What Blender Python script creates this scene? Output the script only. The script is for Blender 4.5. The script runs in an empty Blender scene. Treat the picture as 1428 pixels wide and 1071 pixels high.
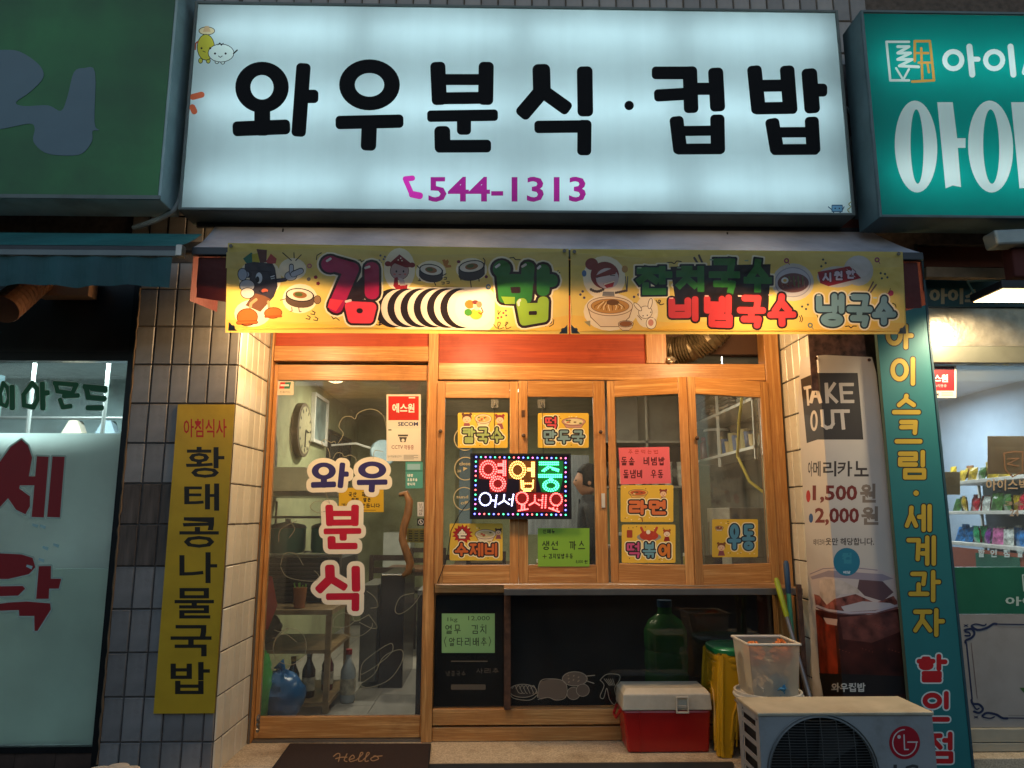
import bpy, math, random
from mathutils import Vector, Matrix
from mathutils.geometry import delaunay_2d_cdt
random.seed(7)
R = math.radians
S = bpy.context.scene
COL = S.collection

# ------------------------------------------------------------------ camera, world, sun, exposure
CAM = Vector((0, 0, 1.5)); F = 1031.0
cd = bpy.data.cameras.new('camera'); cam = bpy.data.objects.new('camera', cd); COL.objects.link(cam)
cam.location = CAM; cam.rotation_euler = (R(100), 0, R(-1.2))
cd.sensor_width = 36; cd.lens = F / 1428 * 36; cd.clip_start = .05; cd.clip_end = 500
S.camera = cam
MW = Matrix.Rotation(R(-1.2), 3, 'Z') @ Matrix.Rotation(R(100), 3, 'X')

W = bpy.data.worlds.new('World'); S.world = W; W.use_nodes = True
wn = W.node_tree.nodes; wl = W.node_tree.links
sky = wn.new('ShaderNodeTexSky'); sky.sky_type = 'NISHITA'; sky.sun_disc = False
sky.sun_elevation = R(8.0); sky.sun_rotation = R(180); sky.air_density = 1.2; sky.dust_density = .6; sky.ozone_density = 3
wl.new(sky.outputs[0], wn['Background'].inputs[0]); wn['Background'].inputs[1].default_value = .15
sd = bpy.data.lights.new('sun', 'SUN'); sd.energy = .3; sd.angle = R(70); sd.color = (.72, .86, 1)
so = bpy.data.objects.new('sun', sd); COL.objects.link(so); so.rotation_euler = (R(48), 0, R(-8))
S.view_settings.view_transform = 'Standard'; S.view_settings.look = 'None'
S.view_settings.exposure = .35; S.view_settings.gamma = 1; S.view_settings.use_curve_mapping = False
S.cycles.max_bounces = 10; S.cycles.transparent_max_bounces = 24; S.cycles.sample_clamp_indirect = 4

# ------------------------------------------------------------------ photo pixel -> place in the world
def ray(px, py): return MW @ Vector(((px - 714) / F, (535.5 - py) / F, -1))
def P(px, py, Y):
    d = ray(px, py); return CAM + d * (Y / d.y)
def PX(px, py, X):
    d = ray(px, py); return CAM + d * (X / d.x)
def PZ(px, py, Z):
    d = ray(px, py); return CAM + d * ((Z - 1.5) / d.z)
def onY(Y): return lambda x, y: P(x, y, Y)

# ------------------------------------------------------------------ materials
def lin(h):
    if isinstance(h, tuple): return h
    h = h.lstrip('#'); c = [int(h[i:i + 2], 16) / 255 for i in (0, 2, 4)]
    return tuple(v / 12.92 if v <= .04045 else ((v + .055) / 1.055) ** 2.4 for v in c)
MC = {}
def base(name):
    m = bpy.data.materials.new(name); m.use_nodes = True
    return m, m.node_tree.nodes, m.node_tree.links, m.node_tree.nodes['Principled BSDF']
def mat(name, col, rough=.6, metal=0, var=.12, scale=8, bump=0, bscale=40, stretch=(1, 1, 1), rnd=0, dirt=0, spec=.4, coat=0):
    """solid paint / plastic / metal / stone with uneven tone, grain and wear"""
    key = name
    if key in MC: return MC[key]
    m, n, l, b = base(name); c = lin(col)
    tc = n.new('ShaderNodeTexCoord'); mp = n.new('ShaderNodeMapping'); mp.inputs['Scale'].default_value = stretch
    l.new(tc.outputs['Object'], mp.inputs[0])
    nz = n.new('ShaderNodeTexNoise'); nz.inputs['Scale'].default_value = scale; nz.inputs['Detail'].default_value = 6
    l.new(mp.outputs[0], nz.inputs['Vector'])
    rp = n.new('ShaderNodeValToRGB'); e = rp.color_ramp.elements
    e[0].position = .3; e[1].position = .7
    e[0].color = (*[v * (1 - var) for v in c], 1); e[1].color = (*[min(1, v * (1 + var)) for v in c], 1)
    l.new(nz.outputs[0], rp.inputs[0]); out = rp.outputs[0]
    if dirt:
        nd = n.new('ShaderNodeTexNoise'); nd.inputs['Scale'].default_value = 2.3; nd.inputs['Detail'].default_value = 9; nd.inputs['Roughness'].default_value = .7
        l.new(tc.outputs['Object'], nd.inputs['Vector'])
        r2 = n.new('ShaderNodeValToRGB'); r2.color_ramp.elements[0].position = .5; r2.color_ramp.elements[1].position = .68
        l.new(nd.outputs[0], r2.inputs[0])
        mx = n.new('ShaderNodeMixRGB'); mx.blend_type = 'MULTIPLY'; mx.inputs[2].default_value = (.5, .42, .34, 1)
        ml = n.new('ShaderNodeMath'); ml.operation = 'MULTIPLY'; ml.inputs[1].default_value = dirt
        l.new(r2.outputs[0], ml.inputs[0]); l.new(ml.outputs[0], mx.inputs[0]); l.new(out, mx.inputs[1]); out = mx.outputs[0]
    if rnd:
        oi = n.new('ShaderNodeObjectInfo'); hs = n.new('ShaderNodeHueSaturation')
        mr = n.new('ShaderNodeMapRange'); mr.inputs[3].default_value = 1 - rnd; mr.inputs[4].default_value = 1 + rnd
        l.new(oi.outputs['Random'], mr.inputs[0]); l.new(mr.outputs[0], hs.inputs['Value']); l.new(out, hs.inputs['Color']); out = hs.outputs[0]
    l.new(out, b.inputs['Base Color'])
    b.inputs['Roughness'].default_value = rough; b.inputs['Metallic'].default_value = metal
    b.inputs['Specular IOR Level'].default_value = spec; b.inputs['Coat Weight'].default_value = coat; b.inputs['Coat Roughness'].default_value = .2
    if bump:
        nb = n.new('ShaderNodeTexNoise'); nb.inputs['Scale'].default_value = bscale; nb.inputs['Detail'].default_value = 5
        l.new(mp.outputs[0], nb.inputs['Vector'])
        bp = n.new('ShaderNodeBump'); bp.inputs['Strength'].default_value = bump; bp.inputs['Distance'].default_value = .004
        l.new(nb.outputs[0], bp.inputs['Height']); l.new(bp.outputs[0], b.inputs['Normal'])
    MC[key] = m; return m
def wood(name, dark, light, axis, rough=.38, rings=26, coat=.25):
    """varnished pine: long grain along the given axis"""
    if name in MC: return MC[name]
    m, n, l, b = base(name)
    tc = n.new('ShaderNodeTexCoord'); mp = n.new('ShaderNodeMapping')
    s = [rings, rings, rings]; s['xyz'.index(axis)] = rings * .035; mp.inputs['Scale'].default_value = s
    oi = n.new('ShaderNodeObjectInfo'); cm = n.new('ShaderNodeCombineXYZ')
    mu = n.new('ShaderNodeMath'); mu.operation = 'MULTIPLY'; mu.inputs[1].default_value = 37
    l.new(oi.outputs['Random'], mu.inputs[0])
    for i in range(3): l.new(mu.outputs[0], cm.inputs[i])
    l.new(cm.outputs[0], mp.inputs['Location']); l.new(tc.outputs['Object'], mp.inputs[0])
    a = n.new('ShaderNodeTexNoise'); a.inputs['Scale'].default_value = 1.6; a.inputs['Detail'].default_value = 3; a.inputs['Distortion'].default_value = .5
    l.new(mp.outputs[0], a.inputs['Vector'])
    fi = n.new('ShaderNodeTexNoise'); fi.inputs['Scale'].default_value = 9; fi.inputs['Detail'].default_value = 4
    l.new(mp.outputs[0], fi.inputs['Vector'])
    md = n.new('ShaderNodeMath'); md.operation = 'MULTIPLY_ADD'; md.inputs[1].default_value = 9; md.inputs[2].default_value = 0
    l.new(a.outputs[0], md.inputs[0])
    sn = n.new('ShaderNodeMath'); sn.operation = 'SINE'; l.new(md.outputs[0], sn.inputs[0])
    ad = n.new('ShaderNodeMath'); ad.operation = 'MULTIPLY_ADD'; ad.inputs[1].default_value = .3
    l.new(sn.outputs[0], ad.inputs[0]); l.new(fi.outputs[0], ad.inputs[2])
    rp = n.new('ShaderNodeValToRGB'); e = rp.color_ramp.elements; e[0].position = .2; e[1].position = .75
    e[0].color = (*lin(dark), 1); e[1].color = (*lin(light), 1); l.new(ad.outputs[0], rp.inputs[0])
    hs = n.new('ShaderNodeHueSaturation'); mr = n.new('ShaderNodeMapRange'); mr.inputs[3].default_value = .88; mr.inputs[4].default_value = 1.12
    l.new(oi.outputs['Random'], mr.inputs[0]); l.new(mr.outputs[0], hs.inputs['Value']); l.new(rp.outputs[0], hs.inputs['Color'])
    wn_ = n.new('ShaderNodeTexNoise'); wn_.inputs['Scale'].default_value = 5; wn_.inputs['Detail'].default_value = 10; wn_.inputs['Roughness'].default_value = .75; l.new(tc.outputs['Object'], wn_.inputs['Vector'])
    wr = n.new('ShaderNodeValToRGB'); wr.color_ramp.elements[0].position = .52; wr.color_ramp.elements[1].position = .72; l.new(wn_.outputs[0], wr.inputs[0])
    wm_ = n.new('ShaderNodeMath'); wm_.operation = 'MULTIPLY'; wm_.inputs[1].default_value = .45; l.new(wr.outputs[0], wm_.inputs[0])
    wx = n.new('ShaderNodeMixRGB'); wx.blend_type = 'MULTIPLY'; wx.inputs[2].default_value = (.55, .45, .38, 1); l.new(wm_.outputs[0], wx.inputs[0]); l.new(hs.outputs[0], wx.inputs[1])
    rr_ = n.new('ShaderNodeMapRange'); rr_.inputs[3].default_value = rough - .1; rr_.inputs[4].default_value = rough + .25; l.new(wn_.outputs[0], rr_.inputs[0]); l.new(rr_.outputs[0], b.inputs['Roughness'])
    l.new(wx.outputs[0], b.inputs['Base Color']); b.inputs['Coat Weight'].default_value = coat
    b.inputs['Coat Roughness'].default_value = .25
    bp = n.new('ShaderNodeBump'); bp.inputs['Strength'].default_value = .25; bp.inputs['Distance'].default_value = .002
    l.new(fi.outputs[0], bp.inputs['Height']); l.new(bp.outputs[0], b.inputs['Normal'])
    MC[name] = m; return m
def emit(name, col, s):
    if name in MC: return MC[name]
    m, n, l, b = base(name); b.inputs['Base Color'].default_value = (*lin(col), 1)
    b.inputs['Emission Color'].default_value = (*lin(col), 1); b.inputs['Emission Strength'].default_value = s
    MC[name] = m; return m
def glass(name, tint=(.92, .95, .94), film=0, filmcol=(.5, .5, .5), dirt=.03):
    """thin pane: see-through with mirror-like Fresnel sheen, light dust"""
    if name in MC: return MC[name]
    m, n, l, b = base(name); n.remove(b); out = n['Material Output']
    tr = n.new('ShaderNodeBsdfTransparent'); tr.inputs[0].default_value = (*tint, 1)
    gl = n.new('ShaderNodeBsdfGlossy'); gl.inputs['Roughness'].default_value = .015
    fr = n.new('ShaderNodeFresnel'); fr.inputs[0].default_value = 1.5
    ma = n.new('ShaderNodeMath'); ma.operation = 'MULTIPLY'; ma.inputs[1].default_value = 1.0; l.new(fr.outputs[0], ma.inputs[0])
    mx = n.new('ShaderNodeMixShader'); l.new(ma.outputs[0], mx.inputs[0]); l.new(tr.outputs[0], mx.inputs[1]); l.new(gl.outputs[0], mx.inputs[2])
    df = n.new('ShaderNodeBsdfDiffuse'); df.inputs[0].default_value = (.6, .58, .52, 1)
    tc = n.new('ShaderNodeTexCoord'); nz = n.new('ShaderNodeTexNoise'); nz.inputs['Scale'].default_value = 4; nz.inputs['Detail'].default_value = 8
    l.new(tc.outputs['Object'], nz.inputs['Vector'])
    m2 = n.new('ShaderNodeMath'); m2.operation = 'MULTIPLY'; m2.inputs[1].default_value = dirt * 2; l.new(nz.outputs[0], m2.inputs[0])
    x2 = n.new('ShaderNodeMixShader'); l.new(m2.outputs[0], x2.inputs[0]); l.new(mx.outputs[0], x2.inputs[1]); l.new(df.outputs[0], x2.inputs[2])
    l.new(x2.outputs[0], out.inputs[0]); MC[name] = m; return m
def sheet(name, col, trans=.5, rough=.5, var=.05, see=0, bump=0, streak=0):
    """thin vinyl, cloth or acrylic that lets part of the light through"""
    if name in MC: return MC[name]
    m, n, l, b = base(name); out = n['Material Output']; c = lin(col)
    tc = n.new('ShaderNodeTexCoord'); nz = n.new('ShaderNodeTexNoise'); nz.inputs['Scale'].default_value = 3; nz.inputs['Detail'].default_value = 6
    l.new(tc.outputs['Object'], nz.inputs['Vector'])
    rp = n.new('ShaderNodeValToRGB'); e = rp.color_ramp.elements; e[0].position = .3; e[1].position = .7
    e[0].color = (*[v * (1 - var) for v in c], 1); e[1].color = (*[min(1, v * (1 + var)) for v in c], 1); l.new(nz.outputs[0], rp.inputs[0])
    if streak:
        mp = n.new('ShaderNodeMapping'); mp.inputs['Scale'].default_value = (7, 7, .3); l.new(tc.outputs['Object'], mp.inputs[0])
        n3 = n.new('ShaderNodeTexNoise'); n3.inputs['Scale'].default_value = 2; n3.inputs['Detail'].default_value = 8; l.new(mp.outputs[0], n3.inputs['Vector'])
        m3_ = n.new('ShaderNodeMapRange'); m3_.inputs[1].default_value = .3; m3_.inputs[2].default_value = .75; m3_.inputs[3].default_value = 1; m3_.inputs[4].default_value = 1 - streak; l.new(n3.outputs[0], m3_.inputs[0])
        hs_ = n.new('ShaderNodeHueSaturation'); l.new(rp.outputs[0], hs_.inputs['Color']); l.new(m3_.outputs[0], hs_.inputs['Value']); rp = hs_
    l.new(rp.outputs[0], b.inputs['Base Color']); b.inputs['Roughness'].default_value = rough
    if bump:
        nb = n.new('ShaderNodeTexNoise'); nb.inputs['Scale'].default_value = 5; nb.inputs['Detail'].default_value = 3
        l.new(tc.outputs['Object'], nb.inputs['Vector'])
        bp = n.new('ShaderNodeBump'); bp.inputs['Strength'].default_value = bump; bp.inputs['Distance'].default_value = .05
        l.new(nb.outputs[0], bp.inputs['Height']); l.new(bp.outputs[0], b.inputs['Normal'])
    t = n.new('ShaderNodeBsdfTranslucent'); l.new(rp.outputs[0], t.inputs[0])
    mx = n.new('ShaderNodeMixShader'); mx.inputs[0].default_value = trans
    l.new(b.outputs[0], mx.inputs[1]); l.new(t.outputs[0], mx.inputs[2]); res = mx
    if see:
        tp = n.new('ShaderNodeBsdfTransparent'); m3 = n.new('ShaderNodeMixShader'); m3.inputs[0].default_value = see
        l.new(mx.outputs[0], m3.inputs[1]); l.new(tp.outputs[0], m3.inputs[2]); res = m3
    l.new(res.outputs[0], out.inputs[0]); MC[name] = m; return m

# ------------------------------------------------------------------ mesh building
class MB:
    def __init__(s): s.v = []; s.f = []; s.m = []; s.smooth = False
    def face(s, idx, mi=0): s.f.append(tuple(idx)); s.m.append(mi)
    def add(s, vs, fs, mi=0):
        b = len(s.v); s.v += [Vector(v) for v in vs]
        for f in fs: s.face([b + i for i in f], mi)
        return s
    def box(s, x0, x1, y0, y1, z0, z1, mi=0):
        if x0 > x1: x0, x1 = x1, x0
        if y0 > y1: y0, y1 = y1, y0
        if z0 > z1: z0, z1 = z1, z0
        return s.add([(x, y, z) for x in (x0, x1) for y in (y0, y1) for z in (z0, z1)],
                     [(0, 1, 3, 2), (4, 6, 7, 5), (0, 4, 5, 1), (2, 3, 7, 6), (0, 2, 6, 4), (1, 5, 7, 3)], mi)
    def hexa(s, q, d, mi=0):
        """front quad q (four points) pushed by vector d"""
        q = [Vector(p) for p in q]; d = Vector(d)
        return s.add(q + [p + d for p in q], [(0, 1, 2, 3), (7, 6, 5, 4), (0, 4, 5, 1), (1, 5, 6, 2), (2, 6, 7, 3), (3, 7, 4, 0)], mi)
    def quad(s, a, b, c, d, mi=0): return s.add([a, b, c, d], [(0, 1, 2, 3)], mi)
    def tube(s, pts, r, n=8, mi=0, cap=True):
        pts = [Vector(p) for p in pts]; rs = r if isinstance(r, (list, tuple)) else [r] * len(pts)
        b = len(s.v); up = None
        for i, p in enumerate(pts):
            t = (pts[min(i + 1, len(pts) - 1)] - pts[max(i - 1, 0)]).normalized()
            if up is None: up = t.orthogonal().normalized()
            up = (up - t * up.dot(t)).normalized(); w = t.cross(up)
            for k in range(n):
                a = 2 * math.pi * k / n; s.v.append(p + (up * math.cos(a) + w * math.sin(a)) * rs[i])
        for i in range(len(pts) - 1):
            for k in range(n):
                k2 = (k + 1) % n; s.face((b + i * n + k, b + i * n + k2, b + (i + 1) * n + k2, b + (i + 1) * n + k), mi)
        if cap:
            s.face([b + k for k in range(n)][::-1], mi); s.face([b + (len(pts) - 1) * n + k for k in range(n)], mi)
        return s
    def lathe(s, prof, cx, cy, z=0, n=20, mi=0, sx=1, sy=1, pw=2.0):
        """profile of (radius, height); pw>2 squares the plan"""
        b = len(s.v)
        for r, h in prof:
            for k in range(n):
                a = 2 * math.pi * (k + .5) / n; c, q = math.cos(a), math.sin(a)
                f = (abs(c) ** pw + abs(q) ** pw) ** (-1 / pw)
                s.v.append(Vector((cx + r * c * f * sx, cy + r * q * f * sy, z + h)))
        for i in range(len(prof) - 1):
            for k in range(n):
                k2 = (k + 1) % n; s.face((b + i * n + k, b + i * n + k2, b + (i + 1) * n + k2, b + (i + 1) * n + k), mi)
        if prof[0][0] > 1e-4: s.face([b + k for k in range(n)][::-1], mi)
        if prof[-1][0] > 1e-4: s.face([b + (len(prof) - 1) * n + k for k in range(n)], mi)
        return s
    def disc(s, c, r, nrm, t, n=28, mi=0):
        """solid disc centre c, axis nrm, thickness t along the axis"""
        c = Vector(c); nrm = Vector(nrm).normalized()
        return s.tube([c, c + nrm * t], r, n, mi)
    def ball(s, c, rx, ry=None, rz=None, n=12, m=8, mi=0, lump=0):
        ry = ry or rx; rz = rz or rx; b = len(s.v); c = Vector(c)
        rr = random.Random(int(abs(c.x * 1000) + abs(c.z * 777)))
        for i in range(m + 1):
            th = math.pi * i / m
            for k in range(n):
                a = 2 * math.pi * k / n; q = 1 + lump * (rr.random() - .5)
                s.v.append(c + Vector((rx * math.sin(th) * math.cos(a) * q, ry * math.sin(th) * math.sin(a) * q, rz * math.cos(th) * q)))
        for i in range(m):
            for k in range(n):
                k2 = (k + 1) % n; s.face((b + i * n + k, b + (i + 1) * n + k, b + (i + 1) * n + k2, b + i * n + k2), mi)
        return s
WL = {}
def wl_of(o): return WL.get(o.name, Vector((0, 0, 0))) if o else Vector((0, 0, 0))
def tags(o, label=None, cat=None, group=None, kind=None):
    for k, v in (('label', label), ('category', cat), ('group', group), ('kind', kind)):
        if v: o[k] = v
    return o
def obj(name, mb, m, parent=None, label=None, cat=None, group=None, kind=None, bev=0, smooth=False, origin=None):
    me = bpy.data.meshes.new(name)
    if origin is None:
        xs = [v.x for v in mb.v]; ys = [v.y for v in mb.v]; zs = [v.z for v in mb.v]
        origin = Vector(((min(xs) + max(xs)) / 2, (min(ys) + max(ys)) / 2, min(zs)))
    me.from_pydata([v - origin for v in mb.v], [], mb.f)
    ms = m if isinstance(m, list) else [m]
    for q in ms: me.materials.append(q)
    if len(ms) > 1:
        for p, mi in zip(me.polygons, mb.m): p.material_index = mi
    if smooth or mb.smooth:
        me.shade_smooth()
        try: me.set_sharp_from_angle(angle=R(40))
        except Exception: pass
    o = bpy.data.objects.new(name, me); COL.objects.link(o)
    if parent: o.parent = parent
    o.location = origin - wl_of(parent); WL[o.name] = Vector(origin)
    if bev:
        b = o.modifiers.new('bevel', 'BEVEL'); b.width = bev; b.segments = 2; b.limit_method = 'ANGLE'; b.angle_limit = R(50)
    return tags(o, label, cat, group, kind)
def thing(name, label, cat, loc, group=None, kind=None):
    o = bpy.data.objects.new(name, None); o.empty_display_size = .1; COL.objects.link(o)
    o.location = loc; WL[o.name] = Vector(loc); return tags(o, label, cat, group, kind)
def box(name, x0, x1, y0, y1, z0, z1, m, parent=None, bev=0, **k): return obj(name, MB().box(x0, x1, y0, y1, z0, z1), m, parent, bev=bev, **k)
def dup(root, delta, label=None, group=None):
    def rec(o, par):
        c = o.copy(); COL.objects.link(c); c.parent = par; WL[c.name] = wl_of(o) + Vector(delta)
        for ch in [q for q in kids.get(o.name, [])]: rec(ch, c)
        return c
    kids = {}
    def collect(o):
        kids[o.name] = list(o.children)
        for q in o.children: collect(q)
    collect(root)
    r = rec(root, None); r.location = root.location + Vector(delta)
    if label: r['label'] = label
    if group: r['group'] = group
    return r

# ------------------------------------------------------------------ flat print: one plane cut up by colour
def ell(cx, cy, rx, ry=None, n=28, rot=0):
    ry = ry or rx; c, s = math.cos(rot), math.sin(rot); o = []
    for k in range(n):
        a = 2 * math.pi * k / n; x, y = rx * math.cos(a), ry * math.sin(a); o.append((cx + x * c - y * s, cy + x * s + y * c))
    return o
def seg(p, q, w, rd=.7, w2=None, n=4):
    """bar from p to q, width w, its ends pushed out by w/2 and rounded"""
    px, py = p; qx, qy = q; dx, dy = qx - px, qy - py; L = math.hypot(dx, dy)
    if L < 1e-6: dx, dy, L = 1, 0, 1
    dx /= L; dy /= L; h = w / 2; h2 = (w2 or w) / 2; out = []
    for (cx, cy, ux, uy, hh) in ((qx, qy, dx, dy, h2), (px, py, -dx, -dy, h)):
        r = hh * rd; nx, ny = -uy, ux
        for sgn in (-1, 1):
            ccx = cx + ux * (hh - r) + nx * sgn * (hh - r); ccy = cy + uy * (hh - r) + ny * sgn * (hh - r)
            for k in range(n + 1):
                a = math.pi / 2 * k / n
                if sgn == -1: vx, vy = ux * math.sin(a) - nx * math.cos(a), uy * math.sin(a) - ny * math.cos(a)
                else: vx, vy = ux * math.cos(a) + nx * math.sin(a), uy * math.cos(a) + ny * math.sin(a)
                out.append((ccx + vx * r, ccy + vy * r))
    return out
def circ_path(cx, cy, rx, ry, n=18): return [(cx + rx * math.cos(2 * math.pi * k / n), cy + ry * math.sin(2 * math.pi * k / n)) for k in range(n + 1)]
JC = {  # consonants as strokes in a unit box
 'ㄱ': [[(0, .05), (1, .05), (.9, 1)]], 'ㄴ': [[(0, 0), (0, .95), (1, .95)]], 'ㄷ': [[(1, .05), (0, .05), (0, .95), (1, .95)]],
 'ㄹ': [[(0, 0), (1, 0), (1, .5), (0, .5), (0, 1), (1, 1)]], 'ㅁ': [[(0, 0), (1, 0), (1, 1), (0, 1), (0, 0)]],
 'ㅂ': [[(0, 0), (0, 1), (1, 1), (1, 0)], [(0, .5), (1, .5)]], 'ㅅ': [[(.5, 0), (.45, .4), (0, 1)], [(.47, .4), (1, 1)]],
 'ㅇ': [circ_path(.5, .5, .5, .5)], 'ㅈ': [[(0, 0), (1, 0)], [(.5, 0), (.45, .45), (0, 1)], [(.5, .45), (1, 1)]],
 'ㅊ': [[(.35, -.25), (.65, -.25)], [(0, .1), (1, .1)], [(.5, .1), (.45, .5), (0, 1)], [(.5, .5), (1, 1)]],
 'ㅋ': [[(0, .03), (1, .03), (.95, 1)], [(0, .5), (.95, .48)]], 'ㅌ': [[(1, 0), (0, 0), (0, 1), (1, 1)], [(0, .5), (.95, .5)]],
 'ㅍ': [[(0, 0), (1, 0)], [(0, 1), (1, 1)], [(.28, 0), (.28, 1)], [(.72, 0), (.72, 1)]],
 'ㅎ': [[(.35, -.15), (.65, -.15)], [(0, .15), (1, .15)], circ_path(.5, .68, .36, .32)],
}
def two(c): return [[(x * .42, y) for x, y in s] for s in JC[c]] + [[(.58 + x * .42, y) for x, y in s] for s in JC[c]]
JC['ㄲ'] = two('ㄱ'); JC['ㄸ'] = two('ㄷ'); JC['ㅃ'] = two('ㅂ'); JC['ㅆ'] = two('ㅅ'); JC['ㅉ'] = two('ㅈ')
LEAD = 'ㄱㄲㄴㄷㄸㄹㅁㅂㅃㅅㅆㅇㅈㅉㅊㅋㅌㅍㅎ'; VOW = 'ㅏㅐㅑㅒㅓㅔㅕㅖㅗㅘㅙㅚㅛㅜㅝㅞㅟㅠㅡㅢㅣ'
TAIL = ['', 'ㄱ', 'ㄲ', 'ㄳ', 'ㄴ', 'ㄵ', 'ㄶ', 'ㄷ', 'ㄹ', 'ㄺ', 'ㄻ', 'ㄼ', 'ㄽ', 'ㄾ', 'ㄿ', 'ㅀ', 'ㅁ', 'ㅂ', 'ㅄ', 'ㅅ', 'ㅆ', 'ㅇ', 'ㅈ', 'ㅊ', 'ㅋ', 'ㅌ', 'ㅍ', 'ㅎ']
def syl(ch):
    """strokes of one Korean syllable in a unit box"""
    k = ord(ch) - 0xAC00; L = LEAD[k // 588]; V = VOW[k % 588 // 28]; T = TAIL[k % 28]; out = []
    def put(st, x0, y0, x1, y1):
        for s in st: out.append([(x0 + x * (x1 - x0), y0 + y * (y1 - y0)) for x, y in s])
    H = .52 if T else 1.0
    if V in 'ㅏㅐㅑㅓㅔㅕㅖㅣ':
        dbl = V in 'ㅐㅔㅖ'; ix1 = {'ㅏ': .55, 'ㅑ': .55, 'ㅣ': .62, 'ㅓ': .5, 'ㅕ': .5, 'ㅐ': .48, 'ㅔ': .4, 'ㅖ': .4}[V]
        put(JC[L], 0, .06 if L not in 'ㅊㅎ' else .16, ix1, H * (.82 if not T else .94))
        vx = {'ㅏ': .78, 'ㅑ': .78, 'ㅣ': .9, 'ㅓ': .92, 'ㅕ': .92, 'ㅐ': .68, 'ㅔ': .74, 'ㅖ': .74}[V]
        out.append([(vx, 0), (vx, H)])
        if dbl: out.append([(1, 0), (1, H)])
        m = H * .45
        if V == 'ㅏ': out.append([(vx, m), (1.02, m)])
        if V == 'ㅑ': out += [[(vx, m * .7), (1.02, m * .7)], [(vx, m * 1.35), (1.02, m * 1.35)]]
        if V == 'ㅓ': out.append([(.68, m), (vx, m)])
        if V == 'ㅔ': out.append([(.54, m), (vx, m)])
        if V in 'ㅕ': out += [[(.66, m * .7), (vx, m * .7)], [(.66, m * 1.35), (vx, m * 1.35)]]
        if V in 'ㅖ': out += [[(.54, m * .7), (vx, m * .7)], [(.54, m * 1.35), (vx, m * 1.35)]]
        if V == 'ㅐ': out.append([(vx, m), (1, m)])
        if T: put(JC[T], .2, .72, .95 if V != 'ㅏ' else .8, 1)
    elif V in 'ㅗㅛㅜㅠㅡ':
        a = .34 if T else .5; y = {'ㅗ': a + .24, 'ㅛ': a + .24, 'ㅜ': a + .12, 'ㅠ': a + .12, 'ㅡ': a + .2}[V]
        if not T: y = {'ㅗ': .95, 'ㅛ': .95, 'ㅜ': .66, 'ㅠ': .66, 'ㅡ': .9}[V]
        put(JC[L], .2, .0 if L not in 'ㅊㅎ' else .1, .8, a); out.append([(0, y), (1, y)])
        ln = .16 if T else .32
        if V == 'ㅗ': out.append([(.5, y - (.16 if T else .28)), (.5, y)])
        if V == 'ㅛ': out += [[(.35, y - .2), (.35, y)], [(.65, y - .2), (.65, y)]]
        if V == 'ㅜ': out.append([(.5, y), (.5, y + ln)])
        if V == 'ㅠ': out += [[(.33, y), (.33, y + ln)], [(.67, y), (.67, y + ln)]]
        if T: put(JC[T], .18, .77, .82, 1)
    else:
        a = .3 if T else .42; y = .5 if T else .78
        put(JC[L], .05, .04, .5, a)
        if V in 'ㅘㅙㅚ': out += [[(-.02, y), (.6, y)], [(.28, a + .02), (.28, y)]]
        elif V in 'ㅝㅞㅟ': out += [[(-.02, y - .08), (.62, y - .08)], [(.28, y), (.28, y + (.1 if T else .2))]]
        else: out.append([(-.02, y), (.6, y)])
        out.append([(.82, 0), (.82, .62 if T else 1)])
        if V in 'ㅘ': out.append([(.82, .35), (1.03, .35)])
        if V in 'ㅝ': out.append([(.66, .4), (.82, .4)])
        if T: put(JC[T], .2, .76, .85, 1)
    return out
FONTC = {}
def font_polys(txt, off=0):
    k = (txt, off)
    if k not in FONTC:
        c = bpy.data.curves.new('t', 'FONT'); c.body = txt; c.offset = off; c.resolution_u = 2
        o = bpy.data.objects.new('t', c); COL.objects.link(o); dg = bpy.context.evaluated_depsgraph_get()
        me = o.evaluated_get(dg).to_mesh(); vs = [(v.co.x, -v.co.y) for v in me.vertices]; fs = [tuple(p.vertices) for p in me.polygons]
        o.evaluated_get(dg).to_mesh_clear(); bpy.data.objects.remove(o); bpy.data.curves.remove(c)
        FONTC[k] = (vs, fs)
    return FONTC[k]
def inside(x, y, P_):
    r = False; j = len(P_) - 1
    for i in range(len(P_)):
        xi, yi = P_[i]; xj, yj = P_[j]
        if (yi > y) != (yj > y) and x < (xj - xi) * (y - yi) / (yj - yi) + xi: r = not r
        j = i
    return r
def smoothpoly(pts, k=4):
    out = []; n = len(pts)
    for i in range(n):
        p0, p1, p2, p3 = pts[i - 1], pts[i], pts[(i + 1) % n], pts[(i + 2) % n]
        for j in range(k):
            t = j / k; out.append(tuple(.5 * ((2 * p1[c]) + (-p0[c] + p2[c]) * t + (2 * p0[c] - 5 * p1[c] + 4 * p2[c] - p3[c]) * t * t + (-p0[c] + 3 * p1[c] - 3 * p2[c] + p3[c]) * t ** 3) for c in (0, 1)))
    return out
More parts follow.
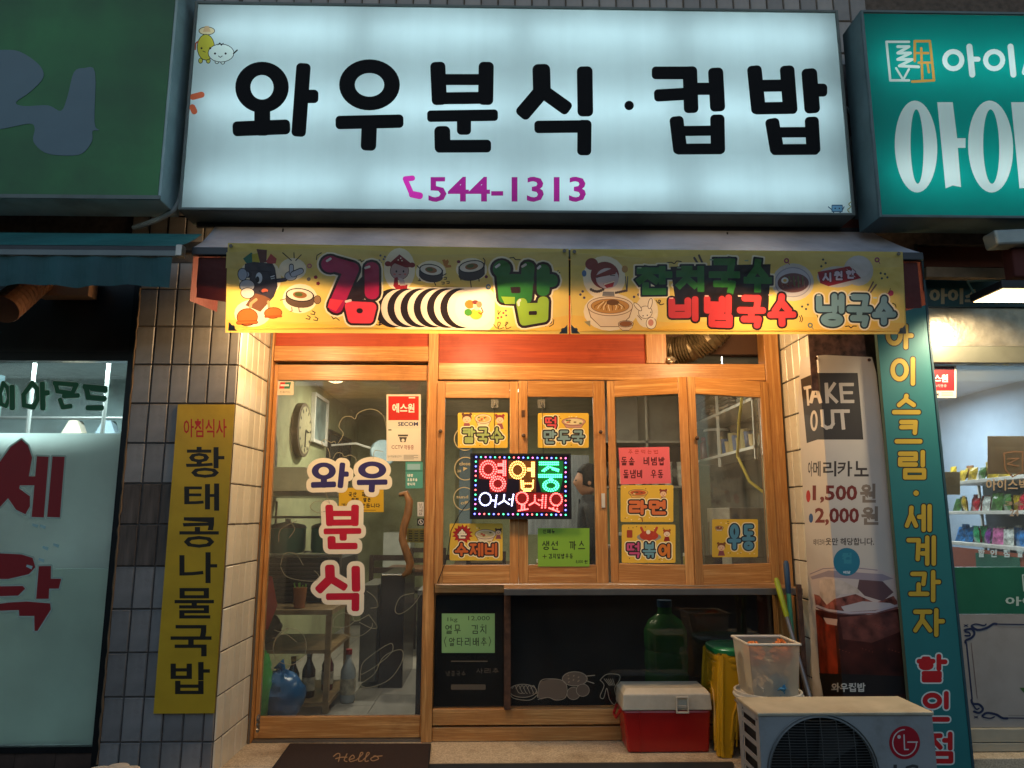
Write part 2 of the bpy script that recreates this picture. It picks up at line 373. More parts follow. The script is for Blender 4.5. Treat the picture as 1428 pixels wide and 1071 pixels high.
class Art:
    def __init__(s, kind='paper'): s.p = []; s.kind = kind; s.grp = 'sheet'; s.k = 0
    def split(s):
        b = s.grp.split('#')[0]
        if b in ('lettering', 'handwriting', 'hours_print', 'window_print'): s.k += 1; s.grp = b + '#%d' % s.k
    def poly(s, pts, col):
        ar = sum(pts[i - 1][0] * pts[i][1] - pts[i][0] * pts[i - 1][1] for i in range(len(pts)))
        if abs(ar) > 1e-4: s.p.append((pts if ar > 0 else pts[::-1], col, s.grp))
        return s
    def rect(s, x0, y0, x1, y1, col, r=0, n=3):
        if not r: return s.poly([(x0, y0), (x1, y0), (x1, y1), (x0, y1)], col)
        o = []
        for cx, cy, a0 in ((x1 - r, y0 + r, -90), (x1 - r, y1 - r, 0), (x0 + r, y1 - r, 90), (x0 + r, y0 + r, 180)):
            for k in range(n + 1): a = R(a0 + 90 * k / n); o.append((cx + r * math.cos(a), cy + r * math.sin(a)))
        return s.poly(o, col)
    def ell(s, cx, cy, rx, ry=None, col='#000', rot=0, n=20): return s.poly(ell(cx, cy, rx, ry, n, rot), col)
    def line(s, pts, w, col, rd=1.0, n=3):
        for a, b in zip(pts[:-1], pts[1:]): s.poly(seg(a, b, w, rd, n=n), col)
        return s
    def strokes(s, st, w, col, rd=.8, out=None, ow=0, out2=None, ow2=0):
        for c, ww in ((out2, w + 2 * ow2), (out, w + 2 * ow), (col, w)):
            if c:
                for q in st: s.line(q, ww, c, rd)
        return s
    def hg(s, txt, x0, y0, x1, y1, w, col, rd=.8, out=None, ow=0, out2=None, ow2=0, gap=.22, jit=0, slope=0):
        """Korean lettering built from strokes, spread over the box"""
        s.split()
        n = len(txt); cw = (x1 - x0) / (n + gap * (n - 1)); st = []
        for i, ch in enumerate(txt):
            if ch == ' ': continue
            bx = x0 + i * cw * (1 + gap); dy = random.uniform(-jit, jit) + slope * (bx - x0)
            for q in syl(ch): st.append([(bx + w / 2 + x * (cw - w), y0 + dy + w / 2 + y * (y1 - y0 - w)) for x, y in q])
        return s.strokes(st, w, col, rd, out, ow, out2, ow2)
    def text(s, txt, x0, y0, x1, y1, col, off=0, slope=0, shear=0):
        """type set from a plain sans font, fitted to the box"""
        s.split()
        vs, fs = font_polys(txt, off)
        ax = min(v[0] for v in vs); bx = max(v[0] for v in vs); ay = min(v[1] for v in vs); by = max(v[1] for v in vs)
        sx = (x1 - x0) / (bx - ax); sy = (y1 - y0) / (by - ay)
        q = [(x0 + (v[0] - ax) * sx + shear * (by - v[1]) * sy, y0 + (v[1] - ay) * sy + slope * (v[0] - ax) * sx) for v in vs]
        for f in fs: s.poly([q[i] for i in f], col)
        return s
    def vtext(s, txt, x0, y0, x1, y1, col, off=0, dx=0):
        n = len(txt); h = (y1 - y0) / n
        for i, ch in enumerate(txt): s.text(ch, x0 + dx * i, y0 + h * i + h * .08, x1 + dx * i, y0 + h * (i + 1) - h * .08, col, off)
        return s
    def build(s, fn, parent, names={}, prefix='print', extra=[], **kw):
        vs = []; fs = []
        for pts, c, g in s.p:
            b = len(vs); vs += [Vector((round(x, 3), round(y, 3))) for x, y in pts]; fs.append(list(range(b, len(vs))))
        ed = []
        for pts in extra:
            b = len(vs); vs += [Vector(p) for p in pts]; ed += [(b + i, b + i + 1) for i in range(len(pts) - 1)]
        r = delaunay_2d_cdt(vs, ed, fs, 1, 1e-4); V, Fc, OF = r[0], r[2], r[5]
        W3 = [fn(v.x, v.y) for v in V]; groups = {}
        for f, of in zip(Fc, OF):
            if not of: continue
            mx_ = sum(V[i].x for i in f) / len(f); my_ = sum(V[i].y for i in f) / len(f)
            t = next((t for t in sorted(set(of), reverse=True) if inside(mx_, my_, s.p[t][0])), None)
            if t is None: continue
            pts, c, g = s.p[t]
            if c is None: continue
            G = groups.setdefault(g, (MB(), {}, {}))
            mb, vm, cm = G
            if c not in cm: cm[c] = len(cm)
            idx = []
            for i in f:
                if i not in vm: vm[i] = len(mb.v); mb.v.append(W3[i])
                idx.append(vm[i])
            mb.face(idx, cm[c])
        res = {}
        for g, (mb, vm, cm) in groups.items():
            ms = [pm(c, s.kind) for c in cm]
            res[g] = obj(g.split('#')[0], mb, ms, parent, **kw)
        return res
def pm(c, kind):
    if not isinstance(c, str): return c
    nm = 'ink ' + kind + ' ' + c
    if kind == 'trans': return sheet(nm, c, .5, .45, .08, bump=.7)
    if kind == 'lit': return sheet(nm, c, .75, .35, .03)
    if kind == 'film': return sheet(nm, c, .35, .4, .03)
    return mat(nm, c, .5, var=.05, scale=5)

# ------------------------------------------------------------------ common materials
WV = wood('pine upright', '#b0763a', '#dba764', 'z'); WH = wood('pine level', '#b0763a', '#dba764', 'x')
RW = wood('red stained board', '#93330f', '#b9481a', 'x', rings=14, rough=.55, coat=.08)
BK = mat('black plastic', '#141416', .45); ALU = mat('grey aluminium', '#77726a', .4, .7, bump=.1, bscale=120, stretch=(1, 1, .05))
TEALT = mat('tile glaze blue', '#75726f', .32, var=.3, scale=7, rnd=.2, dirt=1.0, spec=.5)
WTILE = mat('tile glaze white', '#cfc8b4', .25, var=.1, scale=5, rnd=.09, dirt=.6, spec=.5)
GROUT = mat('cement grout', '#4a433e', .9, var=.3, scale=30, bump=.5)
CONC = mat('speckled concrete', '#b3a185', .85, var=.35, scale=120, bump=.6, bscale=160, dirt=.9)
GL = glass('window glass', dirt=.045); GL2 = glass('lower window glass', (.72, .7, .64), dirt=.018)
WHT = mat('white plastic', '#c9c5ba', .4, dirt=.3)
STEEL = mat('dull steel', '#8d8a84', .35, .85, bump=.1)
G = 4.5; FR = 3.92

# ================================================================== SETTING
st = MB().box(-14, 14, -12, 3.66, -.3, 0); obj('street', st, mat('asphalt', '#3c3b3a', .9, var=.3, scale=60, bump=.6), kind='structure')
pl = thing('entrance_platform', 'speckled concrete step running under the door and dark lower window', 'step', (0, 4, 0), kind='structure')
box('slab', -1.62, 1.74, 4.05, 4.62, 0, .245, CONC, pl, bev=.006)
box('slab', -1.62, -.42, 3.67, 4.047, 0, .243, CONC, pl, bev=.006)
box('slab', 1.22, 1.74, 3.67, 4.047, 0, .243, CONC, pl, bev=.006)
mt = mat('galvanised edge strip', '#6d6152', .5, .5)
box('edge_strip', -.415, 1.215, 4.036, 4.047, .18, .252, mt, pl)

# tiled wall with its pillars
XL = P(333, 500, FR).x; XR = P(1150, 600, FR - .02).x; XLL = P(186, 520, FR).x; XRR = P(1300, 600, FR).x
wall = thing('wall', 'dark tiled shop front wall behind the sign boxes', 'wall', (0, FR, 0), kind='structure')
body = MB(); body.box(XLL, XL, FR, 4.585, 0, 3.0); body.box(XR, XRR, FR, 4.585, 0, 3.0); body.box(-6, 6, FR, 5.4, 3.0, 5.6)
obj('wall_body', body, GROUT, wall)
def tile_mesh(w, h, t=.006, m=TEALT):
    mb = MB(); b = .004
    mb.add([(0, 0, 0), (w, 0, 0), (w, 0, h), (0, 0, h), (b, -t, b), (w - b, -t, b), (w - b, -t, h - b), (b, -t, h - b)],
           [(4, 5, 6, 7), (0, 1, 5, 4), (1, 2, 6, 5), (2, 3, 7, 6), (3, 0, 4, 7)])
    me = bpy.data.meshes.new('tile'); me.from_pydata(mb.v, [], mb.f); me.materials.append(m); return me
TM = {}; BARE = mat('bare weathered tile', '#4b423b', .8, var=.5, scale=30, bump=.5, bscale=60, stretch=(1, 1, .15), dirt=.6)
def tiles(x0, x1, z0, z1, fn, m, rot=0, tw=.1, th=.21, zoff=.188):
    """courses of tall tiles; fn(u, z) gives the place of a tile's lower left corner"""
    g = .006; k0 = math.floor((z0 - zoff) / th)
    z = zoff + k0 * th
    while z < z1 - .02:
        a = max(z, z0); b = min(z + th, z1); x = x0
        if b - a > .03:
            while x < x1 - .02:
                w = min(tw, x1 - x); mm = BARE if m is TEALT and x < XLL + .27 and 1.22 < a < 1.62 and z1 < 3 else m; key = (round(w - g, 4), round(b - a - g, 4), mm.name)
                if key not in TM: TM[key] = tile_mesh(key[0], key[1], m=mm)
                o = bpy.data.objects.new('tile', TM[key]); COL.objects.link(o); o.parent = wall
                p = Vector(fn(x + g / 2, a + g / 2)) + Vector((0, random.uniform(-.0014, .0014), 0))
                o.location = p - wl_of(wall); o.rotation_euler = (random.uniform(-.008, .008), random.uniform(-.004, .004), rot + random.uniform(-.009, .009))
                x += tw
        z += th
tiles(XLL, XL, .0, 2.86, lambda u, z: (u, FR - .001, z), TEALT)
tiles(-1.5, 2.2, 4.10, 4.75, lambda u, z: (u, FR - .001, z), TEALT)
tiles(1.68, 1.98, 2.95, 4.10, lambda u, z: (u, FR - .001, z), TEALT)
tiles(-2.02, -1.5, 2.98, 4.75, lambda u, z: (u, FR - .001, z), TEALT)
RD = 4.44 - FR
tiles(0, RD, .0, 2.86, lambda u, z: (XL + .001, FR + u, z), WTILE, rot=R(90))
tiles(0, RD, .24, 2.86, lambda u, z: (XR - .001, FR + RD - u, z), WTILE, rot=R(-90))
tiles(XR, XR + .2, .3, 2.86, lambda u, z: (u, FR - .001, z), WTILE)
# aluminium strips where tile meets the timber
fx0 = P(375, 600, 4.44).x
for a, b in ((XL + .012, fx0 - .002), (P(1092, 600, 4.44).x + .002, XR - .012)):
    box('corner_strip', a, b, 4.41, 4.46, .246, 2.86, ALU, wall)
sof = MB().box(XL, XR, FR + .001, 4.56, 2.9, 2.998); obj('soffit', sof, mat('painted soffit', '#6b5a48', .8), wall)

# ================================================================== TIMBER SHOPFRONT
def XY(px, py, Y=4.44): return P(px, py, Y).x
def ZY(py, Y=4.44, px=714): return P(px, py, Y).z
sf = thing('shopfront_frame', 'orange varnished timber frame holding the door and serving windows', 'shopfront', (.2, 4.44, .245), kind='structure')
x_j0, x_j1 = XY(374, 531), XY(380.5, 531)
x_p0, x_p1 = XY(597.5, 531), XY(611, 531)
x_r0, x_r1 = XY(1067, 531), XY(1087, 531)
z_b = .247; z_top = 2.86
box('jamb', x_j0, x_j1, 4.42, 4.54, z_b, z_top, WV, sf, .003)
box('post', x_p0, x_p1, 4.415, 4.55, z_b, z_top, WV, sf, .003)
box('jamb', x_r0, x_r1, 4.42, 4.54, z_b, z_top, WV, sf, .003)
e = .002
box('lintel_rail', x_j1 + e, x_p0 - e, 4.425, 4.53, ZY(505), ZY(484.5), WH, sf, .003)
box('lintel_panel', x_j1 + e, x_p0 - e, 4.45, 4.47, ZY(484) + e, z_top, RW, sf)
box('lintel_rail', x_p1 + e, x_r0 - e, 4.425, 4.53, ZY(530), ZY(507), WH, sf, .003)
xq0, xq1 = XY(901, 490), XY(929, 490)
box('lintel_panel', x_p1 + e, xq0 - e, 4.45, 4.47, ZY(507) + e, z_top, RW, sf)
box('mullion', xq0, xq1, 4.428, 4.53, ZY(507) + e, z_top, WV, sf, .003)
box('sill_rail', x_p1 + e, x_r0 - e, 4.42, 4.53, ZY(826), ZY(815), WH, sf, .003)
box('bottom_rail', x_p1 + e, x_r0 - e, 4.425, 4.5, ZY(1010), ZY(988), WH, sf, .003)
box('bottom_rail', x_p1 + e, x_r0 - e, 4.43, 4.5, z_b, ZY(1013), WH, sf, .003)
box('threshold', x_j1 + e, x_p0 - e, 4.43, 4.53, z_b, z_b + .012, ALU, sf)
box('door_stop', x_j1 + e, x_p0 - e, 4.50, 4.53, ZY(509), ZY(505) - e, BK, sf)
xm0, xm1 = XY(703, 900), XY(712, 900)
obj('glass_pane', MB().box(x_p1 + .004, xm0 - .002, 4.462, 4.468, ZY(988) + .002, ZY(826) - .002), GL2, sf)
obj('glass_pane', MB().box(xm1 + .002, x_r0 - .004, 4.462, 4.468, ZY(988) + .002, ZY(826) - .002), GL2, sf)
rust = mat('rusty steel', '#5b4030', .7, .4, var=.4, scale=30, bump=.4, dirt=.6)
box('mullion', xm0, xm1, 4.40, 4.50, ZY(988) + .002, ZY(826) - .002, rust, sf, .002)

# sliding door
door = thing('door', 'orange framed sliding glass door with carved wooden handle and cutout lettering', 'door', ((x_j1 + x_p0) / 2, 4.47, .26))
dx0, dx1 = x_j1 + .003, x_p0 - .003; DY0, DY1 = 4.456, 4.492
pz0, pz1 = ZY(998, 4.456), ZY(531, 4.456)
sL = XY(386, 531) ; sR = XY(596.5, 531) - .006
box('stile', dx0, sL, DY0, DY1, .262, ZY(509), WV, door, .002)
box('stile', sR, dx1, DY0, DY1, .262, ZY(509), WV, door, .002)
box('top_rail', sL + .001, sR - .001, DY0, DY1, pz1, ZY(509), WH, door, .002)
box('bottom_rail', sL + .001, sR - .001, DY0, DY1, .262, pz0, WH, door, .002)
obj('glass_pane', MB().box(sL + .001, sR - .001, 4.472, 4.478, pz0 + .001, pz1 - .001), GL, door)
# carved handle
hp = [(557, 690), (566, 688), (571, 699), (569, 716), (563, 735), (561, 752), (567, 770), (572, 785), (569, 798), (562, 803)]
hh = MB().tube([P(x, y, 4.44 - .02 * math.sin(i / 9 * math.pi)) for i, (x, y) in enumerate(hp)], [.012, .02, .022, .024, .022, .022, .024, .024, .02, .012], 10)
obj('handle', hh, mat('carved driftwood', '#7d5a36', .5, var=.45, scale=35, bump=.5, stretch=(1, 1, .3)), door, smooth=True)
DG = onY(4.468)
# cutout lettering reused on the big sign: strokes in photo pixels
def c1(x, y): return (240 + x / 2.975, y / 2.975)
def c2(x, y): return (700 + x / 2.746, y / 2.746)
def B_(f, a, b, w): return ('b', f(*a), f(*b), w / (2.975 if f is c1 else 2.746))
def O_(f, c, r, ri): k = 2.975; return ('o', f(*c), (r[0] / k, r[1] / k), (ri[0] / k, ri[1] / k))
GLY = {
 '와': [O_(c1, (373, 362), (111, 106), (48, 51)), B_(c1, (374, 460), (374, 530), 66), B_(c1, (282, 534), (459, 527), 62), B_(c1, (544, 292), (526, 537), 60), B_(c1, (560, 400), (579, 400), 56)],
 '우': [O_(c1, (819, 352), (126, 106), (61, 49)), B_(c1, (706, 508), (932, 503), 56), B_(c1, (818, 520), (815, 593), 64)],
 '분': [B_(c1, (1103, 288), (1108, 404), 63), B_(c1, (1303, 288), (1301, 404), 63), B_(c1, (1110, 330), (1300, 330), 46), B_(c1, (1106, 408), (1301, 406), 50),
        B_(c1, (1082, 482), (1328, 478), 48), B_(c1, (1211, 490), (1211, 530), 59), B_(c1, (1121, 556), (1122, 600), 66), B_(c1, (1118, 607), (1297, 606), 53)],
 '식': [B_(c2, (151, 279), (153, 345), 68), B_(c2, (150, 352), (89, 424), 60), B_(c2, (160, 352), (237, 407), 54), B_(c2, (317, 284), (319, 416), 60), B_(c2, (148, 486), (318, 484), 48), B_(c2, (316, 486), (315, 568), 54)],
 '·': [('d', c2(487, 404), 6.6)],
 '컵': [B_(c2, (598, 279), (722, 279), 49), B_(c2, (720, 282), (724, 405), 56), B_(c2, (606, 365), (710, 359), 47), B_(c2, (740, 340), (805, 340), 47), B_(c2, (819, 288), (825, 398), 58),
        B_(c2, (670, 472), (681, 562), 54), B_(c2, (825, 466), (827, 562), 55), B_(c2, (675, 502), (825, 500), 39), B_(c2, (684, 571), (828, 570), 42)],
 '밥': [B_(c2, (968, 279), (981, 408), 56), B_(c2, (1093, 279), (1103, 408), 56), B_(c2, (975, 329), (1095, 327), 46), B_(c2, (985, 415), (1106, 413), 47), B_(c2, (1178, 292), (1187, 404), 60), B_(c2, (1190, 345), (1221, 345), 50),
        B_(c2, (1037, 480), (1051, 562), 54), B_(c2, (1187, 474), (1192, 562), 54), B_(c2, (1045, 507), (1190, 506), 40), B_(c2, (1052, 573), (1192, 572), 42)]}
def glyph_bbox(g):
    xs = []; ys = []
    for q in g:
        if q[0] == 'o': xs += [q[1][0] - q[2][0], q[1][0] + q[2][0]]; ys += [q[1][1] - q[2][1], q[1][1] + q[2][1]]
        elif q[0] == 'b':
            for p in q[1:3]: xs += [p[0] - q[3] / 2, p[0] + q[3] / 2]; ys += [p[1] - q[3] / 2, p[1] + q[3] / 2]
    return min(xs), min(ys), max(xs), max(ys)
def glyph(a, ch, dst=None, col='#0b0d10', grow=0, hole=None):
    g = GLY[ch]; a.grp = ('letter_backing#' if grow else 'letter#') + ch
    if dst:
        x0, y0, x1, y1 = glyph_bbox(g); sx = (dst[2] - dst[0]) / (x1 - x0); sy = (dst[3] - dst[1]) / (y1 - y0); sw = (sx + sy) / 2
        T = lambda p: (dst[0] + (p[0] - x0) * sx, dst[1] + (p[1] - y0) * sy)
    else: sx = sy = sw = 1; T = lambda p: p
    for q in g:
        if q[0] == 'o':
            a.ell(*T(q[1]), q[2][0] * sx + grow, q[2][1] * sy + grow, col, n=40)
    for q in g:
        if q[0] == 'b': a.poly(seg(T(q[1]), T(q[2]), q[3] * sw + 2 * grow, .8 if grow else .62), col)
        if q[0] == 'd': a.ell(*T(q[1]), q[2] + grow, q[2] + grow, col)
    if grow <= 0:
        for q in g:
            if q[0] == 'o': a.ell(*T(q[1]), q[3][0] * sx, q[3][1] * sy, hole, n=30)
dl = Art(); boxes = {'와': (433, 645, 487, 680), '우': (497, 643.5, 541, 686), '분': (451, 704, 504, 766), '식': (440, 788, 503, 852)}
dl.grp = 'letter_backing'
for ch, b_ in boxes.items(): glyph(dl, ch, b_, '#e6dcc4', 6.5)
dl.grp = 'lettering'
glyph(dl, '와', boxes['와'], '#2b2560', 0, '#e6dcc4'); glyph(dl, '우', boxes['우'], '#2b2560', 0, '#e6dcc4')
glyph(dl, '분', boxes['분'], '#b3122f'); glyph(dl, '식', boxes['식'], '#b3122f')
dl.build(DG, door)
# white line drawings on the door glass
ln = Art(); ln.grp = 'glass_drawing'; LC = '#8e8a72'
def d5(x, y): return (370 + x / 5.357, 520 + y / 5.357)
def d6(x, y): return (360 + x / 3.825, 720 + y / 3.825)
def curve(f, pts, w=.85, a=ln):
    P_ = [f(*p) for p in pts]; out = []
    for i in range(len(P_) - 1):
        p0, p1, p2, p3 = P_[max(i - 1, 0)], P_[i], P_[i + 1], P_[min(i + 2, len(P_) - 1)]
        for k in range(4):
            t = k / 4; out.append(tuple(.5 * ((2 * p1[j]) + (-p0[j] + p2[j]) * t + (2 * p0[j] - 5 * p1[j] + 4 * p2[j] - p3[j]) * t * t + (-p0[j] + 3 * p1[j] - 3 * p2[j] + p3[j]) * t ** 3) for j in (0, 1)))
    out.append(P_[-1]); a.line(out, w, LC, n=1)
curve(d5, [(545, 525), (583, 455), (550, 400), (580, 335), (640, 325), (670, 345), (700, 295), (800, 270), (880, 320), (905, 420)])
curve(d5, [(440, 550), (420, 520), (445, 497), (490, 520), (515, 510), (525, 525)])
curve(d5, [(465, 560), (480, 600), (482, 635)]); curve(d5, [(505, 640), (530, 600), (570, 600), (590, 625), (640, 615), (680, 650), (660, 700)])
curve(d5, [(805, 640), (820, 580), (880, 590)]); curve(d5, [(450, 890), (470, 950), (480, 975)])
curve(d5, [(480, 965), (380, 960), (335, 1000), (380, 1040), (450, 1035)])
curve(d6, [(110, 135), (120, 70), (205, 25)]); curve(d6, [(165, 115), (195, 70), (180, 40)])
curve(d6, [(120, 260), (140, 200), (200, 200), (240, 260)]); curve(d6, [(120, 270), (150, 320), (220, 340), (300, 345), (325, 320), (300, 290)])
curve(d6, [(100, 640), (80, 700), (100, 765), (170, 792), (235, 760), (258, 690), (235, 625), (180, 597), (130, 610), (100, 640)])
curve(d6, [(85, 605), (120, 615), (160, 595), (110, 640), (75, 650)]); curve(d6, [(110, 635), (150, 630), (205, 670)])
curve(d6, [(400, 590), (405, 545), (450, 515), (500, 530), (520, 560), (590, 525)]); curve(d6, [(400, 590), (470, 590), (520, 555)])
curve(d6, [(435, 590), (470, 635), (540, 640), (600, 600), (610, 570)]); curve(d6, [(590, 525), (635, 590), (600, 595), (540, 565)]); curve(d6, [(580, 400), (620, 430), (640, 480), (600, 490)])
curve(d6, [(545, 835), (560, 780), (620, 730), (680, 690), (715, 680), (712, 725), (640, 790), (560, 840), (545, 835)])
curve(d6, [(550, 890), (620, 840), (660, 760), (715, 722), (768, 715), (765, 780), (700, 870), (600, 912), (550, 905), (550, 890)])
curve(d6, [(545, 840), (540, 910), (510, 950)]); curve(d6, [(830, 410), (760, 430), (730, 500), (760, 520), (830, 470), (885, 385)])
ln.build(DG, door)

# serving window sashes
ST = {}
def sash(x0, x1, pn, ztop, zbot, yf, label, group='timber serving window sashes'):
    """built upright about its own hinge line; pn = pane (x0, x1, z0, z1)"""
    w = thing('window_sash', label, 'window', ((x0 + x1) / 2, yf, zbot), group)
    t = .036
    sa = box('stile', x0, pn[0], yf, yf + t, zbot, ztop, WV, w, .002); sb_ = box('stile', pn[1], x1, yf, yf + t, zbot, ztop, WV, w, .002); ST[w.name] = (sa, sb_)
    box('rail', pn[0] + .001, pn[1] - .001, yf, yf + t, pn[3], ztop, WH, w, .002); box('rail', pn[0] + .001, pn[1] - .001, yf, yf + t, zbot, pn[2], WH, w, .002)
    obj('glass_pane', MB().box(pn[0] + .001, pn[1] - .001, yf + .014, yf + .019, pn[2] + .001, pn[3] - .001), GL, w)
    return w
def knob(par, px, py, y):
    c = P(px, py, y); k = MB().tube([c + Vector((0, .004, 0)), c + Vector((0, -.012, 0)), c + Vector((0, -.014, 0)), c + Vector((0, -.024, 0)), c + Vector((0, -.028, 0))], [.005, .005, .011, .012, .004], 10)
    obj('knob', k, mat('dark knob', '#4a3324', .35), par, smooth=True)
YS = 4.385
xs = lambda px: P(px, 670, YS).x
zs = lambda py: P(714, py, YS).z
s1 = sash(xs(608), xs(723) - .001, (xs(619), xs(711), zs(788), zs(555)), zs(532), zs(814), YS, 'leftmost timber window sash, behind the lit LED board')
s2 = sash(xs(723) + .001, xs(846), (xs(736), xs(829.5), zs(788), zs(553)), zs(530.5), zs(814), YS + .004, 'second timber window sash from the left, with green paper note')
for a, b_, c_ in ((ST[s1.name][0], 614.5, 602), (ST[s2.name][0], 730, 608), (ST[s2.name][1], 837, 603)): knob(a, b_, c_, YS)
box('latch_plate', xs(838), xs(843), YS - .008, YS + .003, zs(708), zs(688), WHT, ST[s2.name][1], .001)
box('keyhole_plate', xs(727.5), xs(732), YS - .002, YS + .003, zs(581), zs(572), rust, ST[s2.name][0])
from math import atan2
# two folding sashes, their meeting edge pushed out towards the street
def folding(hx, yh, mx, ym, stile_a, stile_b, zt, zb, pz, label, flip):
    L = math.hypot(mx - hx, ym - yh); w = sash(0, L, (stile_a, L - stile_b, pz[0], pz[1]), zt, zb, 0, label)
    w.location = (hx, yh, zb); w.rotation_euler = (0, 0, atan2(ym - yh, mx - hx))
    for ch in w.children: ch.location = ch.location + Vector((L / 2, 0, 0))
    return w
YH, YM = 4.40, 4.24
hx3 = P(849, 670, YH).x; mx3 = P(963.5, 670, YM).x; hx4 = P(1079, 670, YH).x
z_t3, z_b3 = P(714, 531, YH).z, P(714, 813, YH).z
s3 = folding(hx3, YH, mx3 - .002, YM, .045, .05, z_t3, z_b3, (P(714, 787, 4.33).z, P(714, 551, 4.33).z), 'half open folding timber sash with pink note and two menu cards', 0)
s4 = folding(mx3 + .004, YM, hx4, YH, .05, .055, z_t3, z_b3, (P(714, 787, 4.33).z, P(714, 551, 4.33).z), 'half open rightmost folding sash with a single blue lettered card', 0)
def on_sash(s, off=-.004):
    """plane just in front of a folding sash's glass"""
    o = s.location; a = s.rotation_euler.z; t = Vector((math.cos(a), math.sin(a), 0)); nrm = Vector((math.sin(a), -math.cos(a), 0)); p0 = Vector(o) + nrm * (-.012 - off)
    p0 = Vector(o) - nrm * .014 + nrm * (-off)
    def fn(px, py):
        d = ray(px, py); k = (p0 - CAM).dot(nrm) / d.dot(nrm); return CAM + d * k
    return fn
F3, F4 = on_sash(s3, -.003), on_sash(s4, -.003)
kb = MB(); c = on_sash(s4, -.03)(972, 611); kb.ball(c, .012); o = obj('knob', kb, MC['dark knob'], None, smooth=True)
o.parent = s4; o.matrix_parent_inverse = Matrix.Identity(4)
rot = Matrix.Rotation(-s4.rotation_euler.z, 3, 'Z'); o.location = rot @ (Vector(wl_of(o)) - Vector(s4.location)); o.rotation_euler = (0, 0, -s4.rotation_euler.z)

# steel shelf in front of the lower window
sh = thing('serving_counter', 'narrow metal faced counter shelf under the serving windows', 'counter', (.8, 4.3, 1.08))
cx0, cx1 = P(703, 822, 4.17).x, min(P(1118, 822, 4.17).x, XR - .01); zc = P(714, 815, 4.41).z
box('shelf_top', cx0, cx1, 4.17, 4.383, zc - .012, zc, mat('worn counter top', '#8a6a48', .45, dirt=.7), sh, .002)
box('front_lip', cx0, cx1, 4.155, 4.168, zc - .035, zc - .001, ALU, sh, .002)
for x in (cx0 + .015, cx1 - .03): box('bracket', x, x + .02, 4.18, 4.39, zc - .045, zc - .013, rust, sh)
# door mat
mtt = thing('doormat', 'dark brown doormat with cursive greeting in front of the glass door', 'doormat', (-1.1, 4.2, .247))
q = [P(z_[0], z_[1], 1).copy() for z_ in ((0, 0),)]
pm_ = [PZ(405, 1037, .262), PZ(600, 1037, .262), PZ(594, 1092, .262), PZ(365, 1092, .262)]
brn = mat('brown coir mat', '#2c1d16', .95, var=.4, scale=150, bump=1, bscale=260)
obj('mat_body', MB().hexa(pm_, (0, 0, -.014)), brn, mtt, bev=.004)
rim = MB()
for i in range(4):
    a, b_ = pm_[i], pm_[(i + 1) % 4]; rim.tube([a + Vector((0, 0, -.004)), b_ + Vector((0, 0, -.004))], .006, 6)
obj('rim', rim, mat('mat rim', '#1a1311', .8), mtt)
am = Art(); am.grp = 'lettering'; wc = '#8d6a44'
def cur2(pts, a=am, w=1.4, col=wc):
    out = []
    for i in range(len(pts) - 1):
        p0, p1, p2, p3 = pts[max(i - 1, 0)], pts[i], pts[i + 1], pts[min(i + 2, len(pts) - 1)]
        for k in range(4):
            t = k / 4; out.append(tuple(.5 * ((2 * p1[j]) + (-p0[j] + p2[j]) * t + (2 * p0[j] - 5 * p1[j] + 4 * p2[j] - p3[j]) * t * t + (-p0[j] + 3 * p1[j] - 3 * p2[j] + p3[j]) * t ** 3) for j in (0, 1)))
    out.append(pts[-1]); a.line(out, w, col, n=1)
cur2([(465, 1055), (470, 1051), (474, 1052), (472, 1062)]); cur2([(484, 1051), (480, 1060), (484, 1062)]); cur2([(468, 1058), (476, 1056), (484, 1056)])
cur2([(488, 1059), (494, 1057), (492, 1053), (487, 1058), (489, 1062), (496, 1060)]); cur2([(497, 1060), (506, 1051), (503, 1050), (500, 1061), (505, 1061)])
cur2([(506, 1060), (515, 1051), (512, 1050), (509, 1061), (514, 1061)]); cur2([(522, 1055), (517, 1058), (520, 1061), (528, 1058), (524, 1054), (521, 1055), (533, 1054)])
am.build(lambda x, y: PZ(x, y, .2635), mtt)

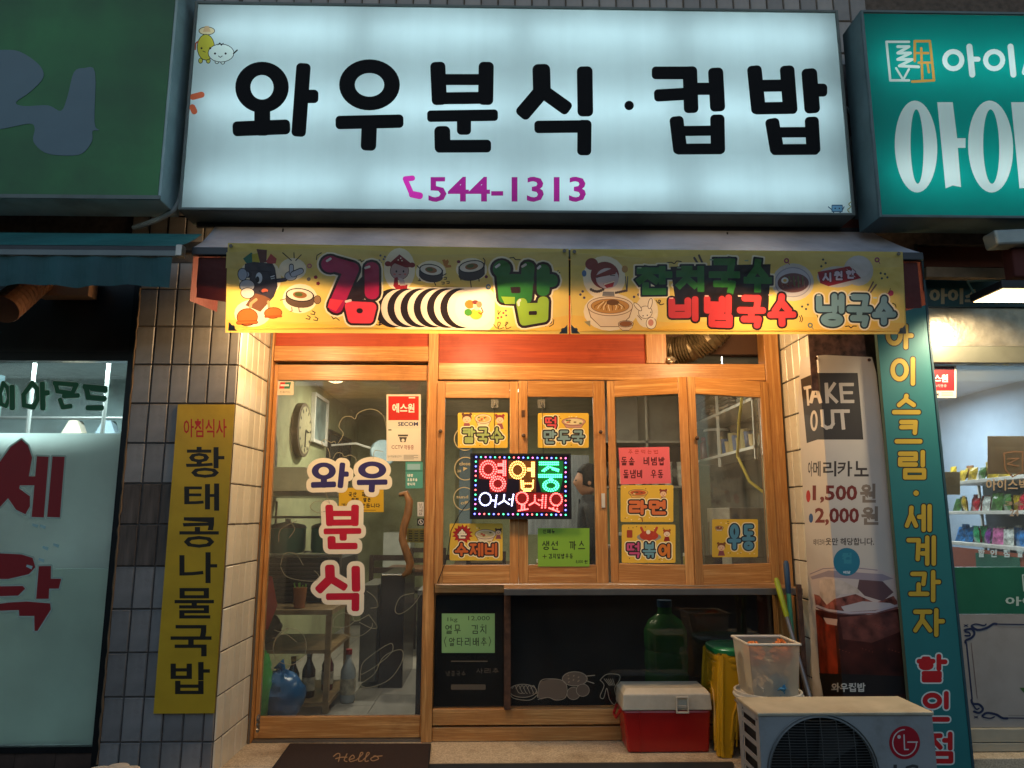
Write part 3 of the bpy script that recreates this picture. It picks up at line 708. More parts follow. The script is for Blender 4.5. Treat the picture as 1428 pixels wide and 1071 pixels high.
# ================================================================== LIGHT BOX SIGNS
LBF = mat('sign box casing', '#56605f', .5, .2, dirt=.5)
def lightbox(t, q, yf, depth, face_mat, tubes, power, tcol, casing=LBF, rim=.014, zn=3):
    """q: four photo corners (tl, tr, br, bl) of the face. Casing, tubes inside, face of let-through plastic"""
    A = [P(x, y, yf) for x, y in q]; d = Vector((0, depth, 0))
    x0 = (A[0].x + A[3].x) / 2; x1 = (A[1].x + A[2].x) / 2; z1 = (A[0].z + A[1].z) / 2; z0 = (A[2].z + A[3].z) / 2
    b = MB(); w = .012
    b.box(x0 - rim, x0 - rim + w, yf, yf + depth, z0 - rim, z1 + rim); b.box(x1 + rim - w, x1 + rim, yf, yf + depth, z0 - rim, z1 + rim)
    b.box(x0 - rim + w, x1 + rim - w, yf, yf + depth, z1 + rim - w, z1 + rim); b.box(x0 - rim + w, x1 + rim - w, yf, yf + depth, z0 - rim, z0 - rim + w)
    obj('casing', b, casing, t)
    obj('back_panel', MB().box(x0 - rim + w, x1 + rim - w, yf + depth - .01, yf + depth, z0 - rim + w, z1 + rim - w), mat('white box lining', '#d8d8d4', .7, var=.02), t)
    fr_ = MB(); r = rim
    fr_.box(x0 - r, x0, yf - .012, yf - .002, z0 - r, z1 + r); fr_.box(x1, x1 + r, yf - .012, yf - .002, z0 - r, z1 + r)
    fr_.box(x0, x1, yf - .012, yf - .002, z1, z1 + r); fr_.box(x0, x1, yf - .012, yf - .002, z0 - r, z0)
    obj('frame', fr_, casing, t, bev=.002)
    fm = obj('face_panel', MB().quad((x0, yf, z0), (x1, yf, z0), (x1, yf, z1), (x0, yf, z1)), face_mat, t) if face_mat else None
    em = emit('tube ' + str(tcol) + str(power), tcol, power)
    for (xa, xb, z) in tubes:
        zz = z0 + (z1 - z0) * z; a, c_ = x0 + (x1 - x0) * xa, x0 + (x1 - x0) * xb
        obj('fluorescent_tube', MB().tube([(a, yf + depth * .6, zz), (c_, yf + depth * .6, zz)], .014, 8), em, t)
    lightbox.face = (x0, x1, z0, z1, yf)
    return x0, x1, z0, z1
Y1 = 3.68
sg = thing('shop_sign', 'large lit white sign box with black Korean letters and phone number', 'sign', P(720, 298, Y1))
tb = [(a + .012, a + .235, z) for a in (.005, .255, .505, .755) for z in (.12, .5, .88)]
lightbox(sg, ((273, 6), (1165, 19), (1187, 297), (257, 291)), Y1, .2, None, tb, 7.6, '#c6e2ec')
FS = onY(Y1)
INK = mat('black sign film', '#07090c', .6, spec=.1)
SW = lightbox.face
def pxof(p):
    d = MW.inverted() @ (Vector(p) - CAM); return (714 + F * d.x / -d.z, 535.5 - F * d.y / -d.z)
def facepoly(f): x0, x1, z0, z1, y = f; return [pxof(q) for q in ((x0, y, z1), (x1, y, z1), (x1, y, z0), (x0, y, z0))]
a = Art('lit'); a.grp = 'face_panel'; a.poly(facepoly(SW), sheet('white sign acrylic', '#c9d4d4', .8, .3, .05, streak=.05))
for ch in GLY:
    glyph(a, ch, None, INK, 0, sheet('white sign acrylic', '', 0))
a.grp = 'phone_number'
VP_ = '#a11b78'
a.text('544-1313', 597.5, 246.5, 817, 281.5, VP_, .02)
for p_ in (((565.5, 249.5), (575, 248.5), 7.5), ((566, 252), (574, 270), 7), ((575, 271), (585, 273), 9.5)): a.poly(seg(p_[0], p_[1], p_[2], .9), '#d62a9c')
a.grp = 'illustration'; OUTL = '#191712'
# two small dumpling and bean cartoons
def blob(a, cx, cy, rx, ry, col, ow=1, out=OUTL, rot=0): a.ell(cx, cy, rx + ow, ry + ow, out, rot); a.ell(cx, cy, rx, ry, col, rot)
def crp(x, y): return (240 + x / 2.975, y / 2.975)
for p_ in ((118, 252), (150, 252), (186, 254), (210, 256)): blob(a, *crp(*p_), 2.3, 3, '#c9bc4a' if p_[0] < 160 else '#d8ded6')
blob(a, *crp(144, 128), 10.5, 5, '#e0c79a'); a.poly([crp(128, 132), crp(136, 108), crp(152, 108), crp(160, 132)], '#d2a77c')
blob(a, *crp(140, 196), 11.5, 17.5, '#c3b43a'); blob(a, *crp(203, 220), 17.5, 12, '#dfe6de')
a.line([crp(255, 222), crp(270, 208)], 2, OUTL); a.line([crp(190, 186), crp(198, 178), crp(204, 188), crp(212, 180)], 1.3, OUTL)
for x, y in ((122, 200), (158, 200), (178, 222), (222, 222)): a.ell(*crp(x, y), 1.5, 1.5, OUTL)
a.line([crp(192, 232), crp(200, 238), crp(208, 232)], 1, OUTL); a.line([crp(96, 205), crp(98, 180), crp(108, 172)], 2, '#a5452e'); a.line([crp(128, 212), crp(138, 216)], 1, OUTL)
a.poly(seg(crp(86, 402), crp(122, 393), 8.5, 1), '#d2603c'); a.poly(seg(crp(84, 445), crp(92, 462), 8.5, 1), '#d2603c')
def crq(x, y): return (700 + x / 2.746, y / 2.746)
a.rect(*crq(1262, 784), *crq(1305, 812), '#2c4a66', 1.2); a.rect(*crq(1265, 788), *crq(1302, 809), '#5f8aa8', 1)
for x in (1250, 1310): a.line([crq(x, 792), crq(1262 if x < 1280 else 1305, 802)], 1.4, '#2c4a66')
for x in (1270, 1295): a.line([crq(x, 812), crq(x, 817)], 1.8, '#2c4a66')
for x in (1276, 1292): a.ell(*crq(x, 798), 1, 1, '#182838')
cur2([crq(1338, 772), crq(1328, 782), crq(1336, 792), crq(1324, 803), (1184.5, 296)], a, 1.2, '#8f8340')
a.build(FS, sg)

# green sign of the laundry, switched off
Y2 = 3.56
gs = thing('laundry_sign', 'unlit green sign box with pale Korean lettering at upper left', 'sign', P(120, 285, Y2))
g0 = P(246, 3, Y2); g1 = P(226, 279, Y2); gx = (g0.x + g1.x) / 2; gz0 = g1.z; gz1 = 4.5
grn = MB().box(-3.9, gx, Y2, Y2 + .22, gz0, gz1)
obj('box_body', grn, mat('painted sign box', '#8ba3a6', .5, dirt=.6), gs, bev=.004)
fm = mat('green sign film', '#1c5c2c', .45, var=.5, scale=1.4, dirt=.3)
fl = MB().box(-3.88, gx - .014, Y2 - .004, Y2 - .0005, gz0 + .02, gz1 - .02); obj('face_panel', fl, fm, gs)
tr_ = MB().box(-3.9, gx + .002, Y2 - .012, Y2 - .0045, gz0, gz0 + .02); obj('lower_trim', tr_, LBF, gs)
a = Art(); a.grp = 'lettering'; pc = '#4d6470'
def c4(x, y): return (x / 2.232, y / 2.232)
a.poly(smoothpoly([c4(*p_) for p_ in ((0, 155), (60, 160), (120, 200), (135, 240), (95, 285), (50, 318), (75, 330), (150, 328), (190, 345), (210, 300), (230, 225), (262, 212), (296, 225), (294, 380), (308, 404), (288, 408), (286, 440), (255, 478), (200, 484), (140, 475), (104, 440), (108, 400), (90, 385), (0, 402), (-60, 402), (-60, 155))]), pc)
a.build(onY(Y2 - .006), gs)

# teal sign of the ice cream shop
Y3 = 3.52
ts = thing('ice_cream_sign', 'lit teal sign box with white Korean lettering at upper right', 'sign', P(1380, 310, Y3))
tq = ((1203, 22), (1640, 22), (1640, 302), (1229, 302))
teal = '#0b9690'
X_ = lightbox(ts, tq, Y3, .2, None, [(a_ + .01, a_ + .3, z) for a_ in (.02, .34, .66) for z in (.2, .75)], 5.2, '#e8fff8', mat('pale sign casing', '#4d6064', .5, dirt=.5), .014)
a = Art('lit'); a.grp = 'face_panel'; TA = sheet('teal sign acrylic', teal, .8, .35, .03); a.poly(facepoly(lightbox.face), TA); a.grp = 'lettering'; wh = '#dfe6ea'
def c3(x, y): return (1160 + x / 2.231, y / 2.231)
for cx, rx in ((262, 66), (494, 70), (726, 70)):
    a.ell(*c3(cx, 456), rx / 2.231, 143 / 2.231, wh, rot=-.03, n=44)
for cx, rx in ((265, 20), (496, 25), (726, 25)): a.ell(*c3(cx, 456), rx / 2.231, 116 / 2.231, TA, rot=-.02, n=36)
def stem(x, w, tick=True, l=0):
    a.poly([c3(x - 2, 318), c3(x + w - 4, 318), c3(x + w + 10, 430), c3(x + w + 36, 430), c3(x + w + 36, 460), c3(x + w + 12, 460), c3(x + w + 22, 582), c3(x + w - 4, 577), c3(x + 24, 586)] if tick else
           [c3(x - 2, 318), c3(x + w, 318), c3(x + w + 26, 582), c3(x + 24, 586)], wh)
stem(330, 50); stem(560, 52, False)
a.ell(*c3(378, 187), 15.5, 15.5, wh); a.ell(*c3(378, 187), 8.5, 8.5, TA); a.line([c3(428, 145), c3(437, 232)], 8.5, wh); a.line([c3(436, 184), c3(455, 184)], 7, wh)
a.ell(*c3(505, 187), 15.5, 15.5, wh); a.ell(*c3(505, 187), 8.5, 8.5, TA); a.line([c3(556, 145), c3(565, 232)], 8.5, wh)
a.line([c3(618, 160), c3(600, 225)], 8, wh)
w2 = '#cfdcdc'; og = '#d79a4a'
a.line([c3(240, 130), c3(170, 130), c3(182, 250), c3(240, 250)], 3.4, w2); a.line([c3(205, 145), c3(240, 145), c3(205, 165), c3(245, 165), c3(205, 185), c3(250, 185), c3(210, 205), c3(270, 208)], 4, w2)
a.line([c3(200, 212), c3(222, 248), c3(240, 215)], 3, w2)
a.line([c3(258, 190), c3(258, 128), c3(305, 128), c3(318, 250), c3(250, 254)], 3.6, og); a.line([c3(278, 150), c3(282, 250)], 3.4, og); a.line([c3(262, 165), c3(300, 165)], 3.2, og); a.line([c3(270, 195), c3(312, 195)], 3.2, og); a.line([c3(298, 200), c3(302, 225)], 3, og)
a.build(onY(Y3), ts)

# ================================================================== AWNINGS
aw = thing('awning', 'grey fabric awning sloping out below the white sign', 'awning', (.25, 3.7, 2.8))
ya, yb = 3.84, 3.47
A0, A1 = P(300, 318, ya), P(1215, 321, ya); B0, B1 = P(268, 344, yb), P(1287, 355, yb)
za = (A0.z + A1.z) / 2; zb = (B0.z + B1.z) / 2
ac = sheet('awning cloth', '#8b8f98', .1, .7, .3, bump=.6)
mb = MB(); nx = 40
for i in range(nx + 1):
    t = i / nx
    for j in range(7):
        u = j / 6; p = Vector((A0.x + (A1.x - A0.x) * t, ya, za)).lerp(Vector((B0.x + (B1.x - B0.x) * t, yb, zb)), u)
        p.z -= .018 * math.sin(math.pi * u) * (1 + .4 * math.sin(t * 23)); mb.v.append(p)
for i in range(nx):
    for j in range(6): mb.face((i * 7 + j, (i + 1) * 7 + j, (i + 1) * 7 + j + 1, i * 7 + j + 1))
obj('canopy', mb, ac, aw, smooth=True)
box('front_bar', B0.x, B1.x, yb - .004, yb + .03, zb - .035, zb + .004, mat('dark awning bar', '#33363a', .5, .3), aw, .003)
vm = sheet('red valance cloth', '#4c1a18', .12, .8, .2, bump=.4)
mb = MB(); nn = 160; vz = P(714, 408, yb + .035).z
for i in range(nn + 1):
    t = i / nn; x = B0.x + .02 + (B1.x - B0.x - .04) * t; ph = (t * 7) % 1
    zz = vz + .016 * math.cos(2 * math.pi * ph) + .004 * math.sin(t * 31)
    mb.v += [Vector((x, yb + .036 + .004 * math.sin(t * 60), zb - .036)), Vector((x, yb + .036 + .008 * math.sin(t * 60), zz))]
for i in range(nn): mb.face((2 * i, 2 * i + 2, 2 * i + 3, 2 * i + 1))
obj('scalloped_valance', mb, mat('grey valance cloth', '#2e2526', .85), aw)
for x, q in ((B0.x, 0), (B1.x, 1)):
    obj('side_curtain', MB().add([(x, yb + .02, zb - .03), (x, ya, za - .03), (x, ya, zb - .22), (x, yb + .02, P(300, 418, yb).z)], [(0, 1, 2, 3)]), vm, aw)
mb = MB(); fx = P(315, 400, yb + .02).x
mb.add([(B0.x + .03, yb + .02, zb - .04), (fx + .02, yb + .02, zb - .04), (fx + .02, yb + .02, P(300, 420, yb).z), (B0.x + .03, yb + .02, P(280, 413, yb).z)], [(0, 1, 2, 3)])
obj('end_flap', mb, vm, aw); mb = MB()
fx = P(1262, 400, yb + .02).x
mb.add([(fx - .1, yb + .02, zb - .04), (B1.x - .02, yb + .02, zb - .04), (B1.x - .02, yb + .02, P(1280, 428, yb).z), (fx - .1, yb + .02, P(1280, 430, yb).z)], [(0, 1, 2, 3)])
obj('end_flap', mb, vm, aw)
for x in (B0.x + .25, .25, B1.x - .3):
    obj('arm', MB().tube([(x, ya + .06, za - .28), (x, yb + .03, zb - .03)], .012, 8), STEEL, aw)
box('wall_batten', A0.x - .02, A1.x + .1, 3.86, 3.915, P(714, 316, 3.87).z, P(714, 303, 3.87).z, mat('rust red batten', '#5a2a1c', .7, dirt=.5), aw)
box('wall_bar', A0.x - .1, A1.x + .1, 3.835, 3.857, za - .005, za + .02, mat('dark awning bar', '#33363a', .5, .3), aw)

# lamp under the awning that lights the shopfront
def flood(x, y, z, e_, label, grp=None):
    t = thing('awning_lamp', label, 'lamp', (x, y, z), grp)
    obj('bulb', MB().ball((x, y, z), .035, .035, .05, 14, 10), emit('warm bulb', '#ffc080', 14), t, smooth=True)
    obj('socket', MB().tube([(x, y, z + .05), (x, y, z + .12)], .02, 10), BK, t)
    obj('cord', MB().tube([(x, y, z + .12), (x, y + .05, za - .03)], .004, 6), BK, t)
    L = bpy.data.lights.new('lamp_light', 'POINT'); L.energy = e_; L.color = (1, .66, .33); L.shadow_soft_size = .12
    lo = bpy.data.objects.new('lamp_light', L); COL.objects.link(lo); lo.parent = t; lo.location = (0, 0, -.06)
    return t
flood(-.17, 3.78, 2.64, 34, 'bare warm bulb hanging under the awning above the serving windows')
flood(-1.15, 3.74, 2.6, 22, 'bare warm bulb under the awning by the left white tile jamb')
flood(1.25, 3.74, 2.6, 22, 'bare warm bulb under the awning by the right white tile jamb')

# ================================================================== VINYL BANNERS
YB = 3.452
def fa(x, y): return (310 + x / 5.712, 330 + y / 5.712)
def fb(x, y): return (550 + x / 5.712, 330 + y / 5.712)
def fc(x, y): return (790 + x / 5.712, 330 + y / 5.712)
def fd(x, y): return (1020 + x / 5.712, 330 + y / 5.712)
DK = '#2a1a18'; HALO = '#e3d6b8'; CRM = '#e8dcc2'
def pl_(a, f, pts, col): return a.poly([f(*p) for p in pts], col)
def ls(a, f, pts, w, col): return a.line([f(*p) for p in pts], w, col)
def fan(f, st): return [[f(*p) for p in q] for q in st]
b1 = thing('kimbap_banner', 'left yellow vinyl banner with red and green bubble lettering and seaweed roll cartoons', 'banner', P(555, 466, YB), 'yellow food banners under the awning')
a = Art('trans'); a.grp = 'sheet'
a.poly([(318, 339), (793, 347), (793, 466.5), (313, 463)], '#d8bd62')
a.poly([(316, 352), (470, 345), (600, 356), (793, 350), (793, 372), (640, 378), (500, 366), (400, 380), (315, 374)], '#d2b968')
a.poly([(313.5, 445), (430, 452), (560, 440), (700, 456), (793, 440), (793, 462), (313.2, 459)], '#dcb455')
a.grp = 'picture'
# halo
for x, y, rx, ry in ((300, 330, 170, 160), (240, 610, 150, 110), (560, 260, 110, 90), (620, 500, 140, 120)): a.ell(*fa(x, y), rx / 5.712, ry / 5.712, HALO)
for x, y, rx in ((290, 280, 120), (615, 260, 125)): a.ell(*fb(x, y), rx / 5.712, 90 / 5.712, HALO)
a.rect(*fb(-30, 400), *fb(800, 740), HALO, 14); a.ell(*fb(40, 260), 22, 30, HALO)
# roll mascot
pl_(a, fa, [(165, 175), (230, 125), (290, 185), (200, 225)], '#1d6a58'); pl_(a, fa, [(235, 140), (280, 130), (310, 200), (240, 215)], '#b3a530')
pl_(a, fa, [(272, 98), (355, 105), (350, 205), (300, 210)], '#5a3430'); pl_(a, fa, [(345, 200), (385, 135), (432, 175), (425, 212), (370, 220)], '#a83a38')
pl_(a, fa, [(180, 215), (250, 200), (400, 215), (420, 250), (440, 400), (410, 480), (300, 600), (180, 545), (230, 470), (215, 330), (175, 260)], '#2e2a34')
pl_(a, fa, [(260, 450), (330, 470), (385, 500), (300, 600), (180, 545), (225, 490)], '#6b4630')
ls(a, fa, [(205, 300), (150, 285)], 10, '#1c1a22'); ls(a, fa, [(190, 300), (150, 290)], 8, '#9aa2b0')
blob(a, *fa(160, 300), 6, 8, '#9aa2b0', 1, '#1c1a22'); blob(a, *fa(195, 390), 10, 8, '#a8aeb8', 1, '#1c1a22'); blob(a, *fa(198, 448), 9, 7, '#b8b4b0', 1, '#1c1a22')
ls(a, fa, [(435, 350), (500, 345), (520, 320)], 5.5, '#1c1a22'); ls(a, fa, [(440, 352), (505, 340)], 3, '#46404e')
blob(a, *fa(545, 315), 8, 6, '#a8aeb8', 1, '#1c1a22'); ls(a, fa, [(550, 290), (550, 235)], 7, '#1c1a22'); ls(a, fa, [(550, 295), (550, 237)], 5, '#a8aeb8')
ls(a, fa, [(565, 300), (625, 275)], 9, '#1c1a22'); ls(a, fa, [(565, 302), (625, 277)], 7, '#a8aeb8')
blob(a, *fa(290, 328), 4.6, 7.6, '#c7ccd2', .6, '#15131a'); a.ell(*fa(278, 340), 2.6, 4.4, '#15131a'); ls(a, fa, [(385, 320), (412, 312)], 1.4, '#c7ccd2'); ls(a, fa, [(388, 335), (414, 330)], 1.2, '#c7ccd2')
a.ell(*fa(335, 430), 4.5, 3, '#a5503a'); ls(a, fa, [(290, 430), (310, 450), (350, 440)], 1.4, '#15131a')
ls(a, fa, [(265, 500), (225, 530), (215, 580)], 4, '#a98a64'); ls(a, fa, [(365, 520), (375, 590)], 4, '#a98a64')
blob(a, *fa(195, 640), 14, 11.5, '#b5622a', 1.2, '#4a2412'); a.rect(*fa(103, 668), *fa(284, 698), '#4a2412', 3); a.rect(*fa(110, 672), *fa(278, 692), '#b5622a', 2)
blob(a, *fa(405, 612), 12, 7.2, '#b5622a', 1.1, '#4a2412'); a.rect(*fa(333, 632), *fa(480, 650), '#9a4e20', 1.5)
for p_ in (((480, 128), (550, 190)), ((570, 128), (572, 170)), ((628, 145), (585, 190))): ls(a, fa, p_, 1.4, DK)
def roll(f, cx, cy, rx, ry, h, rot=0, side='#3b3430'):
    a.ell(*f(cx, cy + h), rx / 5.712, ry / 5.712, side, rot); pl_(a, f, [(cx - rx, cy), (cx + rx, cy), (cx + rx, cy + h), (cx - rx, cy + h)], side)
    a.ell(*f(cx, cy), rx / 5.712, ry / 5.712, '#1d1916', rot); a.ell(*f(cx, cy), (rx - 10) / 5.712, (ry - 8) / 5.712, '#cfc6b4', rot)
    a.ell(*f(cx, cy), rx * .5 / 5.712, ry * .5 / 5.712, '#8a5a2e', rot); a.ell(*f(cx - 10, cy - 4), rx * .28 / 5.712, ry * .3 / 5.712, '#4d5a26', rot)
roll(fa, 620, 470, 115, 55, 50, .12, '#5a4534'); blob(a, *fa(760, 510), 4.5, 5.5, '#8a6a4a', .8)
for p_ in ([(555, 570), (560, 600), (545, 602)], [(612, 575), (618, 606), (632, 606)], [(505, 500), (462, 510)]): ls(a, fa, p_, 1.1, DK)
for cx, cy in ((728, 612), (690, 650), (750, 660)): a.line([fa(cx - 20, cy + 12), fa(cx + 8, cy + 18), fa(cx + 14, cy), fa(cx - 8, cy - 12)], 1.3, DK)
for cx, cy in ((745, 327), (765, 378)): a.ell(*fa(cx, cy), 3, 3, '#7a1f28', n=5)
a.ell(*fa(695, 235), 3.4, 3.4, '#a8566a'); a.ell(*fa(695, 235), 1.8, 1.8, '#c9a05a'); a.ell(*fa(690, 343), 2.8, 2.8, '#6d6258')
ls(a, fa, [(750, 185), (755, 150), (790, 130)], 1.3, DK); ls(a, fa, [(1068, 195), (1100, 185), (1108, 200), (1145, 185)], 1.3, DK)
ls(a, fa, [(868, 635), (885, 660), (905, 650), (930, 670)], 1.3, DK); ls(a, fa, [(1225, 700), (1250, 705), (1260, 685), (1245, 680), (1250, 705), (1298, 685)], 1.3, DK)
for p_ in ((1260, 150), (1285, 180), (1250, 190), (1295, 160), (1262, 208)): a.ell(*fa(*p_), 1.5, 1.5, '#4a5068')
# girl
blob(a, *fb(40, 270), 12.5, 12, '#a58b86', .8, '#5b2c2c'); pl_(a, fb, [(-45, 215), (40, 140), (150, 225), (140, 240), (90, 245), (0, 210), (-30, 240)], '#7a1a20')
for p_ in ((-52, 215), (140, 225)): a.ell(*fb(*p_), 4.5, 3.6, '#7a1a20')
for p_ in ((30, 185), (50, 170), (60, 190)): a.ell(*fb(*p_), .9, .9, CRM)
a.ell(*fb(15, 275), 1.2, 1.6, DK); a.ell(*fb(72, 275), 1.2, 1.6, DK); ls(a, fb, [(35, 300), (50, 300)], 1, '#8a2a2a'); a.ell(*fb(0, 298), 1.8, 1.3, '#b86a62'); a.ell(*fb(84, 298), 1.8, 1.3, '#b86a62')
pl_(a, fb, [(0, 325), (25, 320), (30, 380), (105, 380), (100, 415), (20, 425), (-10, 390)], '#8e1c20'); pl_(a, fb, [(30, 320), (75, 340), (90, 385), (45, 390)], '#b8a6a0')
roll(fb, 292, 265, 96, 48, 50, .15); roll(fb, 615, 238, 105, 50, 62, -.15)
for p_ in ([(195, 245), (180, 230)], [(200, 335), (208, 350), (190, 350)], [(318, 362), (330, 388)], [(385, 310), (412, 296)], [(525, 320), (530, 345)], [(605, 345), (612, 400)], [(672, 330), (675, 352)], [(715, 235), (722, 190), (708, 172)]): ls(a, fb, p_, 1.4, DK)
for cx, cy in ((408, 332), (390, 370), (430, 365)): a.line([fb(cx - 14, cy - 8), fb(cx + 8, cy - 6), fb(cx + 6, cy + 8), fb(cx - 10, cy + 8)], 1.2, DK)
pl_(a, fb, [(380, 185), (400, 180), (410, 192), (425, 180), (435, 200), (415, 245), (395, 230)], '#b0702e'); pl_(a, fb, [(415, 225), (450, 225), (455, 245), (405, 248)], '#b0702e')
a.ell(*fb(512, 200), 2.6, 2.2, '#6a2236'); a.ell(*fb(732, 317), 2.2, 2.2, '#6a2236'); a.ell(*fb(748, 396), 3.6, 3.8, '#3d6280'); a.ell(*fb(748, 396), 1.8, 1.8, '#a8a068')
ls(a, fb, [(920, 168), (950, 165), (965, 182), (1002, 182)], 1.4, DK)
# long sliced roll
for i in range(5, -1, -1): pass
for i in range(6):
    cx = -70 + i * 106; a.ell(*fb(cx + 60, 568), 27, 27.5, '#231a16', n=36); a.ell(*fb(cx + 108, 566), 25.5, 26, '#dccab6' if i else '#d9c8b4', n=36)
    if i < 5: a.ell(*fb(cx + 118, 566), 24.5, 25.5, '#dccab6', n=30)
a.ell(*fb(640, 566), 27.5, 26.5, '#e4d3bf', n=40)
a.ell(*fb(600, 535), 7, 6, '#c86a28'); a.ell(*fb(650, 610), 9, 7.5, '#cfa23a'); a.ell(*fb(588, 598), 5.5, 5, '#3f7a2e'); a.ell(*fb(655, 545), 5, 6.5, '#d8cf9a'); a.ell(*fb(645, 518), 4.5, 3, '#6b3430'); a.ell(*fb(675, 535), 4, 4.5, '#c07a5a')
ls(a, fb, [(692, 560), (706, 590), (690, 610), (672, 598)], 1.7, '#b04a24')
for p_ in ((868, 600), (890, 620), (852, 632), (825, 638), (888, 582)): a.ell(*fb(*p_), 1.4, 1.4, '#a02838' if p_[0] < 880 else '#57465c')
ls(a, fb, [(825, 580), (828, 612), (845, 585)], 1, DK); cur2([fb(790, 690), fb(820, 720), fb(845, 680), fb(825, 675), fb(830, 725), fb(870, 715)], a, 1.1, DK); cur2([fb(880, 700), fb(905, 680), fb(890, 675), fb(892, 725), fb(930, 712)], a, 1.1, DK)
for q in ([(1255, 655), (1250, 690), (1200, 715)], [(1268, 665), (1265, 700), (1235, 718)], [(1290, 290), (1305, 270)], [(1300, 300), (1318, 285)]): ls(a, fb, q, 1.2, DK)
a.grp = 'lettering'
def bub(f, st, w, col, ow=3.2, rd=1.0, out=DK, halo=HALO, hw=2.2):
    """st: strokes in crop pixels, w in photo pixels"""
    S_ = fan(f, st)
    for q in S_: a.line(q, w + 2 * (ow + hw), halo, rd)
    return S_
K1 = [[(860, 215), (1030, 262), (905, 555)], [(1190, 260), (1190, 440)]]; K2 = [[(1020, 560), (1180, 565), (1160, 645), (1040, 645), (1020, 560)]]
B1_ = [[(860, 260), (880, 470), (1045, 480), (1065, 250)], [(940, 345), (1060, 350)], [(1185, 270), (1185, 420)], [(1190, 350), (1250, 350)]]; B2_ = [[(1015, 530), (1040, 660), (1180, 640), (1185, 520)], [(1030, 570), (1180, 570)]]
for f, s1_, w in ((fa, K1, 21), (fa, K2, 16), (fb, B1_, 19), (fb, B2_, 17)):
    for q in fan(f, s1_): a.line(q, w + 10.5, HALO, .9)
a.ell(*fa(862, 222), 19, 17, HALO); a.ell(*fb(855, 255), 19, 17.5, HALO)
for f, s1_, w in ((fa, K1, 21), (fa, K2, 16), (fb, B1_, 19), (fb, B2_, 17)):
    for q in fan(f, s1_): a.line(q, w + 6, DK, .9)
a.poly([fa(1020, 420), fa(1130, 300), fa(1130, 500), fa(1000, 500)], DK)
a.ell(*fa(862, 222), 16.5, 15, DK); a.ell(*fb(855, 255), 16.5, 15, DK)
for q in fan(fa, K1): a.line(q, 20, '#9c1a48', .85)  # two-tone print; upper strokes also darkened with painted valance shade
a.ell(*fa(862, 222), 13, 12, '#9c1a48')
a.poly([fa(860, 500), fa(965, 510), fa(905, 600), fa(840, 570)], '#cf3546')
for q in fan(fa, K2): a.line(q, 15.5, '#d23c4c', .85)
a.ell(*fa(1092, 590), 4.5, 3.6, DK)
for q in fan(fb, B1_): a.line(q, 18, '#2c6a2c', .85)  # dark green top: part print, part shade painted into the colour
a.ell(*fb(855, 255), 12.5, 12, '#2c6a2c')
a.poly([fb(850, 470), fb(960, 475), fb(960, 530), fb(880, 530)], '#7fa030')
for q in fan(fb, B2_): a.line(q, 15.5, '#86a836', .85)
a.rect(*fb(930, 395), *fb(1005, 445), DK, 2); a.rect(*fb(1070, 590), *fb(1135, 622), DK, 1.5)
for f, p_, q_ in ((fa, (835, 195), (862, 178)), (fa, (1140, 250), (1170, 240)), (fa, (985, 520), (1020, 510)), (fb, (810, 240), (835, 222)), (fb, (1020, 235), (1045, 220)), (fb, (1145, 250), (1160, 235)), (fb, (985, 520), (1000, 500))): a.line([f(*p_), f(*q_)], 3.4, '#cfc6c0')
a.line([fb(990, 510), fb(990, 540)], 3, '#cfc6c0')
YBf = lambda x, y: P(x, y, YB) + Vector((0, .012 * math.sin(x * .035 + y * .02) * max(.15, (y - 345) / 120), .004 * math.sin((x - 315) / 478 * math.pi * 2) * (y - 345) / 120))
a.build(YBf, b1)
b2 = thing('noodle_banner', 'right yellow vinyl banner with green, red and blue bubble lettering and noodle bowls', 'banner', P(1025, 466, YB), 'yellow food banners under the awning')
a = Art('trans'); a.grp = 'sheet'
a.poly([(795.5, 347), (1259, 351), (1264, 466), (795.5, 466.5)], '#d8bd62')
a.poly([(796, 352), (900, 360), (1100, 350), (1259, 360), (1259.3, 372), (1000, 380), (796, 370)], '#d2b968'); a.poly([(796, 440), (950, 452), (1100, 440), (1262, 450), (1262.8, 463), (796, 463)], '#dcb455')
a.grp = 'picture'
for x, y, rx, ry in ((300, 330, 170, 175), (350, 600, 215, 150), (640, 600, 90, 130)): a.ell(*fc(x, y), rx / 5.712, ry / 5.712, HALO)
for x, y, rx, ry in ((490, 360, 165, 150), (1010, 270, 120, 120), (840, 320, 160, 85)): a.ell(*fd(x, y), rx / 5.712, ry / 5.712, '#b9b4ae')
a.ell(*fc(200, 220), 9, 8.5, '#7a2c24'); a.ell(*fc(305, 310), 20, 19, '#7a2c24', .1, 30); a.ell(*fc(325, 335), 16, 14.5, '#c4b4b0'); pl_(a, fc, [(215, 320), (370, 250), (400, 270), (390, 300), (240, 330)], '#7a2c24')
pl_(a, fc, [(290, 378), (385, 350), (370, 400), (320, 412)], '#a8383c'); pl_(a, fc, [(295, 378), (383, 352), (382, 362), (300, 388)], CRM)
ls(a, fc, [(240, 330), (262, 320)], 1, DK); ls(a, fc, [(350, 310), (385, 312)], 1, DK)
for i in range(7): a.ell(*fc(195 + i * 16, 418 + 22 * math.sin(i / 6 * 2.6 + .3)), 2, 2, '#4a4038'); a.ell(*fc(395 + i * 14, 448 - i * 3), 1.8, 1.8, '#4a4038')
pl_(a, fc, [(290, 440), (380, 440), (385, 475), (285, 475)], '#7a7a78'); ls(a, fc, [(470, 320), (480, 430)], 1.5, '#55504c'); ls(a, fc, [(488, 320), (484, 430)], 1.5, '#55504c')
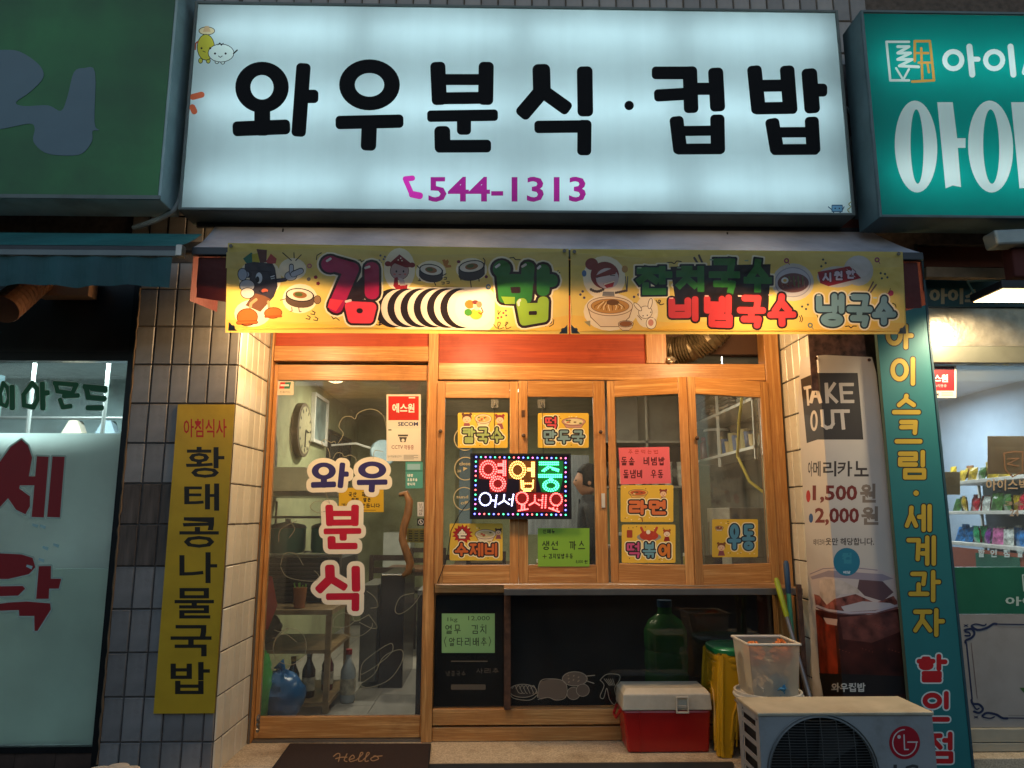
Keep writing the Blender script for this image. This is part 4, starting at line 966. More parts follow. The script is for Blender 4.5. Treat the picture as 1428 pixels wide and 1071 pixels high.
def bowl(f, cx, cy, rx, ry, h, body='#dcc8a8', fillc='#b98a48', foot=True):
    k = 5.712; o = '#6a4a30'
    pl_(a, f, [(cx - rx, cy), (cx - rx * .85, cy + h * .55), (cx - rx * .4, cy + h), (cx + rx * .4, cy + h), (cx + rx * .85, cy + h * .55), (cx + rx, cy)], o)
    pl_(a, f, [(cx - rx + 5, cy), (cx - rx * .82, cy + h * .53), (cx - rx * .4, cy + h - 5), (cx + rx * .4, cy + h - 5), (cx + rx * .82, cy + h * .53), (cx + rx - 5, cy)], body)
    a.ell(*f(cx, cy), rx / k, ry / k, o, n=36); a.ell(*f(cx, cy), (rx - 5) / k, (ry - 5) / k, body, n=36); a.ell(*f(cx, cy), rx * .84 / k, ry * .76 / k, o, n=32); a.ell(*f(cx, cy), (rx * .84 - 4) / k, (ry * .76 - 4) / k, fillc, n=32)
bowl(fc, 348, 555, 185, 78, 165); 
for i in range(11):
    x = 225 + i * 24; a.line([fc(x, 590 - abs(i - 5) * 4), fc(x + 12 * math.sin(i), 555), fc(348 + (x - 348) * .5, 520)], 1.1, '#e5d2a0' if i % 2 else '#7a5426')
a.ell(*fc(370, 525), 9, 4, '#6b4a2a'); bowl(fc, 475, 695, 62, 28, 55, '#dcc8a8', '#8f5a2c')
blob(a, *fc(630, 605), 9, 8.5, CRM, .8, '#6a5038'); blob(a, *fc(675, 695), 6.5, 8, CRM, .8, '#6a5038'); a.ell(*fc(672, 690), 3.8, 4.8, '#c98a72')
for x, y, r_ in ((570, 560, .75), (668, 535, -.2)): a.ell(*fc(x, y), 8, 3.2, '#6a5038', math.pi / 2 - r_); a.ell(*fc(x, y), 7, 2.3, CRM, math.pi / 2 - r_)
for x, y in ((612, 633), (672, 606), (645, 630)): a.ell(*fc(x, y), .9, .9, DK)
ls(a, fc, [(600, 665), (570, 630)], 1, '#6a5038'); ls(a, fc, [(700, 650), (715, 620)], 3, CRM)
a.poly([fc(140, 680), fc(190, 670), fc(190, 720)], '#8f8a6a'); a.ell(*fc(140, 295), 3.2, 4.6, '#4c6a92'); a.ell(*fc(465, 260), 4.4, 5, '#b08040')
for p_ in ((110, 465), (140, 490), (575, 462), (540, 480), (128, 440)): a.ell(*fc(*p_), 1.8, 1.8, '#4a4058')
cur2([fc(715, 510), fc(735, 535), fc(750, 515), fc(735, 510), fc(745, 545), fc(775, 540)], a, 1.4, DK); cur2([fc(800, 208), fc(835, 205), fc(860, 215), fc(880, 195), fc(915, 200)], a, 1.4, DK)
a.ell(*fd(490, 360), 25, 21, '#8e8c96', n=36); a.ell(*fd(490, 360), 23.5, 19.5, '#b2aeb4', n=36); a.ell(*fd(493, 365), 21.5, 13.6, '#6a4440', n=30)
for i in range(16): a.line([fd(400 + i * 12, 350 + 40 * math.sin(i * 2.1)), fd(415 + i * 11, 370 + 30 * math.cos(i * 1.7))], 1.5, ('#8a6250', '#7c2f28', '#5d6a3a')[i % 3])
a.ell(*fd(428, 345), 5, 4.2, '#cfccc4'); a.ell(*fd(428, 345), 2.4, 2, '#c9a04a')
pl_(a, fd, [(685, 280), (940, 236), (1032, 330), (770, 395), (705, 370)], '#8a1a24')
a.ell(*fd(1010, 240), 17, 15, '#c2bcb8'); pl_(a, fd, [(900, 240), (940, 236), (1030, 328), (1000, 335)], '#8a1a24')
for x, y, c_ in ((440, 190, '#8a2a5a'), (1160, 185, '#8a2a5a'), (620, 705, '#5a6a6a')): a.ell(*fd(x, y), 3.6, 3.6, c_); a.ell(*fd(x, y), 1.8, 1.8, '#c9b04a'); a.line([fd(x + 10, y + 10), fd(x + 24, y + 30)], 1, c_)
for x, y in ((730, 182), (715, 235), (750, 210), (1190, 290), (1225, 295), (1200, 330), (1245, 322), (560, 555), (590, 575), (605, 540)): a.ell(*fd(x, y), 1.6, 1.6, '#3f4a48')
for q in (((1130, 360), (1085, 445)), ((1155, 380), (1100, 455))): ls(a, fd, q, 2.2, '#6d5348')
for x, y, r_ in ((1240, 475, 5.4), (1275, 445, 4)): a.ell(*fd(x, y), r_, r_, '#b23350')
ls(a, fd, [(1270, 410), (1262, 445)], 1.1, '#4a3a2a'); ls(a, fd, [(908, 710), (935, 705), (955, 720), (975, 705), (1000, 705)], 1.4, DK)
for q in ([(538, 630), (548, 655), (540, 675)], [(552, 625), (563, 655), (553, 678)], [(672, 615), (685, 650), (720, 660)], [(1290, 525), (1310, 535), (1318, 558)]): ls(a, fd, q, 1.2, DK)
for q in (((1018, 170), (1075, 265)), ((1055, 150), (1105, 265))): ls(a, fc, q, 3, '#4b3c3c')
a.grp = 'lettering'
def hb(txt, boxes_, w, col, ow, rd, out=DK, hw=2, stage=0, hi=None):
    for ch, b_ in zip(txt, boxes_):
        for q in syl(ch):
            q = [(b_[0] + w / 2 + x * (b_[2] - b_[0] - w), b_[1] + w / 2 + y * (b_[3] - b_[1] - w)) for x, y in q]
            if stage == 0: a.line(q, w + 2 * (ow + hw), HALO, rd)
            if stage == 1: a.line(q, w + 2 * ow, out, rd)
            if stage == 2: a.line(q, w, col, rd)
        if stage == 2 and hi: a.line([(b_[0] + 2, b_[1] + 2.5), (b_[0] + 6, b_[1] + 2.5)], 1.8, hi)
G4 = ((888, 371, 937, 412), (943, 371, 985, 408), (988, 360, 1032, 410), (1037, 361, 1077, 408))
R4 = ((932, 414, 977, 450), (981, 411, 1024, 457), (1028, 410, 1069, 457), (1071, 408, 1110, 456))
L3 = ((1137, 409, 1177, 455), (1180, 409, 1218, 455), (1217, 412, 1251, 453))
for stg in (0, 1, 2):
    hb('잔치국수', G4, 9.5, '#2f6a30', 2.6, .25, '#141a24', stage=stg, hi='#7f9a80')
    if stg == 1: a.poly([(935, 372), (1075, 368), (1072, 440), (945, 445)], '#1e1a1c')
for stg in (0, 1, 2): 
    if stg == 0: continue
    hb('비빔국수', R4, 9.2, '#b5383c', 2.6, .9, DK, stage=stg, hi='#d8a8a0')
for stg in (0, 1, 2): hb('냉국수', L3, 8.4, '#6c8e9c', 2.4, .95, '#26333c', stage=stg, hi='#b8c8cc')
a.hg('시원한', *fd(722, 285), *fd(985, 360), 2.6, '#c9b8c4', slope=-.13, out='#4e1420', ow=.9)
a.build(YBf, b2)
# grommet tabs and bolts holding the banners
tabm = mat('tab grey', '#57524a', .6)
for bn, pts in ((b1, ((322, 343), (325, 456), (787, 350), (785, 460))), (b2, ((801, 351), (803, 460), (1253, 354), (1257, 460)))):
    for x, y in pts:
        c = P(x, y, YB - .012); mb = MB()
        if y > 400: s_ = -1 if x in (325, 803) else 1; mb.add([c + Vector((s_ * .022, 0, -.018)), c + Vector((-s_ * .02, 0, -.018)), c + Vector((s_ * .022, 0, .026)), c + Vector((s_ * .022, .003, -.018)), c + Vector((-s_ * .02, .003, -.018)), c + Vector((s_ * .022, .003, .026))], [(0, 1, 2), (3, 5, 4), (0, 3, 4, 1), (1, 4, 5, 2), (2, 5, 3, 0)])
        mb.disc(c, .009, (0, -1, 0), .004, 10); obj('grommet', mb, tabm, bn)

# ================================================================== CARDS, NOTES AND STICKERS ON THE GLASS
GP = 4.385
def card(name, label, cat, q, fn, paint, kind='paper', group=None, rad=1.5, fns=None, thick=.0012, back=None):
    """q = (x0, y0, x1, y1) in the photo; a thin printed sheet with its own back"""
    c = fn((q[0] + q[2]) / 2, q[3]); t = thing(name, label, cat, c, group)
    a = Art(kind); paint(a, q); a.build(fn, t)
    A_, B_2, C_, D_ = [fn(*p) for p in ((q[0] + .4, q[1] + .4), (q[2] - .4, q[1] + .4), (q[2] - .4, q[3] - .4), (q[0] + .4, q[3] - .4))]
    n = (B_2 - A_).cross(D_ - A_).normalized()
    if n.y < 0: n = -n
    obj('backing', MB().hexa([p + n * .0004 for p in (A_, B_2, C_, D_)], n * thick), back or mat('card backing', '#b9b09a', .7), t)
    return t
YEL = '#dcb33c'
def cbase(a, q, col=YEL, dec=1):
    a.grp = 'sheet'; a.rect(*q, col, 2.2); a.grp = 'picture'
    rr = random.Random(int(q[0] * 7 + q[1]))
    for _ in range(14):
        x, y = rr.uniform(q[0] + 4, q[2] - 4), rr.choice([rr.uniform(q[1] + 3, q[1] + 8), rr.uniform(q[3] - 7, q[3] - 3)]); a.ell(x, y, .9, .7, rr.choice(['#7a3a20', '#f0dfb0', '#4a3a30', '#f0dfb0']), n=7)
def bubs(a, txt, x0, y0, x1, y1, w, col, out='#241a18', gap=.1, ow=1.9, halo=True, slope=0):
    if halo: a.hg(txt, x0, y0, x1, y1, w, '#efe2b8', .95, None, 0, '#efe2b8', ow + 1.3, gap=gap, slope=slope)
    a.hg(txt, x0, y0, x1, y1, w, col, .95, out, ow, gap=gap, slope=slope)
def kid(a, x, y, s, hair, face='#e6bd96', body='#8c4a50'):
    a.poly([(x - 5 * s, y + 12 * s), (x - 3 * s, y + 5 * s), (x + 3 * s, y + 5 * s), (x + 5 * s, y + 12 * s)], body); a.ell(x, y - 1 * s, 5.6 * s, 5 * s, hair); a.ell(x, y + 1 * s, 4.8 * s, 4 * s, face)
    for k in (-1, 1): a.ell(x + k * 4.4 * s, y - 5.2 * s, 1.8 * s, 1.8 * s, hair); a.ell(x + k * 1.8 * s, y + s, .5, .6, '#2a1a14', n=6)
    a.line([(x - 1, y + 3 * s), (x + 1, y + 3 * s)], .7, '#a03028')
def dish(a, x, y, rx, ry, food, rim='#d9c7a6'):
    a.poly([(x - rx, y), (x - rx * .6, y + ry * 1.5), (x + rx * .6, y + ry * 1.5), (x + rx, y)], '#7a5a40'); a.poly([(x - rx + 1, y), (x - rx * .58, y + ry * 1.4), (x + rx * .58, y + ry * 1.4), (x + rx - 1, y)], rim)
    a.ell(x, y, rx, ry, '#7a5a40'); a.ell(x, y, rx - .8, ry - .8, rim); a.ell(x, y, rx * .78, ry * .68, food)
    rr = random.Random(int(x + y))
    for _ in range(7): a.ell(x + rr.uniform(-.6, .6) * rx, y + rr.uniform(-.45, .45) * ry, rx * .13, ry * .17, rr.choice(['#e0c890', '#6a4a24', '#4d6a2a', '#c0482a']), n=8)
FP = onY(GP)
MG = 'printed menu cards stuck on the window panes'
def p1(a, q): cbase(a, q); kid(a, 651, 584, 1.2, '#5a3020'); kid(a, 697, 585, 1.1, '#8a2530'); dish(a, 674, 584, 12, 7, '#cfa860'); bubs(a, '칼국수', 645, 596, 702, 618, 3.2, '#98a862')
def p2(a, q): cbase(a, q); dish(a, 800, 588, 17, 6, '#d8cba0', '#b98a80'); bubs(a, '떡', 760, 581, 777, 598, 2.5, '#d04a52'); bubs(a, '만두국', 758, 600, 815, 619, 3.1, '#7898a0')
def p3(a, q):
    cbase(a, q)
    star = []
    for k in range(28): r_ = 14 if k % 2 else 10; star.append((645 + r_ * 1.05 * math.cos(k * math.pi / 14), 745 + r_ * math.sin(k * math.pi / 14)))
    a.poly(star, '#a81f1c'); dish(a, 677, 745, 15, 7, '#c9b27c'); kid(a, 695, 742, .8, '#3a2018'); bubs(a, '손', 638, 738, 651, 751, 2.6, '#ece0c0', '#5a1512', halo=False, ow=1)
    bubs(a, '수제비', 634, 757, 695, 776, 3.4, '#c4622a')
card('menu_card', 'yellow card with green lettering and two children, left window upper pane', 'menu card', (638.5, 575.5, 708, 624.5), FP, p1, group=MG)
card('menu_card', 'yellow card with red and grey-blue lettering above the LED board right end', 'menu card', (750, 576, 821, 624.5), FP, p2, group=MG)
card('menu_card', 'yellow card with orange lettering and red starburst under the LED board', 'menu card', (627, 730, 701, 781.5), FP, p3, group=MG)
def p4(a, q):
    a.grp = 'sheet'; a.rect(*q, '#7fae38'); a.grp = 'handwriting'; k = '#1c2414'
    a.hg('신메뉴', 757, 738, 774, 744, .9, k); a.hg('생선 까스', 756, 754, 816, 767, 1.5, k, 1, gap=.25); a.line([(757, 776), (762, 776)], 1, k); a.line([(759.5, 773.5), (759.5, 778.5)], 1, k); a.hg('김치덮밥우동', 765, 772, 799, 779, .9, k); a.text('8,000', 803, 781, 813, 786, k, .01); a.hg('원', 815, 781, 820, 786, .8, k)
card('paper_note', 'bright green handwritten paper note under the LED board right end', 'note', (750, 736.5, 822, 790), FP, p4)
def p5(a, q):
    a.grp = 'sheet'; a.poly([(862.5, 624.5), (933, 623), (936, 674), (865.5, 675.5)], '#e0646c'); a.grp = 'handwriting'; k = '#5a1418'
    a.hg('주문먹는법', 876, 627, 918, 633, .8, '#b83a30', gap=.4); a.hg('돌솥 비빔밥', 866, 637, 927, 649, 1.5, k, 1, gap=.2); a.hg('돌냄비 우동', 869, 655, 925, 667, 1.5, k, 1, gap=.2)
card('paper_note', 'pink handwritten paper note above two yellow menu cards', 'note', (863.5, 624.5, 934, 675), F3, p5)
def p6(a, q): cbase(a, q); dish(a, 890, 687, 14, 5, '#b8542a', '#d8a850'); kid(a, 925, 688, .9, '#8a3a24'); bubs(a, '라면', 877, 697, 930, 718, 4.6, '#cf6f3c'); a.line([(895, 722), (896, 727)], 1.4, '#7a3a28')
def p7(a, q):
    cbase(a, q); a.ell(905, 749, 17, 6, '#8e8c84'); a.ell(905, 747, 13, 7, '#b03a22'); a.ell(904, 742, 3, 3, '#e0d8c0')
    for x in (-1, 1): a.line([(905 + x * 6, 746), (905 + x * 11, 736)], 3.4, '#b8402a')
    a.rect(874, 739, 882, 750, '#9a3a20', 1.5); kid(a, 930, 744, .9, '#a0481c', '#e8ceb0', '#8a2018'); bubs(a, '떡', 874, 756, 893, 778, 2.9, '#c0507c'); bubs(a, '볶', 896, 756, 915, 778, 3.1, '#6898a4'); bubs(a, '이', 918, 758, 936, 778, 4.2, '#cc7426')
def p8(a, q):
    cbase(a, q); dish(a, 1003, 736, 6, 3, '#8a5030'); kid(a, 1006, 763, 1.0, '#7a4a28')
    bubs(a, '우동', 1015, 731, 1053, 767, 5.2, '#4f8aa4', '#1c2a38', gap=.08)
card('menu_card', 'yellow card with thick orange two-syllable lettering directly below pink note', 'menu card', (865.5, 676.5, 939, 728), F3, p6, group=MG)
card('menu_card', 'yellow card with pink, blue and orange lettering, lowest in its column', 'menu card', (867, 731.5, 942, 785), F3, p7, group=MG)
card('menu_card', 'yellow card with large blue two-syllable lettering alone on the rightmost sash', 'menu card', (993, 724, 1057, 777), F4, p8, group=MG)
def p9(a, q):
    a.grp = 'sheet'; a.rect(*q, '#86b070'); a.grp = 'handwriting'; k = '#2c3a26'
    a.text('1kg', 624, 861, 638, 868, k); a.text('12,000', 653, 859, 683, 866, k); a.hg('열무 김치', 621, 871, 679, 884, 1.2, k, 1, gap=.3); a.hg('알타리배추', 626, 889, 679, 901, 1.1, k, 1, gap=.3)
    a.line([(622, 888), (619.5, 894), (622, 902)], .9, k); a.line([(682, 888), (684.5, 894), (682, 901)], .9, k)
card('paper_note', 'pale green handwritten note on the small dark lower window', 'note', (616, 855.5, 690, 910.5), onY(4.456), p9)
DF = onY(4.464)
def p10(a, q):
    a.grp = 'sheet'; a.rect(*q, '#d9d0bd'); a.grp = 'picture'
    a.rect(541.5, 552.5, 584, 586, '#bd1e16'); a.text('에스원', 547, 562.5, 578, 575.5, '#efe6dc', .03); a.rect(570, 553.5, 579, 555.5, '#efd8d0')
    a.text('SECOM', 555, 588.5, 583, 594, '#232656', .03); a.rect(541, 597.5, 585.5, 634, '#e4d8c2'); a.rect(555, 606, 569, 608.5, '#4a443c'); a.poly([(556.5, 609.5), (567.5, 609.5), (565.5, 616.5), (558.5, 616.5)], '#4a443c'); a.ell(562, 614, 2.2, 2.2, '#e4d8c2')
    a.text('CCTV', 546, 621, 562, 626, '#7a3a2a', .01); a.text('작동중', 563.5, 620.5, 577, 627, '#8a2a1e', .01); a.text('U+지능형CCTV', 541, 635, 560, 638, '#4a4a48', 0); a.rect(541.5, 598.5, 546, 600.5, '#5c6a4a')
    for i in range(4): a.rect(563, 634.5 + i * 1.7, 583 - (i % 2) * 6, 635.3 + i * 1.7, '#8a8478')
card('security_sticker', 'white and red security camera notice sticker at top right of door', 'sticker', (539, 550, 587, 643), DF, p10)
def p11(a, q):
    a.grp = 'sheet'; a.rect(*q, '#cfc3ac', 1.5); a.grp = 'picture'; a.poly([(391, 533), (406, 533), (404, 542), (389, 542)], '#b5272a'); a.poly([(398, 533), (406, 533), (404, 542), (396, 542)], '#1c6a55'); a.rect(391, 536, 403, 538.6, '#d8d8d0'); a.text('신용카드', 390, 545, 405, 548.4, '#5a5044', 0)
card('payment_sticker', 'small card payment sticker at top left of door glass', 'sticker', (385.5, 531.8, 409.5, 551), DF, p11)
def p12(a, q):
    a.grp = 'sheet'; a.rect(*q, '#cba21c'); a.grp = 'handwriting'; k = '#2a220c'
    a.hg('국산 재료', 486, 686, 516, 693, 1.1, k, gap=.2); a.hg('직접 담은', 490, 694, 517, 700, 1.1, k, gap=.2); a.hg('김치로 만듭니다', 476, 702, 530, 708, 1.0, k, gap=.15); a.line([(478, 711.5), (524, 711.5)], .6, k)
card('paper_note', 'yellow handwritten note behind the blue cutout letters on the door', 'note', (472.5, 680, 535, 714), onY(4.4697), p12, thick=.0008)
def p13(a, q):
    a.grp = 'sheet'; a.rect(*q, '#4f9a8c'); a.grp = 'picture'; a.rect(q[0], q[1], q[2], q[1] + 1, '#2e6a60'); a.rect(q[0], 656, q[2], 657.5, '#2e6a60'); a.rect(568, 647, 586, 655, '#8fb8c0'); a.hg('내전', 568, 661, 576, 665, .9, '#e0e8e0'); a.hg('호집주음', 568, 667, 582, 671, .8, '#e0e8e0'); a.hg('합니다', 568, 673, 579, 677, .8, '#e0e8e0')
card('notice_sticker', 'teal notice sticker below the security sticker on the door', 'sticker', (565.5, 643.5, 589.5, 681), DF, p13)
def p14(a, q):
    a.grp = 'sheet'; a.rect(*q, '#cfa22a'); a.grp = 'picture'
    for i in range(5):
        for j in range(3): a.rect(q[0] + 3 + j * 8, q[1] + 3 + i * 3.4, q[0] + 8 + j * 8, q[1] + 4.2 + i * 3.4, '#4a3a14')
card('notice_sticker', 'small yellow opening-hours sticker right of the wooden door handle', 'sticker', (567, 737, 592, 756.5), onY(4.482), p14)
def p15(a, q): a.grp = 'sheet'; a.rect(*q, '#d8d4c8', .8); a.grp = 'picture'; a.vtext('당기세요', q[0] + 2, q[1] + 1.5, q[2] - 2, q[3] - 1.5, '#33302c')
card('notice_sticker', 'narrow white upright sticker near the wooden door handle', 'sticker', (582, 700, 591, 720), DF, p15)
def p16(a, q): a.grp = 'sheet'; a.rect(*q, '#1c1c1c'); a.grp = 'picture'; a.ell(587, 728, 4, 4, '#c8c4b8'); a.ell(587, 728, 3, 3, '#1c1c1c'); a.line([(584.6, 725.6), (589.4, 730.4)], .9, '#c8c4b8'); a.rect(586, 725.6, 587.4, 730, '#c8c4b8')
card('notice_sticker', 'small black square sticker with round crossed symbol on the door', 'sticker', (582, 723, 592, 733), DF, p16)
# opening hours rings on the left pane
a = Art(); a.grp = 'ring_decal'; rc = '#c9b685'
for i, (cx, cy) in enumerate(((648.5, 612), (649, 653.5), (647.5, 695.5))):
    a.grp = 'ring_decal'; a.ell(cx, cy, 15.5, 16.5, rc, n=36); a.ell(cx, cy, 14.3, 15.3, None, n=36)
a.grp = 'hours_print'
a.text('close', 640.5, 644, 656, 649, rc, .02); a.text('20', 637.5, 655, 643, 658.5, rc, .02); a.text('sund', 636.5, 690.5, 653, 695, rc, .02); a.text('off', 642.5, 698.5, 653, 703.5, rc, .02); a.poly([(646, 651), (652, 653), (646, 657)], rc)
a.build(onY(GP + .008), s1)
# food drawings on the dark lower window
lw = Art(); 
def c0(x, y): return (590 + x / 2.694, 800 + y / 2.694)
wc2 = '#a8967a'; mk = '#75604c'
def ol(pts, f=c0, w=.9, col=wc2): cur2([f(*p) for p in pts], lw, w, col)
lw.grp = 'food_drawing'
for cx, cy, rx, ry in ((375, 440, 52, 26), (570, 395, 48, 28)):
    lw.ell(*c0(cx, cy), rx / 2.694, ry / 2.694, wc2, n=30); lw.ell(*c0(cx, cy), rx / 2.694 - 1, ry / 2.694 - 1, mk if cx > 500 else '#3a2f24', n=30)
for i in range(6): ol([(335 + i * 14, 432), (345 + i * 14, 420), (358 + i * 14, 446), (372 + i * 10, 450)])
ol([(325, 445), (340, 468), (400, 475), (430, 455)])
lw.poly([c0(*p) for p in ((430, 465), (440, 405), (480, 395), (520, 400), (540, 420), (535, 465), (500, 475), (470, 465), (445, 472))], mk); ol([(430, 465), (440, 405), (480, 395), (525, 402), (540, 425), (535, 465), (500, 475), (470, 465), (432, 472)])
for x, y in ((565, 450), (600, 438)): lw.ell(*c0(x, y), 9.5, 9, wc2); lw.ell(*c0(x, y), 8.7, 8.2, '#6a5846')
for i in range(14): lw.ell(*c0(545 + (i * 37) % 55, 382 + (i * 23) % 28), 1, 1, '#a88a6a', n=6)
ol([(610, 385), (645, 382)], w=1.2); ol([(612, 402), (642, 412)], w=1.2)
ol([(665, 400), (690, 378), (735, 380), (738, 400), (720, 430), (728, 470), (718, 492), (700, 470), (690, 430), (678, 468), (665, 460), (680, 420), (665, 400)])
for i in range(5): ol([(680 + i * 8, 395), (700 + i * 5, 420)], w=.8)
lw.rect(*c0(105, 416), *c0(235, 436), '#5c5040', 1.5); lw.rect(*c0(105, 327), *c0(242, 331), '#6a5c48'); lw.hg('사리추', *c0(200, 355), *c0(285, 375), .9, '#5c5040'); lw.hg('냉콩국수', *c0(85, 365), *c0(160, 385), .9, '#4a4234')
lw.build(onY(4.4615), sf)

# ================================================================== LED BOARD
led = thing('led_sign', 'lit black LED board with coloured Korean dot letters hanging in front of window sashes', 'LED sign', P(725, 724, 4.36))
YL = 4.345
LB = [P(x, y, YL) for x, y in ((656, 631), (797, 634), (796, 724), (655, 724))]
lx0, lx1 = (LB[0].x + LB[3].x) / 2, (LB[1].x + LB[2].x) / 2; lz1, lz0 = (LB[0].z + LB[1].z) / 2, LB[2].z
box('board', lx0 + .008, lx1 - .008, YL, YL + .012, lz0 + .008, lz1 - .008, mat('black LED board', '#1c1628', .3), led)
fr_ = MB(); w = .012
for x0_, x1_, z0_, z1_ in ((lx0, lx1, lz1 - w, lz1), (lx0, lx1, lz0, lz0 + w), (lx0, lx0 + w, lz0 + w, lz1 - w), (lx1 - w, lx1, lz0 + w, lz1 - w)): fr_.box(x0_, x1_, YL - .01, YL + .02, z0_, z1_)
obj('frame', fr_, BK, led)
def f8(x, y): return (630 + x / 5.95, 560 + y / 5.95)
def ring(cx, cy, rx, ry, n, ph=0): return [(cx + rx * math.cos(2 * math.pi * (k + ph) / n), cy + ry * math.sin(2 * math.pi * (k + ph) / n)) for k in range(n)]
def dots(p, q, n): return [(p[0] + (q[0] - p[0]) * k / (n - 1), p[1] + (q[1] - p[1]) * k / (n - 1)) for k in range(n)]
RED, YLW, GRN, WH_, BLU, PNK = 'red', 'amber', 'green', 'white', 'blue', 'pink'
DL = {k: [] for k in (RED, YLW, GRN, WH_, BLU, PNK)}
def cols(xs_, y0, y1, n): return [p for x in xs_ for p in dots((x, y0), (x, y1), n)]
DL[RED] += ring(303, 562, 68, 70, 22) + ring(303, 562, 47, 49, 16) + cols((428, 444), 494, 612, 9) + dots((386, 518), (416, 518), 3) + dots((386, 532), (416, 532), 3) + dots((386, 574), (416, 574), 3) + dots((386, 588), (416, 588), 3) + ring(382, 682, 62, 60, 20) + ring(382, 682, 43, 41, 14)
DL[YLW] += ring(546, 568, 66, 70, 22) + ring(546, 568, 46, 50, 16) + cols((666, 682), 506, 620, 9) + dots((632, 556), (656, 556), 3) + dots((632, 572), (656, 572), 3) + dots((575, 655), (580, 715), 5) + dots((592, 660), (596, 705), 4) + dots((610, 680), (660, 680), 4) + dots((676, 655), (672, 715), 5) + dots((588, 725), (665, 725), 6) + dots((600, 740), (652, 740), 5)
DL[GRN] += dots((730, 505), (882, 505), 11) + dots((730, 522), (882, 522), 11) + dots((800, 538), (752, 574), 5) + dots((815, 545), (768, 578), 4) + dots((820, 545), (885, 565), 6) + dots((835, 562), (882, 578), 4) + dots((724, 608), (908, 608), 13) + dots((724, 626), (908, 626), 13) + dots((815, 640), (815, 652), 2) + dots((830, 640), (830, 652), 2) + ring(822, 697, 64, 46, 20) + ring(822, 697, 46, 30, 14)
DL[WH_] += ring(278, 810, 48, 52, 18) + dots((330, 820), (358, 822), 3) + dots((372, 780), (360, 872), 7) + dots((436, 775), (432, 815), 4) + dots((424, 828), (388, 850), 4) + dots((444, 828), (474, 850), 4) + dots((478, 812), (498, 812), 2) + dots((512, 772), (498, 862), 7)
DL[RED] += ring(583, 802, 48, 50, 18) + dots((582, 862), (580, 890), 3) + dots((602, 862), (602, 890), 3) + dots((555, 905), (630, 892), 6) + dots((690, 780), (690, 826), 4) + dots((680, 838), (645, 858), 4) + dots((700, 842), (726, 858), 3) + dots((722, 818), (742, 818), 2) + dots((756, 780), (748, 880), 7) + dots((782, 780), (776, 880), 7) + ring(866, 812, 48, 50, 18) + dots((850, 862), (842, 884), 2) + dots((878, 866), (874, 890), 2) + dots((808, 884), (888, 914), 7)
seq = [BLU, GRN, PNK, BLU, GRN, RED, BLU, GRN, RED, PNK]
bp_ = [p for p in dots((203, 460), (945, 470), 20)] + dots((945, 508), (945, 900), 11) + dots((945, 940), (190, 932), 20) + dots((195, 890), (200, 498), 11)
for i, p in enumerate(bp_): DL[seq[i % 10]].append(p)
LC_ = {RED: ((1, .13, .12), 3.2), YLW: ((1, .55, .14), 2.6), GRN: ((.08, 1, .4), 2.6), WH_: ((.6, .62, 1), 2.6), BLU: ((.12, .15, 1), 5), PNK: ((1, .16, .5), 3.2)}
# LED glow painted as colour fields on the board under the dots
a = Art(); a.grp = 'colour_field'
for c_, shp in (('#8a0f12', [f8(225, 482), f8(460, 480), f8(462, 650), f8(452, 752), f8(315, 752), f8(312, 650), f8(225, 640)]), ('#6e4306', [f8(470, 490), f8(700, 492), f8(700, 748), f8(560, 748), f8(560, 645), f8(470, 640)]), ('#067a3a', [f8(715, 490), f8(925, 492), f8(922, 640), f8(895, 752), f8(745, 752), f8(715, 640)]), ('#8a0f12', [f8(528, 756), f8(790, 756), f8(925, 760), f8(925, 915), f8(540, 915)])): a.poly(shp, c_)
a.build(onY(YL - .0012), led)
for cn, pts in DL.items():
    rgb, es = LC_[cn]; mb = MB(); small = []
    for p in pts:
        c = P(*f8(*p), YL - .002); r_ = .0052
        b0 = len(mb.v); mb.v += [c + Vector((r_ * math.cos(k * math.pi / 4), 0, r_ * math.sin(k * math.pi / 4))) for k in range(8)] + [c + Vector((r_ * .7 * math.cos(k * math.pi / 4), -r_ * .8, r_ * .7 * math.sin(k * math.pi / 4))) for k in range(8)]
        for k in range(8): mb.face((b0 + k, b0 + (k + 1) % 8, b0 + 8 + (k + 1) % 8, b0 + 8 + k))
        mb.face([b0 + 8 + k for k in range(8)])
    obj(cn + '_led_dots', mb, emit('LED ' + cn, rgb, es), led, kind='stuff')
for x in (689, 756):
    wr = MB(); tp = P(x, 566, 4.372); wr.tube([tp, Vector((tp.x + .004, 4.36, lz1))], .0018, 6); obj('hanging_wire', wr, BK, led)
hk = []
for x, sx_ in ((690, s1), (755, s2)):
    c = P(x, 563, 4.383); hk_ = thing('hook', 'clear plastic wall hook on the left sash, holding the LED board wire' if x < 700 else 'clear plastic wall hook on the second sash, holding the LED board wire', 'hook', c)
    box('plate', c.x - .022, c.x + .022, c.y, c.y + .004, c.z - .026, c.z + .026, sheet('clear plastic plate', '#9a958a', .2, .15, see=.55), hk_, .001)
    obj('prong', MB().tube([c + Vector((0, 0, .008)), c + Vector((0, -.012, .004)), c + Vector((0, -.016, -.01)), c + Vector((0, -.01, -.016))], .003, 6), STEEL, hk_)
cb = [P(656, 697, YL + .01), P(642, 715, 4.35), P(629, 740, 4.36), P(624, 775, 4.372), P(615, 800, 4.372), P(610, 813, 4.378)]
tags(obj('power_cable', MB().tube(cb, .0028, 6), BK, smooth=True), 'thin black power cable running from LED board down the left sash', 'cable')

